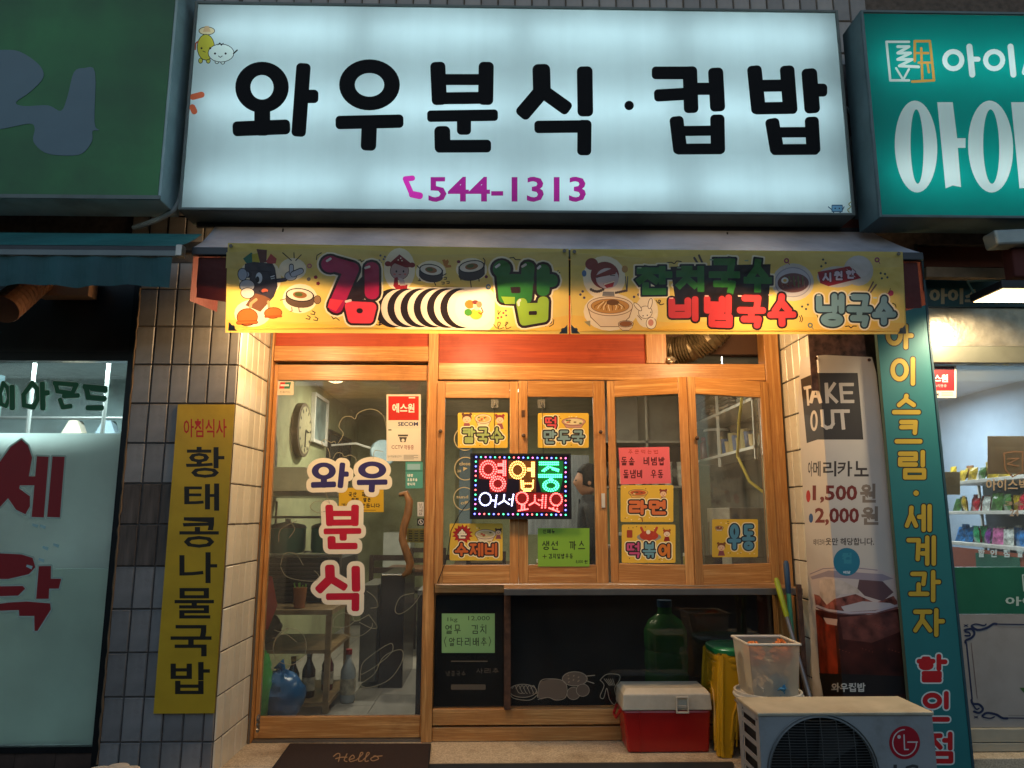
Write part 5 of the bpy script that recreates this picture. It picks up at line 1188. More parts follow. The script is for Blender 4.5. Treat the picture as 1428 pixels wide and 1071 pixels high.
# ================================================================== INSIDE THE RESTAURANT
RX0, RX1, RY0, RY1, RZ0, RZ1 = -1.72, 2.25, 4.6, 9.2, .25, 2.72
room = thing('restaurant_room', 'green-grey restaurant room seen through the glass', 'room', (.2, 5, .2), kind='structure')
olive = mat('olive wall paint', '#8b8d68', .8, var=.1, dirt=.5)
box('floor', RX0, RX1, RY0, RY1, .12, .248, mat('floor grout', '#4d4842', .8), room)
fm_ = mat('grey floor plank', '#7d7870', .4, var=.2, scale=3, stretch=(6, 1, 1), rnd=.08)
fb_ = MB().box(0, .296, 0, .596, 0, .006); fme = None
for i in range(13):
    for j in range(8):
        x = RX0 + .01 + i * .3; y = RY0 + .005 + j * .6 - (.3 if i % 2 else 0)
        if x > RX1 - .3 or y < RY0 or y > 8.6: continue
        if fme is None: o = obj('floor_tile', fb_, fm_, room, origin=Vector((0, 0, 0))); fme = o.data; o.location = Vector((x, y, .249)) - wl_of(room)
        else: o = bpy.data.objects.new('floor_tile', fme); COL.objects.link(o); o.parent = room; o.location = Vector((x, y, .249)) - wl_of(room)
box('wall_side', RX0 - .1, RX0, RY0, RY1, .25, RZ1, olive, room); box('wall_side', RX1, RX1 + .1, RY0, RY1, .25, RZ1, mat('grey wall paint', '#625f54', .8, dirt=.6), room)
box('wall_back', RX0 - .1, RX1 + .1, RY1, RY1 + .1, .25, RZ1, olive, room)
box('ceiling', RX0 - .1, RX1 + .1, RY0 - .03, RY1 + .1, RZ1, RZ1 + .1, mat('cream ceiling', '#a39d8c', .8, dirt=.4), room)
box('ceiling_header', XL, XR, 4.56, 4.62, 2.5, 2.9, mat('header board', '#4d3322', .7), room)
el = emit('downlight glow', '#fff2d8', 9)
def downlight(x, y, lab, e_=9):
    t = thing('ceiling_light', lab, 'ceiling light', (x, y, RZ1 - .02), 'round ceiling lights in the restaurant')
    obj('diffuser', MB().lathe([(.0001, -.012), (.06, -.01), (.075, 0)], x, y, RZ1 - .012, 20), el, t); obj('rim', MB().lathe([(.076, 0), (.09, -.004), (.09, .011)], x, y, RZ1 - .012, 20), WHT, t)
    L = bpy.data.lights.new('lamp_light', 'AREA'); L.shape = 'DISK'; L.size = .12; L.energy = e_; L.color = (1, .9, .72)
    o = bpy.data.objects.new('lamp_light', L); COL.objects.link(o); o.parent = t; o.location = (0, 0, -.01)
downlight(-1.06, 6.6, 'round ceiling light seen through the upper door glass', 30); downlight(.2, 7.2, 'round ceiling light above the person inside', 24); downlight(1.1, 5.6, 'round ceiling light over the kitchen shelves', 15); downlight(-.5, 5.3, 'round ceiling light just inside the door', 12)
dark = mat('dark brown furniture', '#2b1c14', .5, var=.25, scale=10, coat=.2)
# clock and pictures on the left wall
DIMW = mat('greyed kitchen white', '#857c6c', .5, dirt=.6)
cl = thing('wall_clock', 'large round wall clock on the green side wall behind the door glass', 'clock', (RX0 + .02, 6.35, 2.0))
cc = Vector((RX0 + .002, 6.42, 2.22)); obj('case', MB().disc(cc, .235, (1, 0, 0), .055, 36), mat('brown clock case', '#4f4130', .5), cl)
obj('dial', MB().disc(cc + Vector((.056, 0, 0)), .205, (1, 0, 0), .003, 36), mat('clock dial', '#8a8263', .6), cl)
mb = MB()
for k in range(12): th = k * math.pi / 6; mb.hexa([cc + Vector((.06, math.sin(th + d_) * r_, math.cos(th + d_) * r_)) for d_, r_ in ((-.05, .16), (.05, .16), (.05, .19), (-.05, .19))], (.002, 0, 0))
obj('hour_marks', mb, BK, cl, kind='stuff')
for th, L_ in ((1.7, .1), (3.2, .15)): obj('hand', MB().tube([cc + Vector((.066, 0, 0)), cc + Vector((.066, math.sin(th) * L_, math.cos(th) * L_))], .005, 6), BK, cl)
def wallframe(y0, y1, z0, z1, lab, mf, mi, nm='picture_frame', cat='picture'):
    t = thing(nm, lab, cat, (RX0, (y0 + y1) / 2, z0)); b = .03
    m_ = MB(); m_.box(RX0 + .002, RX0 + .04, y0, y0 + b, z0, z1); m_.box(RX0 + .002, RX0 + .04, y1 - b, y1, z0, z1); m_.box(RX0 + .002, RX0 + .04, y0 + b, y1 - b, z0, z0 + b); m_.box(RX0 + .002, RX0 + .04, y0 + b, y1 - b, z1 - b, z1)
    obj('frame', m_, mf, t); obj('picture_print', MB().box(RX0 + .003, RX0 + .02, y0 + b, y1 - b, z0 + b, z1 - b), mi, t); return t
wallframe(6.82, 7.38, 2.16, 2.62, 'white framed picture hung beside the round clock', WHT, mat('pale print', '#6d7c78', .4, var=.5, scale=6))
chalk = mat('chalk board', '#2c3230', .7, var=.6, scale=14, dirt=.2)
wallframe(7.5, 8.0, 1.85, 2.35, 'dark framed menu board nearest the picture on the side wall', BK, chalk, 'menu_board', 'menu board')
wallframe(8.1, 8.6, 1.85, 2.35, 'dark framed menu board farther back on the side wall', BK, chalk, 'menu_board', 'menu board')
ar = MB(); n_ = 14
for k in range(n_ + 1): th = math.pi * k / n_; ar.v += [Vector((RX0 + .003, 5.62 + .17 * math.cos(th), 1.95 + .2 * math.sin(th))), Vector((RX0 + .02, 5.62 + .17 * math.cos(th), 1.95 + .2 * math.sin(th)))]
ar.v += [Vector((RX0 + .003, 5.45, 1.66)), Vector((RX0 + .02, 5.45, 1.66)), Vector((RX0 + .003, 5.79, 1.66)), Vector((RX0 + .02, 5.79, 1.66))]
ar.face([1 + 2 * k for k in range(n_ + 2)] + [2 * (n_ + 2) + 1]); 
ar2 = MB().box(RX0 + .002, RX0 + .012, 5.45, 5.79, 1.66, 1.95)
tags(obj('wall_plaque', ar, mat('weathered plaque', '#3d3930', .7, var=.6, scale=20)), 'dark arched plaque on the side wall left of the clock', 'plaque')
# hood / steel shelf, rack, fridge
hd = thing('range_hood', 'pale sloping steel hood behind the lettering on the door', 'hood', (-1.5, 5.5, 1.6))
obj('canopy', MB().add([(-1.7, 5.2, 1.66), (-1.12, 5.2, 1.66), (-1.12, 5.9, 1.66), (-1.7, 5.9, 1.66), (-1.7, 5.3, 1.83), (-1.35, 5.3, 1.83), (-1.35, 5.8, 1.83), (-1.7, 5.8, 1.83)], [(3, 2, 1, 0), (4, 5, 6, 7), (0, 1, 5, 4), (1, 2, 6, 5), (2, 3, 7, 6), (3, 0, 4, 7)]), mat('cream hood', '#b1a88c', .5, dirt=.3), hd)
obj('rim', MB().box(-1.7, -1.1, 5.19, 5.9, 1.625, 1.656), STEEL, hd)
rk = thing('dish_rack', 'steel wire rack holding teal pots behind the door glass', 'rack', (-1.45, 5.5, 1.3))
mb = MB()
for z in (1.22, 1.48):
    for y in (5.2, 5.8): mb.tube([(-1.7, y, z), (-1.05, y, z)], .008, 6)
    for i in range(12): mb.tube([(-1.68 + i * .055, 5.2, z), (-1.68 + i * .055, 5.8, z)], .003, 4)
for x in (-1.69, -1.06):
    for y in (5.2, 5.8): mb.tube([(x, y, .9), (x, y, 1.6)], .009, 6)
obj('wires', mb, STEEL, rk, kind='stuff')
pot = mat('teal enamel', '#2f6258', .35, coat=.4)
for x, y, z, r_, lab in ((-1.5, 5.45, 1.23, .13, 'teal pot on the left of the wire rack'), (-1.22, 5.5, 1.23, .12, 'teal pot on the right of the wire rack')):
    t = thing('pot', lab, 'pot', (x, y, z)); obj('body', MB().lathe([(r_ * .9, 0), (r_, .03), (r_, .17), (r_ * 1.04, .175)], x, y, z, 20), pot, t, smooth=True); obj('lid', MB().lathe([(r_ * 1.05, 0), (r_ * .9, .02), (.02, .04), (.02, .06), (.0001, .062)], x, y, z + .177, 20), STEEL, t, smooth=True)
ov = thing('oven', 'dark upright oven cabinet with louvred front behind the cart', 'oven', (-1.45, 5.6, .9))
box('cabinet', -1.71, -1.08, 5.35, 5.9, .9, 1.2, mat('oven black', '#1f1c1a', .4), ov, .004)
for i in range(9): box('louvre', -1.66, -1.2, 5.335, 5.349, .925 + i * .028, .94 + i * .028, mat('louvre', '#35302b', .4), ov)
# cart
ct = thing('kitchen_cart', 'wooden frame cart holding straws and bottles just inside the door', 'cart', (-1.36, 5.3, .25))
wc_ = mat('worn beech', '#8d7450', .5, var=.25, scale=12, dirt=.4)
for x in (-1.68, -1.1):
    for y in (5.0, 5.62): box('leg', x, x + .035, y, y + .035, .25, .855, wc_, ct)
for z in (.86, .62, .3): box('shelf', -1.68, -1.06, 4.995, 5.66, z, z + .022 if z < .8 else z + .03, wc_, ct)
cp = thing('straw_cup', 'clear cup of green straws standing on the cart', 'cup', (-1.3, 5.1, .892))
obj('cup', MB().lathe([(.035, 0), (.045, .13)], -1.3, 5.1, .892, 16), sheet('orange juice cup', '#b97a4a', .5, .3), cp, smooth=True)
for k in range(9): a_ = k * .7; obj('straw', MB().tube([(-1.3 + .015 * math.cos(a_), 5.1 + .015 * math.sin(a_), .91), (-1.3 + .04 * math.cos(a_), 5.1 + .04 * math.sin(a_), 1.04 + .02 * math.sin(k * 3))], .004, 5), mat('green straw', '#6f9a3a', .4), cp)
def bottle(x, y, z, h, r_, cb_, cc_, lab, grp='sauce bottles on the lower cart shelf'):
    t = thing('bottle', lab, 'bottle', (x, y, z), grp)
    obj('body', MB().lathe([(r_ * .9, 0), (r_, .01), (r_, h * .6), (r_ * .4, h * .8), (r_ * .36, h * .9)], x, y, z, 14), mat('bottle ' + cb_, cb_, .2, coat=.5), t, smooth=True)
    obj('cap', MB().lathe([(r_ * .44, h * .9), (r_ * .44, h)], x, y, z, 12), mat('cap ' + cc_, cc_, .4), t)
    obj('label', MB().lathe([(r_ * 1.015, h * .15), (r_ * 1.015, h * .45)], x, y, z, 14), mat('bottle label', '#a39a84', .6, var=.4, scale=30), t, smooth=True)
bottle(-1.32, 5.1, .324, .26, .04, '#2a1c12', '#b98a2a', 'dark soy bottle with yellow cap on lower cart shelf'); bottle(-1.23, 5.15, .324, .28, .042, '#3c2412', '#8d8d84', 'brown sauce bottle with grey cap beside the soy bottle')
bottle(-1.42, 5.12, .324, .2, .045, '#b8b4a0', '#c8c4b8', 'stubby white bottle left of the soy bottle'); bottle(-1.15, 5.35, .324, .27, .04, '#5a1812', '#7c1c16', 'red chilli bottle with red cap at the back of cart shelf')
bottle(-1.0, 5.3, .256, .34, .05, '#9aa0a0', '#8c1a18', 'clear bottle with red cap standing on the floor beside the cart'); 
# bags
def bag(x, y, z, rx, ry, rz, m, lab, seed=1):
    mb = MB().ball((x, y, z + rz * .92), rx, ry, rz, 28, 18, lump=.18)
    for v in mb.v: v.z = max(v.z, z)
    t = thing('plastic_bag', lab, 'bag', (x, y, z)); obj('sack', mb, m, t, smooth=True)
    k = MB().tube([(x, y, z + rz * 1.75), (x + .01, y, z + rz * 2.0), (x - .02, y, z + rz * 2.2)], [.03, .014, .04], 10); obj('knot', k, m, t, smooth=True)
bag(-1.33, 4.86, .256, .15, .13, .15, mat('blue plastic film', '#1c5f96', .3, var=.3, scale=9, bump=1, bscale=14, coat=.5), 'tied blue plastic bag on the floor just inside the door')
bag(-1.44, 4.74, .256, .085, .12, .23, mat('green plastic film', '#3f9a48', .3, var=.3, scale=9, bump=1, bscale=14, coat=.5), 'bright green plastic bag at the lower left of the door glass')
bag(-1.6, 5.3, .645, .13, .12, .1, mat('dark sack', '#2a2a22', .7, bump=1, bscale=20), 'dark tied bag on the middle cart shelf')
tags(obj('apron', MB().add([(-1.49, 4.76, 1.14), (-1.39, 4.76, 1.12), (-1.36, 4.8, .94), (-1.4, 4.76, .8), (-1.49, 4.74, .86), (-1.53, 4.78, 1.0), (-1.43, 4.72, 1.0), (-1.45, 4.72, .88)], [(0, 6, 5), (0, 1, 6), (1, 2, 6), (6, 2, 7), (2, 3, 7), (7, 3, 4), (6, 7, 5), (5, 7, 4)]), mat('red rubber', '#8e1a12', .4)), 'red rubber glove hanging at the left edge of the door glass', 'glove')
tags(box('partition_cabinet', -.86, -.68, 5.7, 6.4, .25, 1.06, mat('glossy dark cabinet', '#1d120c', .25, coat=.4), bev=.01), 'tall dark glossy cabinet behind the door glass', 'cabinet')
tags(box('drawer_unit', -1.0, -.88, 5.7, 6.3, .3, .98, mat('steel mesh unit', '#57554c', .4, .5)), 'grey steel unit between the cart and the dark cabinet', 'cabinet')
def chair(x, y, rz, lab):
    t = thing('chair', lab, 'chair', (0, 0, 0), 'dark wooden dining chairs')
    box('seat', -.2, .2, -.2, .2, .43, .46, dark, t, .004)
    for i in (-1, 1):
        for j in (-1, 1): box('leg', i * .18 - .018, i * .18 + .018, j * .18 - .018, j * .18 + .018, 0, .428 if j < 0 else .88, dark, t)
    for z in (.58, .72, .83): box('back_slat', -.16, .16, .17, .19, z, z + .05, dark, t)
    t.location = (x, y, .256); t.rotation_euler = (0, 0, rz)
def table(x, y, w, d, lab):
    t = thing('table', lab, 'table', (x, y, .256), 'restaurant tables'); tp = wood('table top', '#4f3018', '#7a5230', 'x')
    box('tabletop', x - w / 2, x + w / 2, y - d / 2, y + d / 2, .956, .986, tp, t, .004)
    for i in (-1, 1):
        for j in (-1, 1): box('leg', x + i * (w / 2 - .05) - .02, x + i * (w / 2 - .05) + .02, y + j * (d / 2 - .05) - .02, y + j * (d / 2 - .05) + .02, .256, .955, dark, t)
table(-.72, 7.6, .7, .6, 'table nearest the dark cabinet seen through the door'); table(-.1, 8.2, .7, .6, 'far table against the back wall seen behind the door handle')
chair(-.95, 7.1, math.pi, 'chair with its back to the door beside the dark cabinet'); chair(-.45, 7.15, math.pi + .1, 'chair with its back to the door behind the door handle')
chair(-.1, 7.75, math.pi, 'chair in front of the far table'); chair(-.75, 8.2, 0, 'chair on the far side of the near table')
tags(box('water_dispenser', -1.25, -.95, 8.4, 8.8, .256, 1.3, mat('pale appliance', '#9a9c94', .4)), 'pale upright appliance far back near the side wall', 'appliance')
tags(box('coat_panel', -.45, -.3, 9.05, 9.18, 1.0, 2.3, mat('blue grey door', '#6d7f86', .6)), 'narrow blue-grey panel on the far wall behind the door handle', 'panel')
# fan
fn_ = thing('wall_fan', 'pale blue wall fan near the far corner behind the door glass', 'fan', (-1.28, 7.6, 2.0))
fg_ = obj('guard', MB().lathe([(.0001, -.05), (.13, -.03), (.14, 0), (.13, .03), (.0001, .05)], 0, 0, 0, 20), mat('pale blue plastic', '#8aa2aa', .4), fn_, smooth=True, origin=Vector((0, 0, 0)))
fg_.location = (.12, 0, .12); fg_.rotation_euler = (R(80), 0, R(25)); obj('arm', MB().tube([(-1.7, 7.65, 2.2), (-1.45, 7.65, 2.22), (-1.2, 7.62, 2.14)], .012, 6), WHT, fn_)
# jug inside the lower window
jg = thing('water_jug', 'large green ribbed water jug behind the dark lower window', 'water jug', (.94, 4.78, .47))
gj = sheet('green jug plastic', '#3f8442', .55, .25, .15)
jx, jy = P(928, 890, 4.7).x, 4.7
obj('body', MB().lathe([(.1, 0), (.13, .02), (.13, .08), (.12, .1), (.13, .12), (.13, .2), (.12, .22), (.13, .24), (.13, .33), (.1, .39), (.045, .43), (.04, .47)], jx, jy, .47, 26), gj, jg, smooth=True)
obj('cap', MB().lathe([(.045, 0), (.045, .04)], jx, jy, .94, 14), mat('cap blue', '#22456a', .4), jg)
tags(box('low_stand', jx - .3, jx + .5, 4.64, 5.0, .25, .468, dark), 'dark low stand under the green jug behind the lower window', 'stand')
bwall = mat('dark counter back', '#241b14', .7, var=.3, dirt=.5)
tags(box('kitchen_counter', -.44, 2.2, 5.02, 5.5, .25, 1.02, bwall), 'dark kitchen counter standing behind the serving windows', 'counter')
tags(obj('counter_top', MB().box(-.47, .3, 4.6, 4.99, 1.022, 1.05).box(-.47, 2.22, 4.99, 5.52, 1.022, 1.05), STEEL), 'steel worktop of the kitchen counter, its front strip added to block room light', 'worktop')  # front strip added to keep ceiling light off the lower window
tags(box('light_block_panel', -.47, -.445, 4.6, 5.5, .25, 1.02, bwall), 'dark panel added behind the first serving window to hide the lit room', 'cabinet')  # added dark backing, keeps the lit room out of the lower pane
# shelves on the right wall with jars and cups
shv = thing('wall_shelf', 'two level white wall shelf of jars and cups behind the rightmost sash', 'shelf', (2.08, 6.2, 1.98))
for z in (1.98, 2.34): box('board', 1.9, 2.24, 5.4, 7.3, z, z + .022, WHT, shv)
for y in (5.4, 6.3, 7.28): box('upright', 1.9, 1.92, y, y + .02, 1.9, 2.7, WHT, shv)
cupc = ['#b8a27a', '#c9c4b4', '#5a6a8a', '#b8b0a0', '#a89a70', '#c4b89a']
k = 0
for row, yy in enumerate((1.95, 2.06)):
    for i in range(9):
        y = 5.62 + i * .1; c_ = cupc[(i * 2 + row) % 6]; hgt = .1 + .03 * ((i + row) % 3)
        lab_ = {'#b8a27a': 'tan', '#c9c4b4': 'off white', '#5a6a8a': 'blue', '#b8b0a0': 'pale grey', '#a89a70': 'mustard', '#c4b89a': 'cream'}[c_]
        x_ = 1.97 if row == 0 else 2.13
        cu = MB().lathe([(.028, 0), (.038, hgt), (.041, hgt + .004)], x_, y, 2.003, 14); o = obj('cup', cu, mat('cup ' + c_, c_, .4), None, smooth=True)
        tags(o, lab_ + ' cup, ' + ('nearest', 'second nearest', 'third nearest', 'fourth nearest', 'middle', 'fourth farthest', 'third farthest', 'second farthest', 'farthest')[i] + ' in the ' + ('front' if row == 0 else 'back') + ' row on the lower wall shelf', 'cup', 'cups on the lower wall shelf')
t = thing('measuring_jug', 'tall clear plastic jug with lid on lower wall shelf', 'jug', (2.02, 6.75, 2.0)); obj('body', MB().lathe([(.09, 0), (.11, .24), (.115, .245)], 2.03, 6.75, 2.003, 20), sheet('clear plastic jug', '#a8a498', .4, .25, see=.35), t, smooth=True); obj('lid', MB().lathe([(.118, 0), (.118, .02), (.0001, .024)], 2.03, 6.75, 2.25, 20), WHT, t)
t = thing('jar', 'red-brown filled jar beside the clear jug on lower shelf', 'jar', (2.02, 7.02, 2.0)); obj('body', MB().lathe([(.07, 0), (.075, .02), (.075, .16), (.05, .19)], 2.02, 7.02, 2.003, 18), mat('red paste', '#7c2f20', .4), t, smooth=True); obj('lid', MB().lathe([(.06, 0), (.06, .03), (.0001, .031)], 2.02, 7.02, 2.193, 16), mat('cap red', '#8c1a18', .4), t)
for i, (y, c_, lab) in enumerate(((5.65, '#b9bcb6', 'stack of clear plastic trays on the upper wall shelf near end'), (6.15, '#a6a59c', 'crumpled clear plastic bag of cups on the upper wall shelf'), (6.7, '#9c9a90', 'second clear plastic tray stack on the upper wall shelf'))):
    mb = MB(); 
    for j in range(4): mb.box(1.95 + .004 * j, 2.2, y, y + .28, 2.364 + j * .035, 2.39 + j * .035)
    tags(obj('tray_stack', mb, sheet('tray ' + c_, c_, .4, .3, see=.3)), lab, 'trays')
hz = MB().tube([(1.9, 5.5, 2.6), (1.86, 5.6, 2.2), (1.9, 5.8, 1.95), (1.95, 5.7, 1.75), (2.1, 5.6, 1.6)], .012, 8); tags(obj('hose', hz, mat('yellow hose', '#b09a30', .5), smooth=True), 'yellow hose hanging in front of the wall shelf', 'hose')
# kitchen clutter behind the folding sashes
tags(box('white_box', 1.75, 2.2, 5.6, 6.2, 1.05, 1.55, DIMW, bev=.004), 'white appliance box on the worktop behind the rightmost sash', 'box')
t = thing('knife_block', 'dark utensil holder with steel handles on the worktop', 'utensil holder', (1.5, 5.3, 1.05)); box('holder', 1.44, 1.56, 5.2, 5.34, 1.05, 1.22, dark, t)
for i in range(4): obj('utensil', MB().tube([(1.46 + i * .027, 5.27, 1.15), (1.45 + i * .04, 5.25, 1.42 + .03 * (i % 2))], .006, 6), STEEL, t)
t = thing('kettle', 'steel kettle on the worktop behind the folding sashes', 'kettle', (1.15, 5.25, 1.05)); obj('body', MB().lathe([(.09, 0), (.1, .03), (.085, .15), (.03, .19), (.02, .21)], 1.15, 5.25, 1.052, 20), STEEL, t, smooth=True); obj('handle', MB().tube([(1.07, 5.25, 1.2), (1.06, 5.25, 1.3), (1.15, 5.25, 1.34), (1.24, 5.25, 1.3), (1.23, 5.25, 1.2)], .008, 8), BK, t, smooth=True)
for i, (x, y, w_, h_, c_, nm) in enumerate(((.75, 5.2, .1, .22, '#a8a090', 'pale canister left of the kettle on the worktop'), (.9, 5.35, .08, .3, '#4b5a4a', 'dull green canister behind the kettle'), (.35, 5.25, .14, .12, '#8d3026', 'red tin on the worktop behind the second sash'), (1.35, 5.3, .07, .16, '#b49a4a', 'mustard canister between kettle and utensil holder'))):
    t = thing('canister', nm, 'canister', (x, y, 1.052)); obj('body', MB().lathe([(w_ * .48, 0), (w_ * .5, .01), (w_ * .5, h_)], x, y, 1.052, 18), mat('canister ' + c_, c_, .4), t, smooth=True); obj('lid', MB().lathe([(w_ * .52, h_ + .001), (w_ * .52, h_ + .02), (.0001, h_ + .022)], x, y, 1.052, 18), WHT, t)
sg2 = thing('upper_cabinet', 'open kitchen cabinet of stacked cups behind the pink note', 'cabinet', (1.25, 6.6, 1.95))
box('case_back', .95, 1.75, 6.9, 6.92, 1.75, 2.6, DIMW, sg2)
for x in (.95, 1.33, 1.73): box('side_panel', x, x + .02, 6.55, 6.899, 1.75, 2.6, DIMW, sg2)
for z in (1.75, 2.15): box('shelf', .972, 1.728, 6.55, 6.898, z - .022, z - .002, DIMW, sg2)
for i in range(6):
    x = 1.04 + i * .12 + (.03 if i > 2 else 0)
    if abs(x - 1.34) < .06: continue
    t = thing('cup_stack', 'paper cup stack number in cabinet', 'cup stack', (x, 6.68, 1.752)); t['label'] = ('leftmost', 'second', 'third', 'fourth', 'fifth', 'rightmost')[i] + ' stack of paper cups in the open kitchen cabinet'; t['group'] = 'paper cup stacks in the kitchen cabinet'
    for j in range(5): obj('cup', MB().lathe([(.03, 0), (.04, .07), (.042, .074)], x, 6.68, 1.752 + j * .035, 12), mat('cup ' + cupc[(i + j) % 2 * 2 + 1], cupc[1], .4), t, smooth=True)
mk_ = MB().box(.3, .95, 7.6, 7.64, 1.3, 2.1); tags(obj('curtain', mk_, mat('grey curtain', '#6a6e70', .8, var=.3, scale=4, stretch=(8, 1, 1))), 'grey curtain hanging behind the person inside', 'curtain')

# person standing inside, facing left
pr = thing('person', 'person in dark jacket with short black hair standing inside, facing left', 'person', (.785, 6.35, .17))
def skin(name, nodes, edges, rads, m, par, loc, sub=2, root=0):
    me = bpy.data.meshes.new(name); me.from_pydata([Vector(n_) for n_ in nodes], edges, []); me.materials.append(m)
    o = bpy.data.objects.new(name, me); COL.objects.link(o); o.parent = par; o.location = loc
    sk = o.modifiers.new('skin', 'SKIN'); sk.use_smooth_shade = True
    for i, r_ in enumerate(rads): me.skin_vertices[0].data[i].radius = (r_, r_) if not isinstance(r_, tuple) else r_; me.skin_vertices[0].data[i].use_root = i == root
    sb = o.modifiers.new('sub', 'SUBSURF'); sb.levels = sb.render_levels = sub; return o
SK = mat('skin tone', '#a9795c', .5, var=.06); CLO = mat('dark jacket cloth', '#17181b', .85, var=.15); HR = mat('black hair', '#0a0808', .75, var=.5, scale=40, bump=1, bscale=90, stretch=(1, 1, .2), spec=.15)
nd = [(0, 0, .92), (0, 0, 1.1), (.01, 0, 1.28), (.0, 0, 1.4), (-.01, 0, 1.5), (0, -.12, 1.4), (0, -.19, 1.37), (.02, -.22, 1.12), (-.1, -.2, .92), (-.14, -.19, .86), (0, .12, 1.4), (0, .19, 1.37), (.02, .22, 1.12), (-.1, .2, .92), (-.14, .19, .86), (0, -.09, .86), (-.01, -.1, .5), (.02, -.1, .1), (-.1, -.1, .04), (0, .09, .86), (-.01, .1, .5), (.02, .1, .1), (-.1, .1, .04)]
ed_ = [(0, 1), (1, 2), (2, 3), (3, 4), (3, 5), (5, 6), (6, 7), (7, 8), (8, 9), (3, 10), (10, 11), (11, 12), (12, 13), (13, 14), (0, 15), (15, 16), (16, 17), (17, 18), (0, 19), (19, 20), (20, 21), (21, 22)]
rd_ = [(.12, .15), (.11, .14), (.12, .16), (.08, .1), .05, .07, .065, .048, .035, .03, .07, .065, .048, .035, .03, .09, .06, .045, .04, .09, .06, .045, .04]
skin('body', nd, ed_, rd_, CLO, pr, (0, 0, 0))
hdm = MB().ball((0, 0, 0), .095, .075, .12, 20, 14)
for v in hdm.v:
    if v.x < 0 and v.z < 0: v.x *= .92; v.y *= .86
    if v.x < -.03 and abs(v.y) < .03 and -.035 < v.z < .03: v.x -= .022 * (1 - abs(v.z + .01) / .05)
obj('head', hdm, SK, pr, smooth=True, origin=Vector((0, 0, 0))).location = (-.02, 0, 1.6)
hrm = MB().ball((.014, 0, .02), .112, .09, .128, 20, 14, lump=.03)
for v in hrm.v:
    if v.x < -.045 and v.z < .06: v.x = -.045 + (v.x + .045) * .1
    if v.z < -.05: v.x = max(v.x, .01) * .8; v.y *= .9
obj('hair', hrm, HR, pr, smooth=True, origin=Vector((0, 0, 0))).location = (-.01, 0, 1.615)
for s_ in (-1, 1):
    obj('ear', MB().ball((0, 0, 0), .018, .009, .03, 10, 8), SK, pr, smooth=True, origin=Vector((0, 0, 0))).location = (.0, s_ * .078, 1.6)
    obj('eye', MB().ball((0, 0, 0), .009, .009, .006, 8, 6), mat('eye dark', '#15110e', .2), pr, smooth=True, origin=Vector((0, 0, 0))).location = (-.108, s_ * .03, 1.615)
    hn = [(0, 0, 0), (-.04, 0, -.03), (-.07, 0, -.06), (-.085, 0, -.09)]; q_ = [(0, 0, 0)]; e_ = []; r_ = [.024]
    for f_ in range(4):
        b_ = len(q_); off = (f_ - 1.5) * .018; L_ = (.8, 1, .95, .75)[f_]
        q_ += [(-.05, off, -.045), (-.05 - .035 * L_, off, -.075), (-.05 - .045 * L_, off, -.11)]; r_ += [.0095, .0085, .007]; e_ += [(0, b_), (b_, b_ + 1), (b_ + 1, b_ + 2)]
    b_ = len(q_); q_ += [(-.03, -s_ * .03, -.03), (-.055, -s_ * .045, -.06)]; r_ += [.01, .008]; e_ += [(0, b_), (b_, b_ + 1)]
    skin('hand', q_, e_, r_, SK, pr, (-.15, s_ * .19, .85), 1)
obj('mouth', MB().ball((0, 0, 0), .006, .02, .005, 8, 6), mat('lips', '#7c4038', .5), pr, origin=Vector((0, 0, 0))).location = (-.098, 0, 1.545)

# flexible exhaust duct above the right sashes
dp = [P(925, 498, 4.62) + Vector((0, 0, .05)), P(945, 490, 4.55), P(968, 484, 4.48), P(990, 470, 4.42), P(1008, 452, 4.4)]
full = []
for i in range(len(dp) - 1):
    for k in range(12): full.append(dp[i].lerp(dp[i + 1], k / 12))
dk_ = MB().tube(full, [.085 + .006 * (1 if i % 2 else -1) for i in range(len(full))], 20); duc = thing('exhaust_duct', 'flexible ribbed duct poking through the opening above the folding sashes', 'duct', dp[2])
obj('hose', dk_, mat('duct foil', '#6d5e46', .35, .6, var=.4, scale=20), duc, smooth=False)
t_ = MB().ball(P(936, 502, 4.41), .03, .02, .02, 10, 8, lump=.5); obj('tape_knot', t_, mat('crumpled foil', '#b8ab94', .3, .7), duc)
bx = MB().box(P(1010, 480, 4.6).x, P(1066, 480, 4.6).x, 4.65, 4.68, ZY(504, 4.6), 2.85); tags(obj('vent_pane', bx, mat('smoky pane', '#4a5258', .3)), 'dull grey pane at the right of the opening with the duct', 'pane')

# ================================================================== THINGS ON THE STEP
RP = mat('red cooler plastic', '#a01410', .35, var=.08, coat=.3, dirt=.35, bump=.15, bscale=90)
LP_ = mat('cream lid plastic', '#bdb19a', .4, dirt=.5, coat=.2)
co = thing('cooler_box', 'red picnic cooler with cream lid standing on the step', 'cooler', P(932, 1052, 4.2))
cz = .247; cyf = 4.2
x0, x1 = P(876, 1045, cyf).x, P(990, 1045, cyf).x; xt0, xt1 = P(869, 992, cyf).x, P(991, 992, cyf).x
zt = P(930, 991, cyf - .01).z
mb = MB(); bb = [(x0, cyf + .01), (x1, cyf + .01), (x1, 4.40), (x0, 4.40)]; tt = [(xt0, cyf - .005), (xt1, cyf - .005), (xt1, 4.41), (xt0, 4.41)]
mb.add([(x, y, cz) for x, y in bb] + [(x, y, zt) for x, y in tt], [(3, 2, 1, 0), (4, 5, 6, 7), (0, 1, 5, 4), (1, 2, 6, 5), (2, 3, 7, 6), (3, 0, 4, 7)])
obj('body', mb, RP, co, bev=.012)
lz = P(930, 962, cyf).z
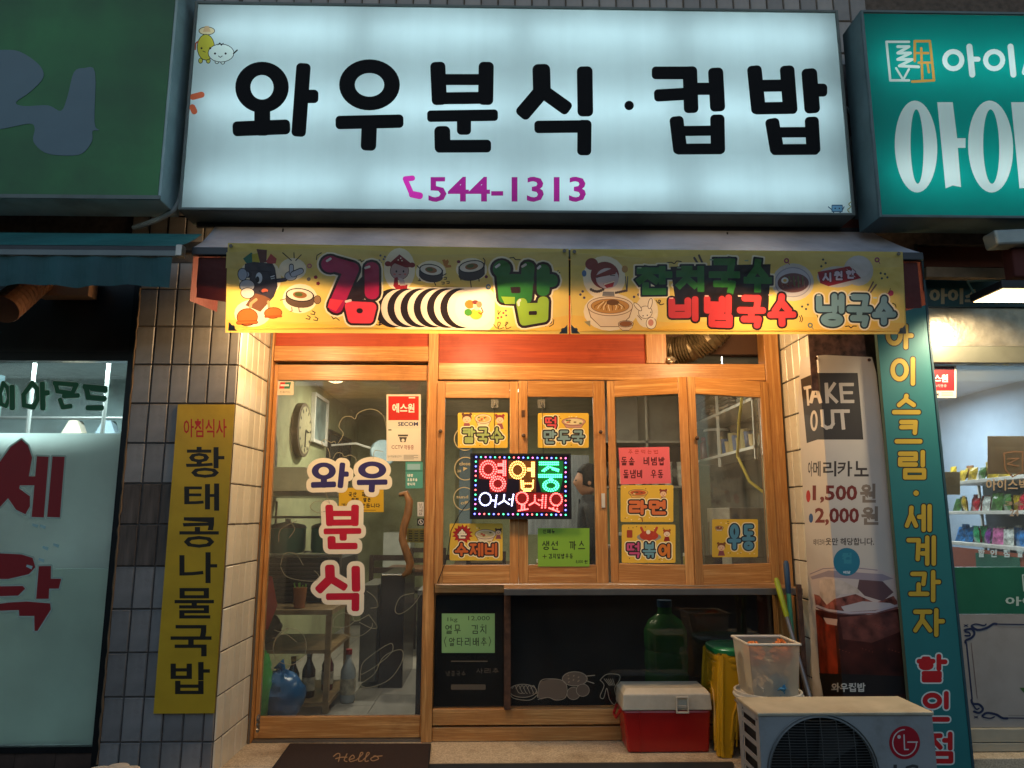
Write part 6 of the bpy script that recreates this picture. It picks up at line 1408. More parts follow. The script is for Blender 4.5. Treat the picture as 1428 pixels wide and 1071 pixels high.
mb = MB(); mb.add([(xt0 - .006, cyf - .014, zt + .002), (xt1 + .006, cyf - .014, zt + .002), (xt1 + .006, 4.418, zt + .002), (xt0 - .006, 4.418, zt + .002), (xt0 + .0, cyf - .012, lz - .02), (xt1, cyf - .012, lz - .02), (xt1, 4.41, lz - .02), (xt0, 4.41, lz - .02), (xt0 + .02, cyf + .02, lz + .005), (xt1 - .02, cyf + .02, lz + .005), (xt1 - .02, 4.39, lz + .005), (xt0 + .02, 4.39, lz + .005)],
  [(3, 2, 1, 0), (0, 1, 5, 4), (1, 2, 6, 5), (2, 3, 7, 6), (3, 0, 4, 7), (4, 5, 9, 8), (5, 6, 10, 9), (6, 7, 11, 10), (7, 4, 8, 11), (8, 9, 10, 11)])
lid_ = obj('lid', mb, LP_, co, bev=.005)
lx_ = P(950, 975, cyf).x
mb = MB(); 
for q in ((lx_ - .035, lx_ - .027, zt - .012, lz - .03), (lx_ + .027, lx_ + .035, zt - .012, lz - .03), (lx_ - .027, lx_ + .027, lz - .038, lz - .03), (lx_ - .027, lx_ + .027, zt - .012, zt - .003)): mb.box(q[0], q[1], cyf - .026, cyf - .015, q[2], q[3])
obj('latch', mb, LP_, lid_, bev=.002); box('latch_tab', lx_ - .026, lx_ + .026, cyf - .021, cyf - .015, zt + .012, zt + .028, mat('lid shadow plastic', '#9c9280', .5), lid_, .002)
for x in (x0 + .07, ): obj('rib', MB().hexa([(x - .005, cyf + .0, zt - .004), (x + .001, cyf, zt - .004), (x + .001, cyf + .011, cz + .004), (x - .005, cyf + .011, cz + .004)], (0, -.006, 0)), RP, co)
hnd = MB().tube([(xt0 - .008, 4.24, zt - .01), (xt0 - .03, 4.26, zt - .05), (xt0 - .03, 4.34, zt - .05), (xt0 - .008, 4.37, zt - .01)], .008, 8); obj('handle', hnd, RP, co, smooth=True)

YP = mat('yellow stool plastic', '#b98a0c', .35, var=.08, coat=.3, dirt=.3); GP_ = mat('green stool plastic', '#0f6e3c', .35, coat=.3)
def stool(x, y, z, m, ms, lab):
    t = thing('plastic_stool', lab, 'stool', (x, y, z), 'stacked plastic stools beside the red cooler')
    H = .46; a0, a1 = .195, .155; mb = MB(); N = 9; side = []
    # four walls, each with an arched opening between the legs
    for k in range(4):
        rt = Matrix.Rotation(k * math.pi / 2, 3, 'Z')
        def pt(u, v, off=0):
            r_ = a0 + (a1 - a0) * (v / H) ; p = rt @ Vector((u * r_ * .93, -(r_ + off), v)); return Vector((x, y, z)) + p
        us = [-1, -.72, -.64, -.42, -.15, .15, .42, .64, .72, 1]; hs = [0, 0, .12, .21, .25, .25, .21, .12, 0, 0]
        b0 = len(mb.v)
        for off in (0, -.006):
            for u, h_ in zip(us, hs): mb.v.append(pt(u, h_, off))
            for u in us: mb.v.append(pt(u, H - .02, off))
        n_ = len(us)
        for i in range(n_ - 1):
            mb.face((b0 + i, b0 + i + 1, b0 + n_ + i + 1, b0 + n_ + i)); mb.face((b0 + 2 * n_ + i + 1, b0 + 2 * n_ + i, b0 + 3 * n_ + i, b0 + 3 * n_ + i + 1)); mb.face((b0 + i, b0 + 2 * n_ + i, b0 + 2 * n_ + i + 1, b0 + i + 1))
        for off, hw in ((.007, .0065), ):
            pts = [pt(u, h_ + .018, .002) for u, h_ in zip(us[1:-1], hs[1:-1])]; mb.tube(pts, hw, 6)
            mb.tube([pt(u * .8, max(0, h_ * .8 + .055), .002) for u, h_ in zip(us[1:-1], hs[1:-1])], .004, 6)
            mb.tube([pt(-.35, .33, .002), pt(-.3, .4, .002), pt(.3, .4, .002), pt(.35, .33, .002)], .006, 6)
            for u in (-.97, .97): mb.tube([pt(u, 0.005, -.004), pt(u, H - .03, -.004)], .012, 8)
    obj('legs', mb, m, t, smooth=True)
    obj('seat', MB().lathe([(a1 * 1.08, -.03), (a1 * 1.1, -.02), (a1 * 1.09, -.004), (a1 * 1.0, .004), (a1 * .4, -.002), (.001, -.002)], x, y, z + H, 32, pw=4), ms, t, smooth=True)
sx_, sy_ = P(1032, 1000, 4.36).x, 4.31
stool(sx_, sy_, .247, YP, YP, 'yellow plastic stool, lowest of the stack beside the red cooler')
stool(sx_, sy_, .282, YP, YP, 'yellow plastic stool, second in the stack beside the red cooler')
stool(sx_, sy_, .318, YP, GP_, 'yellow stool with green seat, topmost of the stack')
bk = thing('bucket', 'white round plastic bucket with wire handle behind the outdoor unit', 'bucket', (1.42, 4.0, .25))
bx_, by_ = P(1071, 965, 3.9).x, 3.9; bz = P(1071, 962, 3.9).z
wp = mat('white bucket plastic', '#c2bbab', .4, dirt=.5)
bb_ = obj('body', MB().lathe([(.13, 0), (.158, bz - .247 - .04), (.166, bz - .247 - .035), (.166, bz - .247), (.155, bz - .247), (.15, bz - .247 - .04), (.12, .02), (.001, .02)], bx_, by_, .247, 32), wp, bk, smooth=True)
obj('rim', MB().lathe([(.167, 0), (.171, .004), (.171, .012), (.167, .016)], bx_, by_, bz - .03, 32), wp, bb_, smooth=True)
obj('handle', MB().tube([(bx_ - .17, by_, bz - .045), (bx_ - .16, by_ - .12, bz - .075), (bx_, by_ - .185, bz - .085), (bx_ + .16, by_ - .12, bz - .075), (bx_ + .17, by_, bz - .045)], .004, 8), STEEL, bk, smooth=True)
bn = thing('plastic_bin', 'translucent white square bin with odds and ends, standing in the round bucket', 'bin', (bx_, by_, bz))
tw = sheet('milky bin plastic', '#c9c0ac', .55, .35, .06, see=.3)
w0, w1 = .108, .126; zb_, zt_ = bz - .03, P(1066, 899, by_ - .126).z
def ringq(w_, z_): return [Vector((bx_ + sx * w_, by_ + sy * w_, z_)) for sx, sy in ((-1, -1), (1, -1), (1, 1), (-1, 1))]
mb = MB(); b_ = ringq(w0, zb_); t_ = ringq(w1, zt_); mb.add(b_ + t_, [(3, 2, 1, 0), (0, 1, 5, 4), (1, 2, 6, 5), (2, 3, 7, 6), (3, 0, 4, 7)]); obj('wall', mb, tw, bn)
rm = MB(); t2 = ringq(w1 + .003, zt_)
for i in range(4): rm.tube([t2[i], t2[(i + 1) % 4]], .007, 8)
obj('rim', rm, wp, bn)
for i, (dx, dy, dz, c_, lab) in enumerate(((-.05, .02, .17, '#c46a28', 'orange rag at the back of the translucent bin'), (.07, -.03, .19, '#c46a28', 'orange rag at the right of the translucent bin'), (.03, -.07, .03, '#2f6a8a', 'blue packet at the bottom of the translucent bin'), (-.05, -.06, .03, '#b9a890', 'crumpled cream paper in the translucent bin'), (.0, .05, .1, '#c2b8a0', 'crumpled white bag in the middle of the translucent bin'))):
    m_ = MB().ball((bx_ + dx, by_ + dy, zb_ + dz + .03), .05, .045, .05, 14, 10, lump=.7); tags(obj('crumpled_rag' if i < 2 else 'crumpled_packet', m_, mat('stuff ' + c_, c_, .7)), lab, 'rag' if i < 2 else 'packet')
# brooms leaning on the counter
def pole(p, q, r_, m1, m2, lab, frac=.12, head=True):
    p, q = Vector(p), Vector(q); t = thing('mop', lab, 'mop', q); d = q - p
    obj('grip', MB().tube([p, p + d * .02, p + d * (frac - .01), p + d * frac], [r_ * .8, r_ * 1.25, r_ * 1.2, r_ * .9], 12), m1, t, smooth=True)
    obj('shaft', MB().tube([p + d * frac, q], r_, 12), m2, t, smooth=True)
    if head: obj('mop_head', MB().box(q.x - .12, q.x + .12, q.y - .03, q.y + .03, q.z, q.z + .03), BK, t)
pole(P(1082, 806, 4.12), P(1160, 1000, 3.78) + Vector((0, 0, -.35)), .012, mat('lime grip', '#93a01e', .4), mat('grey shaft', '#77706c', .35, .5), 'mop with lime green grip and grey shaft leaning on the counter', .2)
pole(P(1096, 782, 4.13), P(1113, 968, 3.98) + Vector((0, 0, -.3)), .0125, mat('navy grip', '#24405a', .4), mat('green shaft', '#3f8a6c', .4), 'broom with navy tip and sea green shaft leaning on the counter', .18)
pp = MB().box(P(1119, 900, 4.0).x - .012, P(1119, 900, 4.0).x + .012, 3.99, 4.01, .246, P(1119, 815, 4.0).z); tags(obj('drain_pipe', pp, rust), 'rusty square post standing between the brooms and the coffee banner', 'post')
lf = P(362, 1015, 4.3); cw = MB()
for k in range(4): cw.tube([lf + Vector((.0, -.03 + .02 * math.cos(a_ * .6 + k), .02 * k + .012 * math.sin(a_ * .6))) for a_ in range(0, 11)], .005, 6)
tags(obj('chain', cw, STEEL, smooth=True, kind='stuff'), 'short loop of cable at the foot of the white tiles', 'cable')

# ================================================================== OUTDOOR UNIT
ya_ = 3.3
ac = thing('outdoor_unit', 'grey air conditioner outdoor unit with round fan grille in front of the step', 'air conditioner', (1.1, ya_, 0))
ax0, ax1 = P(1058, 1000, ya_).x, P(1300, 1000, ya_).x; az1 = P(1180, 998, ya_).z; az0 = .13; ad = .27
ACM = mat('grey cabinet enamel', '#8b8c8a', .45, dirt=.6, var=.05); ACT = mat('cream cabinet top', '#a79c84', .5, dirt=.6)
cxg, czg = P(1148, 1079, ya_).x, P(1148, 1079, ya_).z; rg = (P(1222, 1079, ya_).x - P(1074, 1079, ya_).x) / 2
# front panel with a round opening
mb = MB(); n = 48; w_ = .0
outer = []
for k in range(n):
    a_ = 2 * math.pi * k / n; c, s_ = math.cos(a_), math.sin(a_)
    cand = []
    if c > 1e-6: cand.append((ax1 - cxg) / c)
    if c < -1e-6: cand.append((ax0 - cxg) / c)
    if s_ > 1e-6: cand.append((az1 - czg) / s_)
    if s_ < -1e-6: cand.append((az0 - czg) / s_)
    r_ = min(cand); outer.append((cxg + c * r_, czg + s_ * r_))
for i, (x, z) in enumerate(outer): mb.v += [Vector((x, ya_, z)), Vector((cxg + rg * math.cos(2 * math.pi * i / n), ya_, czg + rg * math.sin(2 * math.pi * i / n))), Vector((cxg + rg * math.cos(2 * math.pi * i / n), ya_ + .02, czg + rg * math.sin(2 * math.pi * i / n)))]
for i in range(n):
    j = (i + 1) % n; mb.face((i * 3, j * 3, j * 3 + 1, i * 3 + 1)); mb.face((i * 3 + 1, j * 3 + 1, j * 3 + 2, i * 3 + 2))
crn = [(ax0, az0), (ax1, az0), (ax1, az1), (ax0, az1)]
for cx, cz_ in crn:
    best = sorted(range(n), key=lambda i: (outer[i][0] - cx) ** 2 + (outer[i][1] - cz_) ** 2)[:2]
    b0 = len(mb.v); mb.v.append(Vector((cx, ya_, cz_))); mb.face((b0, best[0] * 3, best[1] * 3))
fpn = obj('front_panel', mb, ACM, ac)
sd_ = MB(); sd_.box(ax1 - .004, ax1 + .0005, ya_ + .001, ya_ + ad, az0, az1 - .001); obj('side_panel', sd_, ACM, ac)
sl = MB(); yy0 = ya_ + .001; sl.box(ax0 - .0005, ax0 + .003, ya_ + .001, ya_ + .045, az0, az1 - .001); sl.box(ax0 - .0005, ax0 + .003, ya_ + ad - .05, ya_ + ad, az0, az1 - .001)
for k in range(9):
    z_ = az1 - .055 - k * .06; sl.box(ax0 - .0005, ax0 + .003, ya_ + .046, ya_ + ad - .051, z_ - .02, z_)
sl.box(ax0 - .0005, ax0 + .003, ya_ + .046, ya_ + ad - .051, az1 - .03, az1 - .001); obj('louvred_side', sl, ACM, ac)
box('coil', ax0 + .02, ax1 - .01, ya_ + .1, ya_ + ad - .005, az0 + .01, az1 - .01, mat('dark fins', '#1a1c1c', .6, var=.5, scale=80, stretch=(1, 1, .05)), ac)
box('top_cover', ax0 - .006, ax1 + .006, ya_ - .006, ya_ + ad + .006, az1, az1 + .014, ACT, ac, .004)
gr = MB(); wr_ = .0016
for k in range(int(2 * rg / .011)):
    z_ = -rg + .006 + k * .011; h_ = math.sqrt(max(0, rg * rg - z_ * z_)); gr.tube([(cxg - h_, ya_ - .006 - .008 * (1 - (z_ / rg) ** 2), czg + z_), (cxg - h_ * .5, ya_ - .016, czg + z_), (cxg + h_ * .5, ya_ - .016, czg + z_), (cxg + h_, ya_ - .006 - .008 * (1 - (z_ / rg) ** 2), czg + z_)], wr_, 4)
obj('grille_wires', gr, mat('dark grille wire', '#63625e', .4, .6), fpn, kind='stuff')
g2 = MB()
for f_ in (-.62, -.3, 0, .3, .62): h_ = math.sqrt(1 - f_ * f_) * rg; g2.tube([(cxg + f_ * rg, ya_ - .004, czg - h_), (cxg + f_ * rg, ya_ - .014, czg - h_ * .6), (cxg + f_ * rg, ya_ - .014, czg + h_ * .6), (cxg + f_ * rg, ya_ - .004, czg + h_)], .002, 4)
for rr_ in (1.0, 1.05): g2.tube([(cxg + rg * rr_ * math.cos(2 * math.pi * k / 48), ya_ - .004, czg + rg * rr_ * math.sin(2 * math.pi * k / 48)) for k in range(49)], .0028, 5, cap=False)
obj('grille_ribs', g2, MC['dark grille wire'], fpn, kind='stuff')
for k in range(3):
    a_ = k * 2.094 + .4; bl = MB(); ps = []
    for i in range(6):
        th = a_ + i * .17; ps += [Vector((cxg + .04 * math.cos(th), ya_ + .05 + .004 * i, czg + .04 * math.sin(th))), Vector((cxg + rg * .92 * math.cos(th + .15), ya_ + .03 + .01 * i, czg + rg * .92 * math.sin(th + .15)))]
    bl.v = ps
    for i in range(5): bl.face((2 * i, 2 * i + 1, 2 * i + 3, 2 * i + 2))
    obj('fan_blade', bl, mat('fan blade', '#26241f', .5), ac, smooth=True)
obj('fan_hub', MB().disc((cxg, ya_ + .025, czg), .045, (0, 1, 0), .06, 20), mat('fan blade', '', 0), ac)
a = Art(); a.grp = 'emblem'; RL = '#9c1020'
lc = (960 + 1133 / 3.758, 860 + 660 / 3.758); a.ell(*lc, 21.5, 23.2, RL, n=40)
def fl_(x, y): return (960 + x / 3.758, 860 + y / 3.758)
a.line([fl_(1133 + 62 * math.cos(t * .1), 660 + 68 * math.sin(t * .1)) for t in range(0, 48)], 1.6, '#c8bcb4', n=1); a.line([fl_(1150, 657), fl_(1200, 657)], 1.8, '#c8bcb4'); a.line([fl_(1130, 620), fl_(1133, 696), fl_(1152, 696)], 1.8, '#c8bcb4'); a.ell(*fl_(1104, 630), 2.4, 2.6, '#c8bcb4')
a.grp = 'lettering'; a.text('LG', 1246, 1066, 1281, 1086, '#3c3a3a', .03)
a.build(onY(ya_ - .0012), fpn)
for x in (ax0 + .08, ax1 - .12): box('foot', x, x + .05, ya_ + .02, ya_ + ad - .02, .0, az0 - .002, BK, ac)
sm = MB()
for x, y in ((ax0 - .002, ya_ + .02), (ax0 - .002, ya_ + .2)): sm.disc((x, y, az1 - .015), .004, (-1, 0, 0), .003, 8)
obj('screws', sm, STEEL, ac, kind='stuff')

# ================================================================== COFFEE BANNER AND UPRIGHT SIGN BOARD
YC = 3.87
cbn = thing('coffee_banner', 'white take out coffee price banner with iced drink photo, bent round the pillar corner', 'banner', P(1195, 975, YC))
xc = P(1150, 600, YC).x
def corner(px, py):
    p = P(px, py, YC)
    if p.x >= XR - .02: return p
    # sloping return plane from (xc+.02, YC) running back along the tiles
    d = ray(px, py); nrm = Vector((1, .06, 0)).normalized(); p0 = Vector((XR - .02, YC, 0)); k = (p0 - CAM).dot(nrm) / d.dot(nrm); q = CAM + d * k
    return q if q.y > YC else p
a = Art('trans'); a.grp = 'sheet'; a.kind = 'paper'
a.poly([(1116, 503), (1122, 498), (1150, 495), (1216, 498), (1222, 520), (1240, 690), (1262, 978), (1134, 978), (1126, 800), (1113, 560)], '#b5aca2')
a.grp = 'picture'
a.poly([(1116.5, 529), (1137, 520), (1196, 520), (1204, 613), (1140, 613), (1125, 618)], '#2e2825')
def ft(x, y): return (1110 + x / 4.654, 490 + y / 4.654)
def fu(x, y): return (1110 + x / 3.969, 720 + y / 3.969)
lc_ = '#b4aaa0'
def T(f, pts, w, c): a.line([f(*p) for p in pts], w, c, .25)
a.grp = 'lettering'
T(ft, [(60, 238), (88, 232)], 4.4, lc_); T(ft, [(72, 238), (80, 345)], 3, lc_)
T(ft, [(98, 325), (125, 215), (158, 325)], 5, lc_); T(ft, [(108, 292), (148, 292)], 3.6, lc_)
T(ft, [(197, 215), (203, 325)], 5, lc_); T(ft, [(248, 212), (208, 270), (262, 325)], 4.6, lc_)
T(ft, [(365, 215), (290, 215), (300, 325), (368, 325)], 4.6, lc_); T(ft, [(296, 268), (360, 268)], 4.2, lc_)
a.ell(*ft(117, 450), 5.2, 14.5, lc_); a.ell(*ft(117, 450), 2.4, 10, '#2e2825')
T(ft, [(168, 388), (175, 480), (200, 496), (228, 490), (240, 470), (236, 388)], 4.6, lc_); T(ft, [(255, 388), (338, 388)], 4.8, lc_); T(ft, [(298, 388), (308, 496)], 5, lc_)
bk_ = '#332a28'
for ch, x0_, x1_ in (('아', 78, 108), ('메', 112, 160), ('리', 176, 262), ('카', 268, 365), ('노', 378, 472)): a.text(ch, *ft(x0_, 712), *ft(x1_, 812), bk_, .02)
rd2 = '#6a2018'
a.ell(*ft(80, 940), 3, 8.5, '#a82a22'); a.text('1,500', *ft(108, 868), *ft(398, 985), rd2, .03); a.text('원', *ft(415, 858), *ft(518, 982), '#7a6a5c', .04)
a.ell(*fu(83, 10), 3, 6.5, '#2a4a78'); a.text('2,000', 1136.5, 708, 1198, 733, rd2, .03); a.text('원', 1201, 706, 1225, 732, '#7a6a5c', .04)
a.text('테이크아', 1134.5, 751.5, 1150, 760.5, bk_, .02); a.text('웃만 해당합니다.', 1151, 750, 1219, 760.5, bk_, .02)
a.grp = 'picture'
# cup: lid rim, ice, dark coffee
a.poly([fu(*p) for p in ((75, 310), (130, 285), (300, 275), (470, 295), (545, 330), (560, 420), (570, 500), (600, 800), (612, 880), (130, 880), (118, 700), (100, 480), (80, 350))], '#b9a8a0')
a.poly([fu(*p) for p in ((80, 335), (180, 300), (330, 310), (480, 320), (540, 345), (470, 360), (300, 345), (160, 335), (90, 350))], '#8d8088')
a.poly([fu(*p) for p in ((100, 430), (200, 460), (330, 430), (440, 480), (540, 440), (560, 470), (565, 520), (430, 540), (250, 560), (150, 540), (110, 500))], mat('ice and coffee print', '#7c443a', .4, var=.8, scale=22))
a.poly([fu(*p) for p in ((130, 350), (230, 345), (350, 400), (350, 425), (250, 430), (170, 490), (130, 440))], mat('ice print', '#b8a698', .4, var=.3, scale=14)); a.poly([fu(*p) for p in ((350, 350), (480, 360), (540, 420), (480, 470), (380, 440), (340, 400))], '#5b4042')
a.poly([fu(*p) for p in ((250, 500), (370, 470), (520, 480), (565, 500), (430, 520), (270, 530))], '#b0a4a2')
a.poly([fu(*p) for p in ((108, 515), (250, 545), (420, 545), (575, 510), (605, 830), (612, 900), (132, 900), (120, 720))], mat('iced coffee print', '#3a1610', .4, var=.75, scale=7))
a.poly([fu(*p) for p in ((108, 530), (170, 590), (215, 600), (235, 880), (135, 880), (122, 720))], mat('amber coffee print', '#7a2814', .4, var=.6, scale=12)); a.poly([fu(*p) for p in ((240, 560), (560, 530), (575, 640), (420, 700), (260, 680))], mat('milky coffee print', '#5e332c', .4, var=.6, scale=16)); a.poly([fu(*p) for p in ((150, 560), (230, 570), (225, 605), (170, 595))], '#b8988c')
a.line([fu(112, 495), fu(180, 520), fu(300, 535), fu(440, 528), fu(570, 490)], 3, '#a89ca0', n=1); a.line([fu(112, 505), fu(180, 530), fu(300, 545), fu(440, 540), fu(570, 502)], 1, '#5a4a50', n=1)
a.line([fu(78, 320), fu(150, 290), fu(300, 282), fu(450, 298)], 1.3, '#7f7680', n=1)
for k in range(26): a.ell(*fu(150 + (k * 73) % 420, 600 + (k * 131) % 260), .8 + (k % 3) * .3, .8, '#6a3026', n=7)
a.ell(*fu(281, 252), 18.5, 19.5, '#1f6a80', n=32); a.text('컵', *fu(255, 200), *fu(308, 262), '#2f7a8a', .05); a.text('배달', *fu(262, 302), *fu(302, 318), '#b8c4c8', .03)
a.poly([fu(*p) for p in ((128, 868), (612, 885), (618, 985), (150, 985))], '#17100f'); a.poly([fu(*p) for p in ((150, 985), (618, 985), (620, 1024), (150, 1024))], '#2a0f0d')
a.text('와우컵밥', *fu(195, 922), *fu(384, 972), '#b8b2a8', .03)
ex = [[(1122 + (y - 495) * .03 + k, y) for y in range(496, 980, 480)] for k in ()]
a.build(corner, cbn, extra=[[pxof((XR - .0195, YC, 2.5)), pxof((XR - .0195, YC, .25))]])
for x, y in ((1212, 502), (1138, 500)): obj('eyelet', MB().disc(P(x, y, YC - .003), .009, (0, -1, 0), .003, 12), mat('brown eyelet', '#4a2c1c', .4, .6), cbn)
wm = thing('wall_poster', 'dark poster strip of food pictures behind top of the coffee banner', 'poster', P(1170, 495, 3.885))
box('sheet', P(1128, 480, 3.89).x, P(1206, 480, 3.89).x, 3.888, 3.894, P(1170, 545, 3.89).z, 2.6, mat('dark food print', '#4a3530', .6, var=.9, scale=22), wm)

YS2 = 3.83
ub = thing('upright_sign_board', 'tall teal board with yellow and red Korean letters at the right pillar', 'sign board', P(1300, 1071, YS2))
bL, bR = P(1215, 430, YS2).x + .02, (P(1292, 440, YS2).x + P(1355, 1071, YS2).x) / 2
bz0, bz1 = .02, P(1290, 360, YS2).z
box('board', bL, bR, YS2 + .002, YS2 + .03, bz0, bz1, mat('board edge', '#3a4a44', .6), ub)
box('edge_trim', bR + .001, bR + .012, YS2 - .004, YS2 + .034, bz0, bz1, mat('trim edge', '#23404a', .5), ub)
a = Art(); a.grp = 'sheet'
Q = [pxof((x, YS2, z)) for x, z in ((bL, bz1), (bR, bz1), (bR, bz0), (bL, bz0))]; a.poly(Q, '#1f6668')
def fg(x, y): return (1060 + x / 1.696, 440 + y / 1.696)
YT, OT = '#b0922c', '#1c1c16'
seqs = [('아', (297, 20, 362, 80)), ('이', (308, 98, 372, 166)), ('스', (312, 185, 380, 238)), ('크', (318, 246, 384, 308)), ('림', (326, 318, 396, 388))]
a.grp = 'lettering'
sq2 = [('세', (342, 446, 406, 512)), ('계', (346, 520, 416, 592)), ('과', (352, 602, 426, 678)), ('자', (362, 692, 436, 760))]
sq3 = [('할', (370, 800, 442, 868)), ('인', (384, 888, 452, 962)), ('점', (392, 984, 460, 1060))]
def bigch(ch, b_, w, col, out, ow):
    x0_, y0_ = fg(b_[0], b_[1]); x1_, y1_ = fg(b_[2], b_[3]); a.hg(ch, x0_, y0_, x1_, y1_, w, col, .9, out, ow, gap=0)
for ch, b_ in seqs + sq2: bigch(ch, b_, 6.2, YT, OT, 1.5)
for ch, b_ in sq3: bigch(ch, b_, 7.0, '#a8161c', '#b8c4c0', 2)
a.ell(*fg(369, 420), 5, 5, OT); a.ell(*fg(369, 420), 3.8, 3.8, YT)
a.build(onY(YS2), ub)

# ================================================================== YELLOW BREAKFAST SIGN ON THE LEFT PILLAR
YF2 = FR - .022
ys = thing('breakfast_sign', 'tall yellow board with black Korean letters on the blue tiled pillar', 'sign', P(265, 995, YF2))
qx0 = P(248, 564, YF2).x; qx1 = P(327, 564, YF2).x; qz1 = P(285, 564, YF2).z; qz0 = P(258, 995, YF2).z
box('board', qx0, qx1, YF2 + .0015, FR - .0075, qz0, qz1, mat('yellow board edge', '#6e5c14', .6), ys)
a = Art(); a.grp = 'sheet'; a.poly([pxof((x, YF2, z)) for x, z in ((qx0, qz1), (qx1, qz1), (qx1, qz0), (qx0, qz0))], mat('yellow sign film', '#b08f1c', .45, var=.12, scale=5, dirt=.35))
a.grp = 'lettering'
a.text('아침식사', 256, 584, 316, 610, '#a31c14', .015)
def gh(x, y): return (x / 1.783, 470 + y / 1.783)
for ch, b_ in zip('황태콩나물국밥', ((462, 273, 558, 350), (458, 364, 545, 432), (446, 448, 544, 524), (446, 535, 540, 612), (434, 624, 532, 700), (424, 716, 526, 794), (424, 808, 522, 888))): a.text(ch, *gh(b_[0], b_[1]), *gh(b_[2], b_[3]), '#16130c', .016)
a.build(onY(YF2), ys)

# ================================================================== LAUNDRY ON THE LEFT
YLW_ = 4.02
ls_ = thing('laundry_shop', 'laundry shopfront with frosted glass and dark red Korean letters at far left', 'shopfront', P(60, 1060, YLW_))
DKF = mat('dark anodised frame', '#17191a', .4, .4, dirt=.3)
lxr = (P(180, 506, YLW_).x + P(134, 1040, YLW_).x) / 2
zl0, zl1 = P(60, 1040, YLW_).z, P(60, 504, YLW_).z
box('frame_side', lxr + .001, XLL - .002, YLW_ - .03, YLW_ + .05, 0.0, P(60, 395, YLW_).z, DKF, ls_)
box('head_rail', -3.6, lxr, YLW_ - .02, YLW_ + .05, zl1 + .001, zl1 + .05, DKF, ls_)
box('header_panel', -3.6, lxr, YLW_ + .0, YLW_ + .04, zl1 + .051, 2.98, mat('dark header panel', '#1e2022', .35, var=.5, scale=3, dirt=.6), ls_)
box('sill_rail', -3.6, lxr, YLW_ - .02, YLW_ + .05, zl0 - .03, zl0 - .001, DKF, ls_)
mbl = mat('brown marble plinth', '#43342c', .35, var=.6, scale=9, dirt=.4)
for i in range(9): box('plinth_panel', -3.6 + i * .2 + .002, min(-3.6 + (i + 1) * .2, XLL - .003), YLW_ - .01, YLW_ + .04, .06, zl0 - .032, mbl, ls_)
obj('glass_pane', MB().box(-3.6, lxr - .001, YLW_ + .01, YLW_ + .016, zl0, zl1), glass('laundry glass', (.8, .88, .88), dirt=.05), ls_)
zfm = P(80, 604, YLW_).z; zseam = P(80, 793, YLW_).z
fmat = sheet('frosted film', '#d8dcd6', .8, .45, .08, see=.04)
obj('frosted_film', MB().box(-3.6, lxr - .012, YLW_ + .003, YLW_ + .008, zseam + .0015, zfm), fmat, ls_)
obj('frosted_film', MB().box(-3.6, lxr - .012, YLW_ + .003, YLW_ + .008, zl0 + .004, zseam), sheet('frosted film lower', '#ccd4ca', .78, .45, .08, see=.04), ls_)
def gi(x, y): return (x / 2.68, 500 + y / 2.68)
a = Art(); GRN_ = '#0f5e38'; RDK = '#7e0f16'; OL = '#97a89c'
a.grp = 'green_lettering'
for st_, w_ in (([[(12, 92), (0, 130), (4, 170), (22, 178), (34, 150), (28, 110), (12, 92)]], 5), ([[(45, 108), (46, 184)]], 7), ([[(120, 92), (88, 135), (90, 175), (125, 182), (142, 150), (138, 112), (120, 92)]], 6), ([[(158, 96), (160, 184)], [(160, 130), (176, 128)]], 7),
    ([[(205, 92), (285, 98), (270, 130), (215, 122), (208, 95)], [(245, 128), (240, 140), (290, 138)], [(225, 155), (235, 182), (262, 178)]], 6), ([[(318, 105), (392, 112)], [(322, 108), (330, 145), (388, 150)], [(345, 112), (392, 118)], [(330, 184), (378, 184)]], 7)):
    for q in st_: a.line([gi(*p) for p in q], w_ + 1.8, OL, 1)
    for q in st_: a.line([gi(*p) for p in q], w_, GRN_, .6)
def blk(pts, hole=None):
    P_ = [gi(*p) for p in pts]
    for i in range(len(P_)): a.poly(seg(P_[i - 1], P_[i], 4.4, 1), OL)
    BL.append(P_)
BL = []; a.grp = 'red_lettering'
blk([(80, 303), (105, 325), (120, 370), (108, 440), (132, 440), (132, 474), (74, 474), (72, 486), (112, 515), (112, 552), (95, 582), (60, 565), (30, 522), (0, 555), (-40, 580), (-60, 560), (-60, 420), (0, 385), (40, 330)])
blk([(138, 365), (182, 367), (164, 594), (118, 592)]); blk([(196, 366), (242, 367), (224, 594), (176, 592)])
blk([(-60, 725), (80, 732), (122, 745), (132, 780), (108, 806), (30, 824), (-60, 824)]); blk([(-60, 852), (85, 850), (94, 860), (68, 886), (-60, 890)])
blk([(145, 776), (191, 775), (190, 823), (229, 823), (220, 860), (184, 860), (182, 898), (135, 898)])
blk([(-60, 925), (30, 912), (100, 908), (188, 915), (190, 938), (140, 1018), (129, 1018), (128, 962), (72, 962), (70, 940), (-60, 945)])
for P_ in BL: a.poly(P_, RDK)
for y0 in (616, 620, 690, 700, 745, 770):
    x = 100 + (y0 * 7) % 110; a.poly([gi(x, y0), gi(x + 22, y0 + 6), gi(x + 18, y0 + 18), gi(x - 2, y0 + 8)], '#8fb0b0')
a.build(onY(YLW_ - .001), ls_)
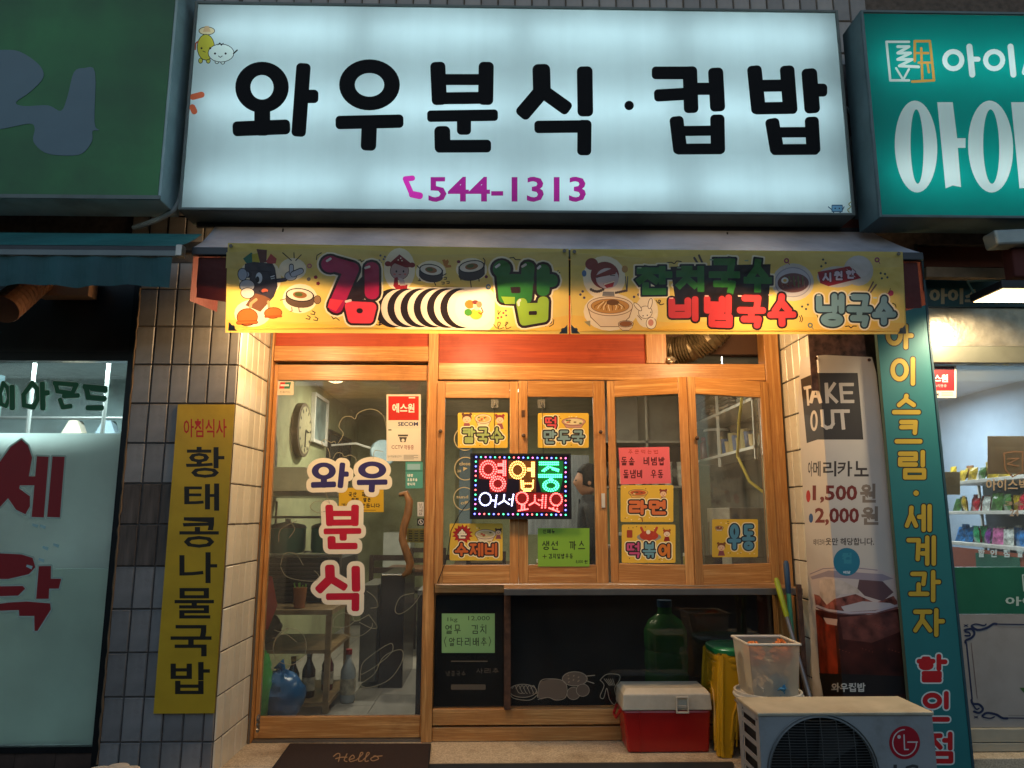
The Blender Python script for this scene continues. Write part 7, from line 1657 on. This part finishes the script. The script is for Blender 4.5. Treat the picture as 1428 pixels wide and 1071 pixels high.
# inside the laundry
li = thing('laundry_room', 'cold lit laundry interior behind the clear top of the left window', 'room', (-3, 5, .1), kind='structure')
lw_ = mat('laundry wall', '#7d8784', .8, dirt=.6)
box('back_wall', -4.4, -1.84, 6.6, 6.7, 0, 3, lw_, li); box('side_wall', -1.86, -1.83, 4.1, 6.6, 0, 2.95, lw_, li); box('ceiling', -4.4, -1.87, 4.1, 6.6, 2.72, 2.8, lw_, li); box('floor', -4.4, -1.87, 4.1, 6.6, 0, .06, lw_, li)
lt = thing('tube_light', 'cold fluorescent tube on the laundry ceiling', 'ceiling light', (-2.9, 5, 2.68)); obj('tube', MB().tube([(-3.5, 4.9, 2.66), (-2.3, 4.9, 2.66)], .02, 8), emit('cold tube', '#d8f0ff', 14), lt); box('batten', -3.55, -2.25, 4.86, 4.94, 2.685, 2.715, WHT, lt)
ll = bpy.data.lights.new('lamp_light', 'AREA'); ll.shape = 'RECTANGLE'; ll.size = 1.2; ll.size_y = .1; ll.energy = 220; ll.color = (.8, .95, 1); o = bpy.data.objects.new('lamp_light', ll); COL.objects.link(o); o.parent = lt; o.location = (0, -.1, -.06)
for i, x in enumerate((-3.2, -2.95, -2.55, -2.2)):
    gm = MB(); gm.add([(x - .15, 5.6 + .05 * i, 1.5), (x + .15, 5.6, 1.5), (x + .17, 5.6, 1.9), (x + .03, 5.62, 2.2), (x - .03, 5.62, 2.2), (x - .17, 5.6, 1.9)], [(0, 1, 2, 3, 4, 5)])
    b0 = len(gm.v); gm.add([v + Vector((0, .08, 0)) for v in gm.v[:6]], [(5, 4, 3, 2, 1, 0)]);
    for k in range(6): gm.face((k, (k + 1) % 6, b0 + (k + 1) % 6, b0 + k))
    tags(obj('hanging_garment', gm, mat('garment %d' % i, ('#8a7a68', '#50585c', '#9a9488', '#3d3a38')[i], .9, bump=.4)), ('tan', 'blue-grey', 'pale', 'dark brown')[i] + ' garment on the rail seen through the clear laundry glass', 'garment', 'garments on the laundry rail')
tags(obj('clothes_rail', MB().tube([(-4, 5.63, 2.22), (-1.9, 5.63, 2.22)], .012, 8), STEEL), 'steel clothes rail across the laundry interior', 'rail')
for x in (P(43, 560, 5.0).x, P(147, 560, 5.0).x): tags(obj('hanging_pole', MB().tube([(x, 5.0, 1.2), (x, 5.0, 2.7)], .014, 8), STEEL), 'thin upright steel pole in the laundry, ' + ('left one' if x < -3 else 'right one near the pillar'), 'pole')
# laundry awning, duct and box
la = thing('awning', 'dark green laundry awning with scalloped edge at the left', 'awning', P(100, 405, 3.3))
yA, yB = 3.62, 3.28
zA, zB = P(100, 325, yA).z, P(100, 342, yB).z; xR_ = P(246, 350, yB).x; xA_ = P(282, 330, yA).x
gcl = sheet('green awning cloth', '#1c5a58', .1, .6, .25, bump=.5)
mb = MB()
for i in range(25):
    t_2 = i / 24
    for j in range(4): u = j / 3; mb.v.append(Vector((-3.6 + (xA_ + 3.6) * t_2, yA, zA)).lerp(Vector((-3.6 + (xR_ + 3.6) * t_2, yB, zB)), u) + Vector((0, 0, -.012 * math.sin(math.pi * u))))
for i in range(24):
    for j in range(3): mb.face((i * 4 + j, (i + 1) * 4 + j, (i + 1) * 4 + j + 1, i * 4 + j + 1))
obj('canopy', mb, gcl, la, smooth=True)
box('front_bar', -3.6, xR_, yB - .01, yB + .02, P(100, 357, yB).z, P(100, 349, yB).z, mat('awning rail grey', '#5d6464', .4, .4), la, .002); box('end_cap', xR_ + .001, xR_ + .03, yB - .015, yB + .03, P(240, 358, yB).z, P(240, 342, yB).z, STEEL, la, .003)
box('roller', -3.6, xR_, yB + .0, yB + .035, P(100, 348, yB).z, zB - .002, mat('dark awning bar', '', 0), la)
mb = MB(); zv0 = P(100, 357.5, yB).z; zv1 = P(100, 401, yB).z; nn = 90; xe = P(237, 400, yB).x
for i in range(nn + 1):
    x = -3.6 + (xe + 3.6) * i / nn; ph = (xe - x) / .42; mb.v += [Vector((x, yB + .005 * math.sin(i * .9), zv0)), Vector((x, yB + .01 * math.sin(i * .9), zv1 - .014 * abs(math.sin(ph * math.pi)) * (-1) ))]
for i in range(nn): mb.face((2 * i, 2 * i + 2, 2 * i + 3, 2 * i + 1))
obj('scalloped_valance', mb, sheet('green valance cloth', '#16454a', .1, .7, .3, bump=.4), la)
tags(obj('ribbed_pipe', MB().tube([P(60, 385, 3.9).lerp(P(5, 432, 3.55), k / 24) for k in range(25)], [.07 + .004 * (k % 2) for k in range(25)], 18), mat('brown duct', '#6b4630', .5, var=.2)), 'short brown ribbed exhaust pipe under the laundry awning', 'duct')
tags(box('junction_box', P(63, 400, 3.98).x, P(136, 400, 3.98).x, 3.9, 3.99, P(100, 418, 3.98).z, P(100, 392, 3.98).z, mat('tan board', '#7a5a42', .7, dirt=.4), bev=.003), 'tan rectangular box under the laundry awning', 'box')
hs = [P(258, 200, 3.85), P(256, 250, 3.8), P(248, 285, 3.72), P(232, 300, 3.7), P(205, 312, 3.72), P(185, 318, 3.8)]
sm_ = []
for i in range(len(hs) - 1):
    p0, p1, p2, p3 = hs[max(i - 1, 0)], hs[i], hs[i + 1], hs[min(i + 2, len(hs) - 1)]
    for k in range(6): t = k / 6; sm_.append(.5 * ((2 * p1) + (-p0 + p2) * t + (2 * p0 - 5 * p1 + 4 * p2 - p3) * t * t + (-p0 + 3 * p1 - 3 * p2 + p3) * t ** 3))
tags(obj('conduit', MB().tube(sm_, .014, 10), mat('grey conduit', '#7d8484', .5), smooth=True), 'grey flexible conduit drooping between the green and white signs', 'conduit')
tags(obj('conduit', MB().tube([(x_, 3.905, 2.93 + .012 * math.sin(x_ * 5)) for x_ in [-1.9 + i * .1 for i in range(38)]], .009, 8), BK, smooth=True), 'thin black cable run along the wall under the white sign', 'cable')
crd = [P(1180, 150, 3.9), P(1192, 165, 3.86), P(1193, 182, 3.85), P(1186, 195, 3.87), P(1190, 230, 3.88), P(1195, 320, 3.88)]
tags(obj('conduit', MB().tube(crd, .008, 8), mat('grey conduit', '', 0), smooth=True), 'thin grey cable looping between white and teal signs', 'cable')
# caulk bead at the laundry corner
cb_ = [Vector((XLL + random.uniform(-.003, .003), FR - .006, .3 + i * .035)) for i in range(70)]
tags(obj('caulk_bead', MB().tube(cb_, [random.uniform(.003, .0075) for i in range(70)], 6), mat('old caulk', '#5c4a36', .8), smooth=True), 'lumpy old sealant bead down the left edge of the tiled pillar', 'sealant')
# plaster planter rim at the bottom left
pt_ = thing('plaster_planter', 'white lobed plaster ornament at the bottom edge by the blue pillar', 'ornament', P(155, 1071, 3.4))
plm = mat('white plaster', '#b3aa98', .7, bump=.3, bscale=30, dirt=.4); pc_ = P(152, 1082, 3.45)
for k in range(6):
    a_ = k * math.pi / 3 + math.pi / 2; c = pc_ + Vector((.075 * math.cos(a_), .075 * math.sin(a_), 0)); obj('lobe', MB().lathe([(.03, -.12), (.046, -.03), (.05, .0), (.044, .016), (.02, .022), (.001, .022)], c.x, c.y, c.z, 16), plm, pt_, smooth=True)
obj('centre', MB().lathe([(.03, -.12), (.04, 0), (.036, .024), (.001, .028)], pc_.x, pc_.y, pc_.z + .005, 18), plm, pt_, smooth=True)
obj('stem', MB().lathe([(.11, 0), (.06, .05), (.05, max(.1, pc_.z - .12))], pc_.x, pc_.y, .0, 20), plm, pt_, smooth=True)

# ================================================================== ICE CREAM SHOP ON THE RIGHT
YR = 3.98
rs = thing('ice_cream_shop', 'ice cream shopfront with clear window, green band and white ornamental panel', 'shopfront', P(1400, 1040, YR))
rx0 = XRR - .02; rx1 = 4.4
zz = lambda py, px=1360, Y=YR: P(px, py, Y).z
tealf = mat('dark teal fascia', '#123f46', .5, var=.2, dirt=.5)
box('fascia', rx0 + .001, rx1, YR - .05, YR + .05, zz(431), zz(388), tealf, rs)
box('red_band', rx0 + .001, rx1, YR - .02, YR + .05, zz(374), zz(344), mat('rust red batten', '', 0), rs)
box('fascia_top', rx0 + .001, rx1, YR + .0, YR + .05, zz(387.5), zz(374.5), mat('dark void', '#0c0c0c', .9), rs)
box('metal_panel', rx0 + .001, rx1, YR - .03, YR + .04, zz(484), zz(432), mat('scratched steel panel', '#8e8574', .32, .75, var=.25, scale=14, bump=.8, bscale=25), rs)
box('head_frame', rx0 + .001, rx1, YR - .045, YR + .04, zz(508), zz(485), mat('grey green frame', '#5d5c50', .45, .5, dirt=.3), rs, .003)
pk = mat('weathered plank', '#7a6650', .8, var=.35, scale=9, dirt=.5)
tags(obj('plank', MB().hexa([P(1292, 372, 3.8), P(1412, 374, 3.8), P(1412, 388, 3.8), P(1292, 386, 3.8)], (0, .05, 0)), pk), 'weathered wooden plank above the ice cream shop fascia', 'plank')
obj('glass_pane', MB().box(rx0 + .02, rx1, YR + .005, YR + .011, zz(790), zz(508.5)), GL, rs)
box('green_band', rx0 + .001, rx1, YR - .004, YR + .02, zz(856), zz(791), mat('green window film', '#1d5b43', .4, var=.08), rs)
box('white_panel', rx0 + .001, rx1, YR - .006, YR + .02, zz(1014), zz(857), mat('white window film', '#8f8880', .45, var=.06, dirt=.3), rs)
for a_, b_ in ((1014.5, 1033), (1034, 1046)): box('bottom_rail', rx0 + .001, rx1, YR - .03, YR + .03, zz(b_), zz(a_), mat('beige rail', '#9a917c', .5, dirt=.4), rs, .003)
box('stone_sill', rx0 + .001, rx1, YR - .12, YR + .03, 0.0, zz(1047), CONC, rs, .004)
a = Art(); a.grp = 'lettering'; a.text('아이스박스', 1296, 402, 1420, 424, '#8d8468', .05); a.build(onY(YR - .0515), rs)
a = Art(); a.grp = 'logo_print'; lp_ = '#a88c6a'
a.text('아이', 1402, 832, 1445, 845, '#a9b8a8', .03); a.line([(1440, 800), (1426, 802), (1428, 824)], 2, '#a9b8a8')
a.build(onY(YR - .0055), rs)
a = Art(); a.grp = 'ornament'; NV = '#1b2440'
def gj2(x, y): return (1290 + x / 4.638, 840 + y / 4.638)
a.line([gj2(460, 140), gj2(900, 148)], 1.6, NV); a.line([gj2(470, 158), gj2(900, 164)], .7, '#6a6460'); a.line([gj2(268, 262), gj2(305, 625)], 2, NV); a.line([gj2(298, 262), gj2(338, 620)], .8, '#5a4440'); a.line([gj2(530, 748), gj2(900, 752)], 1.6, NV); a.line([gj2(540, 730), gj2(900, 736)], .6, '#6a6460')
for pts, w in (([(300, 155), (340, 178), (400, 165), (440, 140), (465, 140)], 3.2), ([(300, 150), (330, 140), (380, 150), (395, 140)], 2), ([(255, 180), (300, 172), (320, 200), (300, 230), (265, 245), (262, 262)], 3.2), ([(258, 190), (285, 195), (290, 215), (258, 215)], 2.2), ([(300, 630), (310, 655), (350, 660), (375, 690), (350, 715), (315, 705)], 3.2), ([(300, 645), (330, 690), (350, 685)], 2.2), ([(370, 735), (400, 715), (460, 725), (500, 748), (535, 750)], 3.2), ([(375, 742), (420, 750), (450, 740)], 2)):
    cur2([gj2(*p) for p in pts], a, w, NV)
for x, y in ((265, 150), (330, 742)): a.poly([gj2(x - 17, y - 10), gj2(x, y - 4), gj2(x + 17, y - 10), gj2(x + 8, y), gj2(x + 17, y + 10), gj2(x, y + 4), gj2(x - 17, y + 10), gj2(x - 8, y)], NV)
a.poly([gj2(612, 552), gj2(660, 552), gj2(640, 585)], '#3a5a2c')
a.build(onY(YR - .0075), rs)
a = Art(); a.grp = 'window_print'
a.text('아이스박스', 1375, 668, 1450, 684, '#a08a6c', .02); a.text('365', 1401, 699, 1440, 705, '#8a7a64', .03); a.text('24', 1408, 710, 1421, 720, '#9a8a78', .03)
a.grp = 'logo_print'; a.line([(1400, 632), (1412, 630), (1426, 630), (1426, 658), (1412, 665), (1402, 655), (1400, 632)], 1.6, '#7d5c40'); a.line([(1405, 640), (1421, 639), (1405, 647), (1421, 650)], 1.4, '#7d5c40')
a.build(onY(YR + .001), rs)
def pr1(a, q):
    a.grp = 'sheet'; a.rect(*q, '#cfc4b0'); a.grp = 'picture'; a.rect(q[0], 511, 1331, 545, '#b3101c'); a.rect(q[0], 511, 1331, 516, '#4a2028'); a.text('에스원', 1292, 522, 1322, 533, '#efe4da', .03); a.text('CCTV작동중', 1296, 536, 1320, 540, '#e0b8b0', .0); a.text('SECOM', 1286, 548, 1309, 552, '#2a2a3a', .02)
    for i in range(3): a.rect(1313, 547 + i * 2, 1329, 548 + i * 2, '#8a8478')
card('security_sticker', 'red security camera sticker at top left of the ice cream shop window', 'sticker', (1286, 510, 1333.5, 555), onY(YR + .001), pr1)
def pr2(a, q): a.grp = 'sheet'; a.rect(*q, '#cdb083', .5); a.grp = 'picture'; a.rect(q[0] + 4, q[1] + 15, q[2] - 2, q[3] - 5, '#d8bd90')
card('cardboard_notice', 'brown cardboard sheet taped inside the ice cream shop window', 'cardboard', (1377, 608, 1450, 661), onY(YR + .05), pr2, kind='trans', back=sheet('card back', '#c8ab7c', .6, .7))
def pr3(a, q): a.grp = 'sheet'; a.rect(*q, '#b3a57e', .5); a.grp = 'picture'; a.ell(1325, 671, 8, 6, '#a8976c')
card('cardboard_notice', 'small buff card taped low left inside the ice cream shop window', 'cardboard', (1314, 658, 1339, 690), onY(YR + .04), pr3, kind='trans', back=sheet('card back', '#c8ab7c', .6, .7))
# its room
ir = thing('ice_cream_room', 'bright white ice cream shop interior', 'room', (3.5, 6, .1), kind='structure')
iw = mat('white shop wall', '#9fb0bf', .8, var=.04); icl = mat('white shop ceiling', '#aebbc8', .8, var=.03)
box('side_wall', 5.0, 5.1, 4.1, 10.1, .1, 2.75, iw, ir); box('back_wall', 2.35, 5.1, 10.1, 10.2, .1, 2.75, iw, ir); box('ceiling', 2.33, 5.1, 4.06, 10.2, 2.75, 2.8, icl, ir); box('floor', 2.33, 5.1, 4.1, 10.1, .04, .1, mat('shop floor', '#8a8884', .4), ir); box('left_wall', 2.3, 2.33, 4.06, 10.2, .1, 2.75, iw, ir)
for i, (x, y) in enumerate(((3.2, 5.2), (4.1, 7.4))):
    t = thing('ceiling_light', ('front', 'rear')[i] + ' flat ceiling panel light in the ice cream shop', 'ceiling light', (x, y, 2.72), 'panel lights in the ice cream shop'); box('diffuser', x - .3, x + .3, y - .3, y + .3, 2.71, 2.745, emit('white panel light', '#e8f2ff', 3), t)
    L = bpy.data.lights.new('lamp_light', 'AREA'); L.size = .55; L.energy = 42; L.color = (.86, .94, 1); o = bpy.data.objects.new('lamp_light', L); COL.objects.link(o); o.parent = t; o.location = (0, 0, -.02)
sh2 = thing('snack_shelf', 'white gondola shelf of snacks running back through the ice cream shop', 'shelf', (4.2, 6, .1))
S0 = Vector((4.32, 7.1, 0)); SDv = Vector((-.198, -.98, 0)); SN = Vector((-.98, .198, 0))
SL = 2.3; shz = (1.80, 1.53, 1.25)
ORD = 'first second third fourth fifth sixth seventh eighth ninth tenth eleventh twelfth thirteenth fourteenth fifteenth sixteenth seventeenth eighteenth nineteenth twentieth'.split(); ORD += ['twenty-' + q_ for q_ in ORD[:9]] + ['thirtieth'] + ['thirty-' + q_ for q_ in ORD[:9]]
def sp(t, off, z): v = S0 + SDv * t + SN * off; return Vector((v.x, v.y, z))
for z in shz + (.98,):
    mb = MB(); q = [sp(0, 0, z), sp(SL, 0, z), sp(SL, -.32, z), sp(0, -.32, z)]; mb.add(q + [p + Vector((0, 0, -.03)) for p in q], [(0, 1, 2, 3), (7, 6, 5, 4), (0, 4, 5, 1), (1, 5, 6, 2), (2, 6, 7, 3), (3, 7, 4, 0)]); obj('shelf_board', mb, WHT if z > 1 else mat('red freezer rim', '#a3182a', .3), sh2, bev=.003)
mb = MB(); q = [sp(0, -.33, .1), sp(SL, -.33, .1), sp(SL, -.36, .1), sp(0, -.36, .1)]; mb.add(q + [p + Vector((0, 0, 1.85)) for p in q], [(4, 5, 6, 7), (0, 1, 5, 4), (1, 2, 6, 5), (2, 3, 7, 6), (3, 0, 4, 7)]); obj('back_board', mb, iw, sh2)
for t_3 in (0, 1.15, SL): obj('upright', MB().tube([sp(t_3, -.3, .1), sp(t_3, -.3, 1.9)], .015, 6), WHT, sh2)
bandm = mat('freezer side print', '#8c4a34', .5, var=.1)
mb = MB(); q = [sp(0, .01, .94), sp(SL, .01, .94), sp(SL, .0, 1.2), sp(0, .0, 1.2)]; mb.add(q, [(0, 1, 2, 3)]); obj('price_band', mb, bandm, sh2)
mb = MB(); q = [sp(.55, .014, .99), sp(1.35, .014, .99), sp(1.35, .006, 1.17), sp(.55, .006, 1.17)]; mb.add(q, [(0, 1, 2, 3)]); obj('green_band', mb, mat('green window film', '', 0), sh2)
a = Art(); a.grp = 'lettering'
for ch, x in (('할', 1364), ('인', 1381), ('점', 1399), ('할', 1418)): a.text(ch, x, 766, x + 9, 777, '#c9d4cc', .03)
def onband(px, py):
    d = ray(px, py); p0 = sp(0, .018, 1); k = (p0 - CAM).dot(SN) / d.dot(SN); return CAM + d * k
a.build(onband, sh2)
CN = {'#b59a2e': 'yellow', '#3f6a34': 'green', '#a32430': 'red', '#2f6fa8': 'blue', '#7a3a8a': 'purple', '#c26a9a': 'pink', '#bfc4bc': 'white', '#38a06a': 'mint', '#8a5a2a': 'brown'}
rows = ((0, ['#b59a2e', '#b59a2e', '#8a5a2a', '#b59a2e', '#3f6a34', '#b59a2e'], 32, .13), (1, ['#3f6a34', '#3f6a34', '#b59a2e', '#a32430', '#a32430', '#bfc4bc', '#b59a2e'], 32, .14), (2, ['#c26a9a', '#bfc4bc', '#2f6fa8', '#2f6fa8', '#a32430', '#38a06a', '#7a3a8a', '#bfc4bc'], 34, .15))
PL = {}
for r_, colr, n_, hgt in rows:
    for i in range(n_):
        c_ = colr[(i // 2 + r_) % len(colr)]; tt_ = .06 + i * (SL - .1) / n_
        key = (c_, r_)
        if key not in PL:
            mb = MB(); W2, H2 = .07, hgt; mb.v = []
            for yy_, sgn in ((0, 1), (0, -1)):
                for u in range(4):
                    for v_ in range(4): mb.v.append(Vector(((u / 3 - .5) * 2 * W2, sgn * .03 * math.sin(math.pi * u / 3) * math.sin(math.pi * v_ / 3), v_ / 3 * H2)))
            for s_ in (0, 16):
                for u in range(3):
                    for v_ in range(3): i0 = s_ + u * 4 + v_; f_ = (i0, i0 + 4, i0 + 5, i0 + 1); mb.face(f_ if s_ else f_[::-1])
            o = obj('snack_packet', mb, mat('packet ' + c_, c_, .3, var=.75, scale=26, coat=.3), None, origin=Vector((0, 0, 0))); PL[key] = o.data
        else: o = bpy.data.objects.new('snack_packet', PL[key]); COL.objects.link(o)
        p = sp(tt_, -.06 - .05 * (i % 3), shz[r_] + .002); o.location = p; o.rotation_euler = (R(random.uniform(-25, 5)), 0, math.atan2(SDv.y, SDv.x) + random.uniform(-.25, .25)); o.scale = (1, 1, random.uniform(.8, 1.15))
        tags(o, '%s snack packet, %s from the far end of the %s snack shelf' % (CN[c_], ORD[i], ('top', 'middle', 'bottom')[r_]), 'snack packet', 'snack packets on the shop shelf')
# floodlight over that window
fl2 = thing('floodlight', 'lit floodlight hanging over the ice cream shop window', 'floodlight', P(1405, 410, 3.6))
f4 = [P(1376, 416, 3.62), P(1440, 418, 3.62), P(1440, 404, 3.5), P(1396, 402, 3.5)]
c_l = P(1412, 408, 3.56)
obj('lens', MB().add([(c_l.x - .14, 3.66, c_l.z - .022), (c_l.x + .16, 3.66, c_l.z - .022), (c_l.x + .16, 3.5, c_l.z - .0), (c_l.x - .09, 3.5, c_l.z - .0)], [(0, 1, 2, 3)]), emit('floodlight lens', '#ffdca0', 7), fl2)
obj('housing', MB().hexa([(c_l.x - .15, 3.67, c_l.z - .02), (c_l.x + .17, 3.67, c_l.z - .02), (c_l.x + .17, 3.49, c_l.z + .004), (c_l.x - .1, 3.49, c_l.z + .004)], (0, 0, .04)), BK, fl2, bev=.004)
obj('bracket', MB().tube([(c_l.x - .1, 3.7, c_l.z + .03), (c_l.x - .1, 3.75, c_l.z + .12), (c_l.x + .12, 3.75, c_l.z + .13), (c_l.x + .12, 3.7, c_l.z + .03)], .006, 6), mat('green bracket', '#3f5246', .5), fl2)
L = bpy.data.lights.new('lamp_light', 'SPOT'); L.energy = 60; L.color = (1, .8, .5); L.spot_size = R(130); L.spot_blend = .5; L.shadow_soft_size = .05; o = bpy.data.objects.new('lamp_light', L); COL.objects.link(o); o.parent = fl2; o.location = Vector((c_l.x - .03, 3.6, c_l.z - .04)) - wl_of(fl2); o.rotation_euler = (R(35), 0, 0)
ra = thing('rolled_awning', 'grey end cap and folded red cloth of the ice cream shop awning', 'awning', P(1410, 345, 3.5))
obj('end_cap', MB().hexa([P(1386, 320, 3.5), P(1470, 316, 3.5), P(1470, 338, 3.5), P(1392, 341, 3.5)], (0, .1, 0)), mat('pale end cap', '#8a908c', .4, .3), ra, bev=.012)
obj('rolled_cloth', MB().hexa([P(1410, 342, 3.56), P(1470, 340, 3.56), P(1470, 388, 3.56), P(1416, 386, 3.56)], (0, .08, 0)), mat('dark red cloth', '#4a1a14', .8), ra, bev=.01)
# grimy upper strip between shop signs and fascia
box('side_return', XRR - .015, XRR + .02, FR + .001, 4.05, .0, 3.0, mat('dark return', '#1e2422', .7), wall)

# ================================================================== FAR SIDE OF THE STREET (unseen building, added to darken the reflections)
st2 = thing('building', 'plain dark building added across the street to darken reflections', 'building', (0, -9, 0))
box('wall', -16, 16, -11, -9, 0, 4.6, mat('far wall', '#2a2622', .9, dirt=.6), st2)
for i in range(12):
    for j in range(1): box('window', -14 + i * 2.4, -12.8 + i * 2.4, -9.0, -8.97, 2.9, 4.1, mat('far window', '#1b2025', .15), st2)
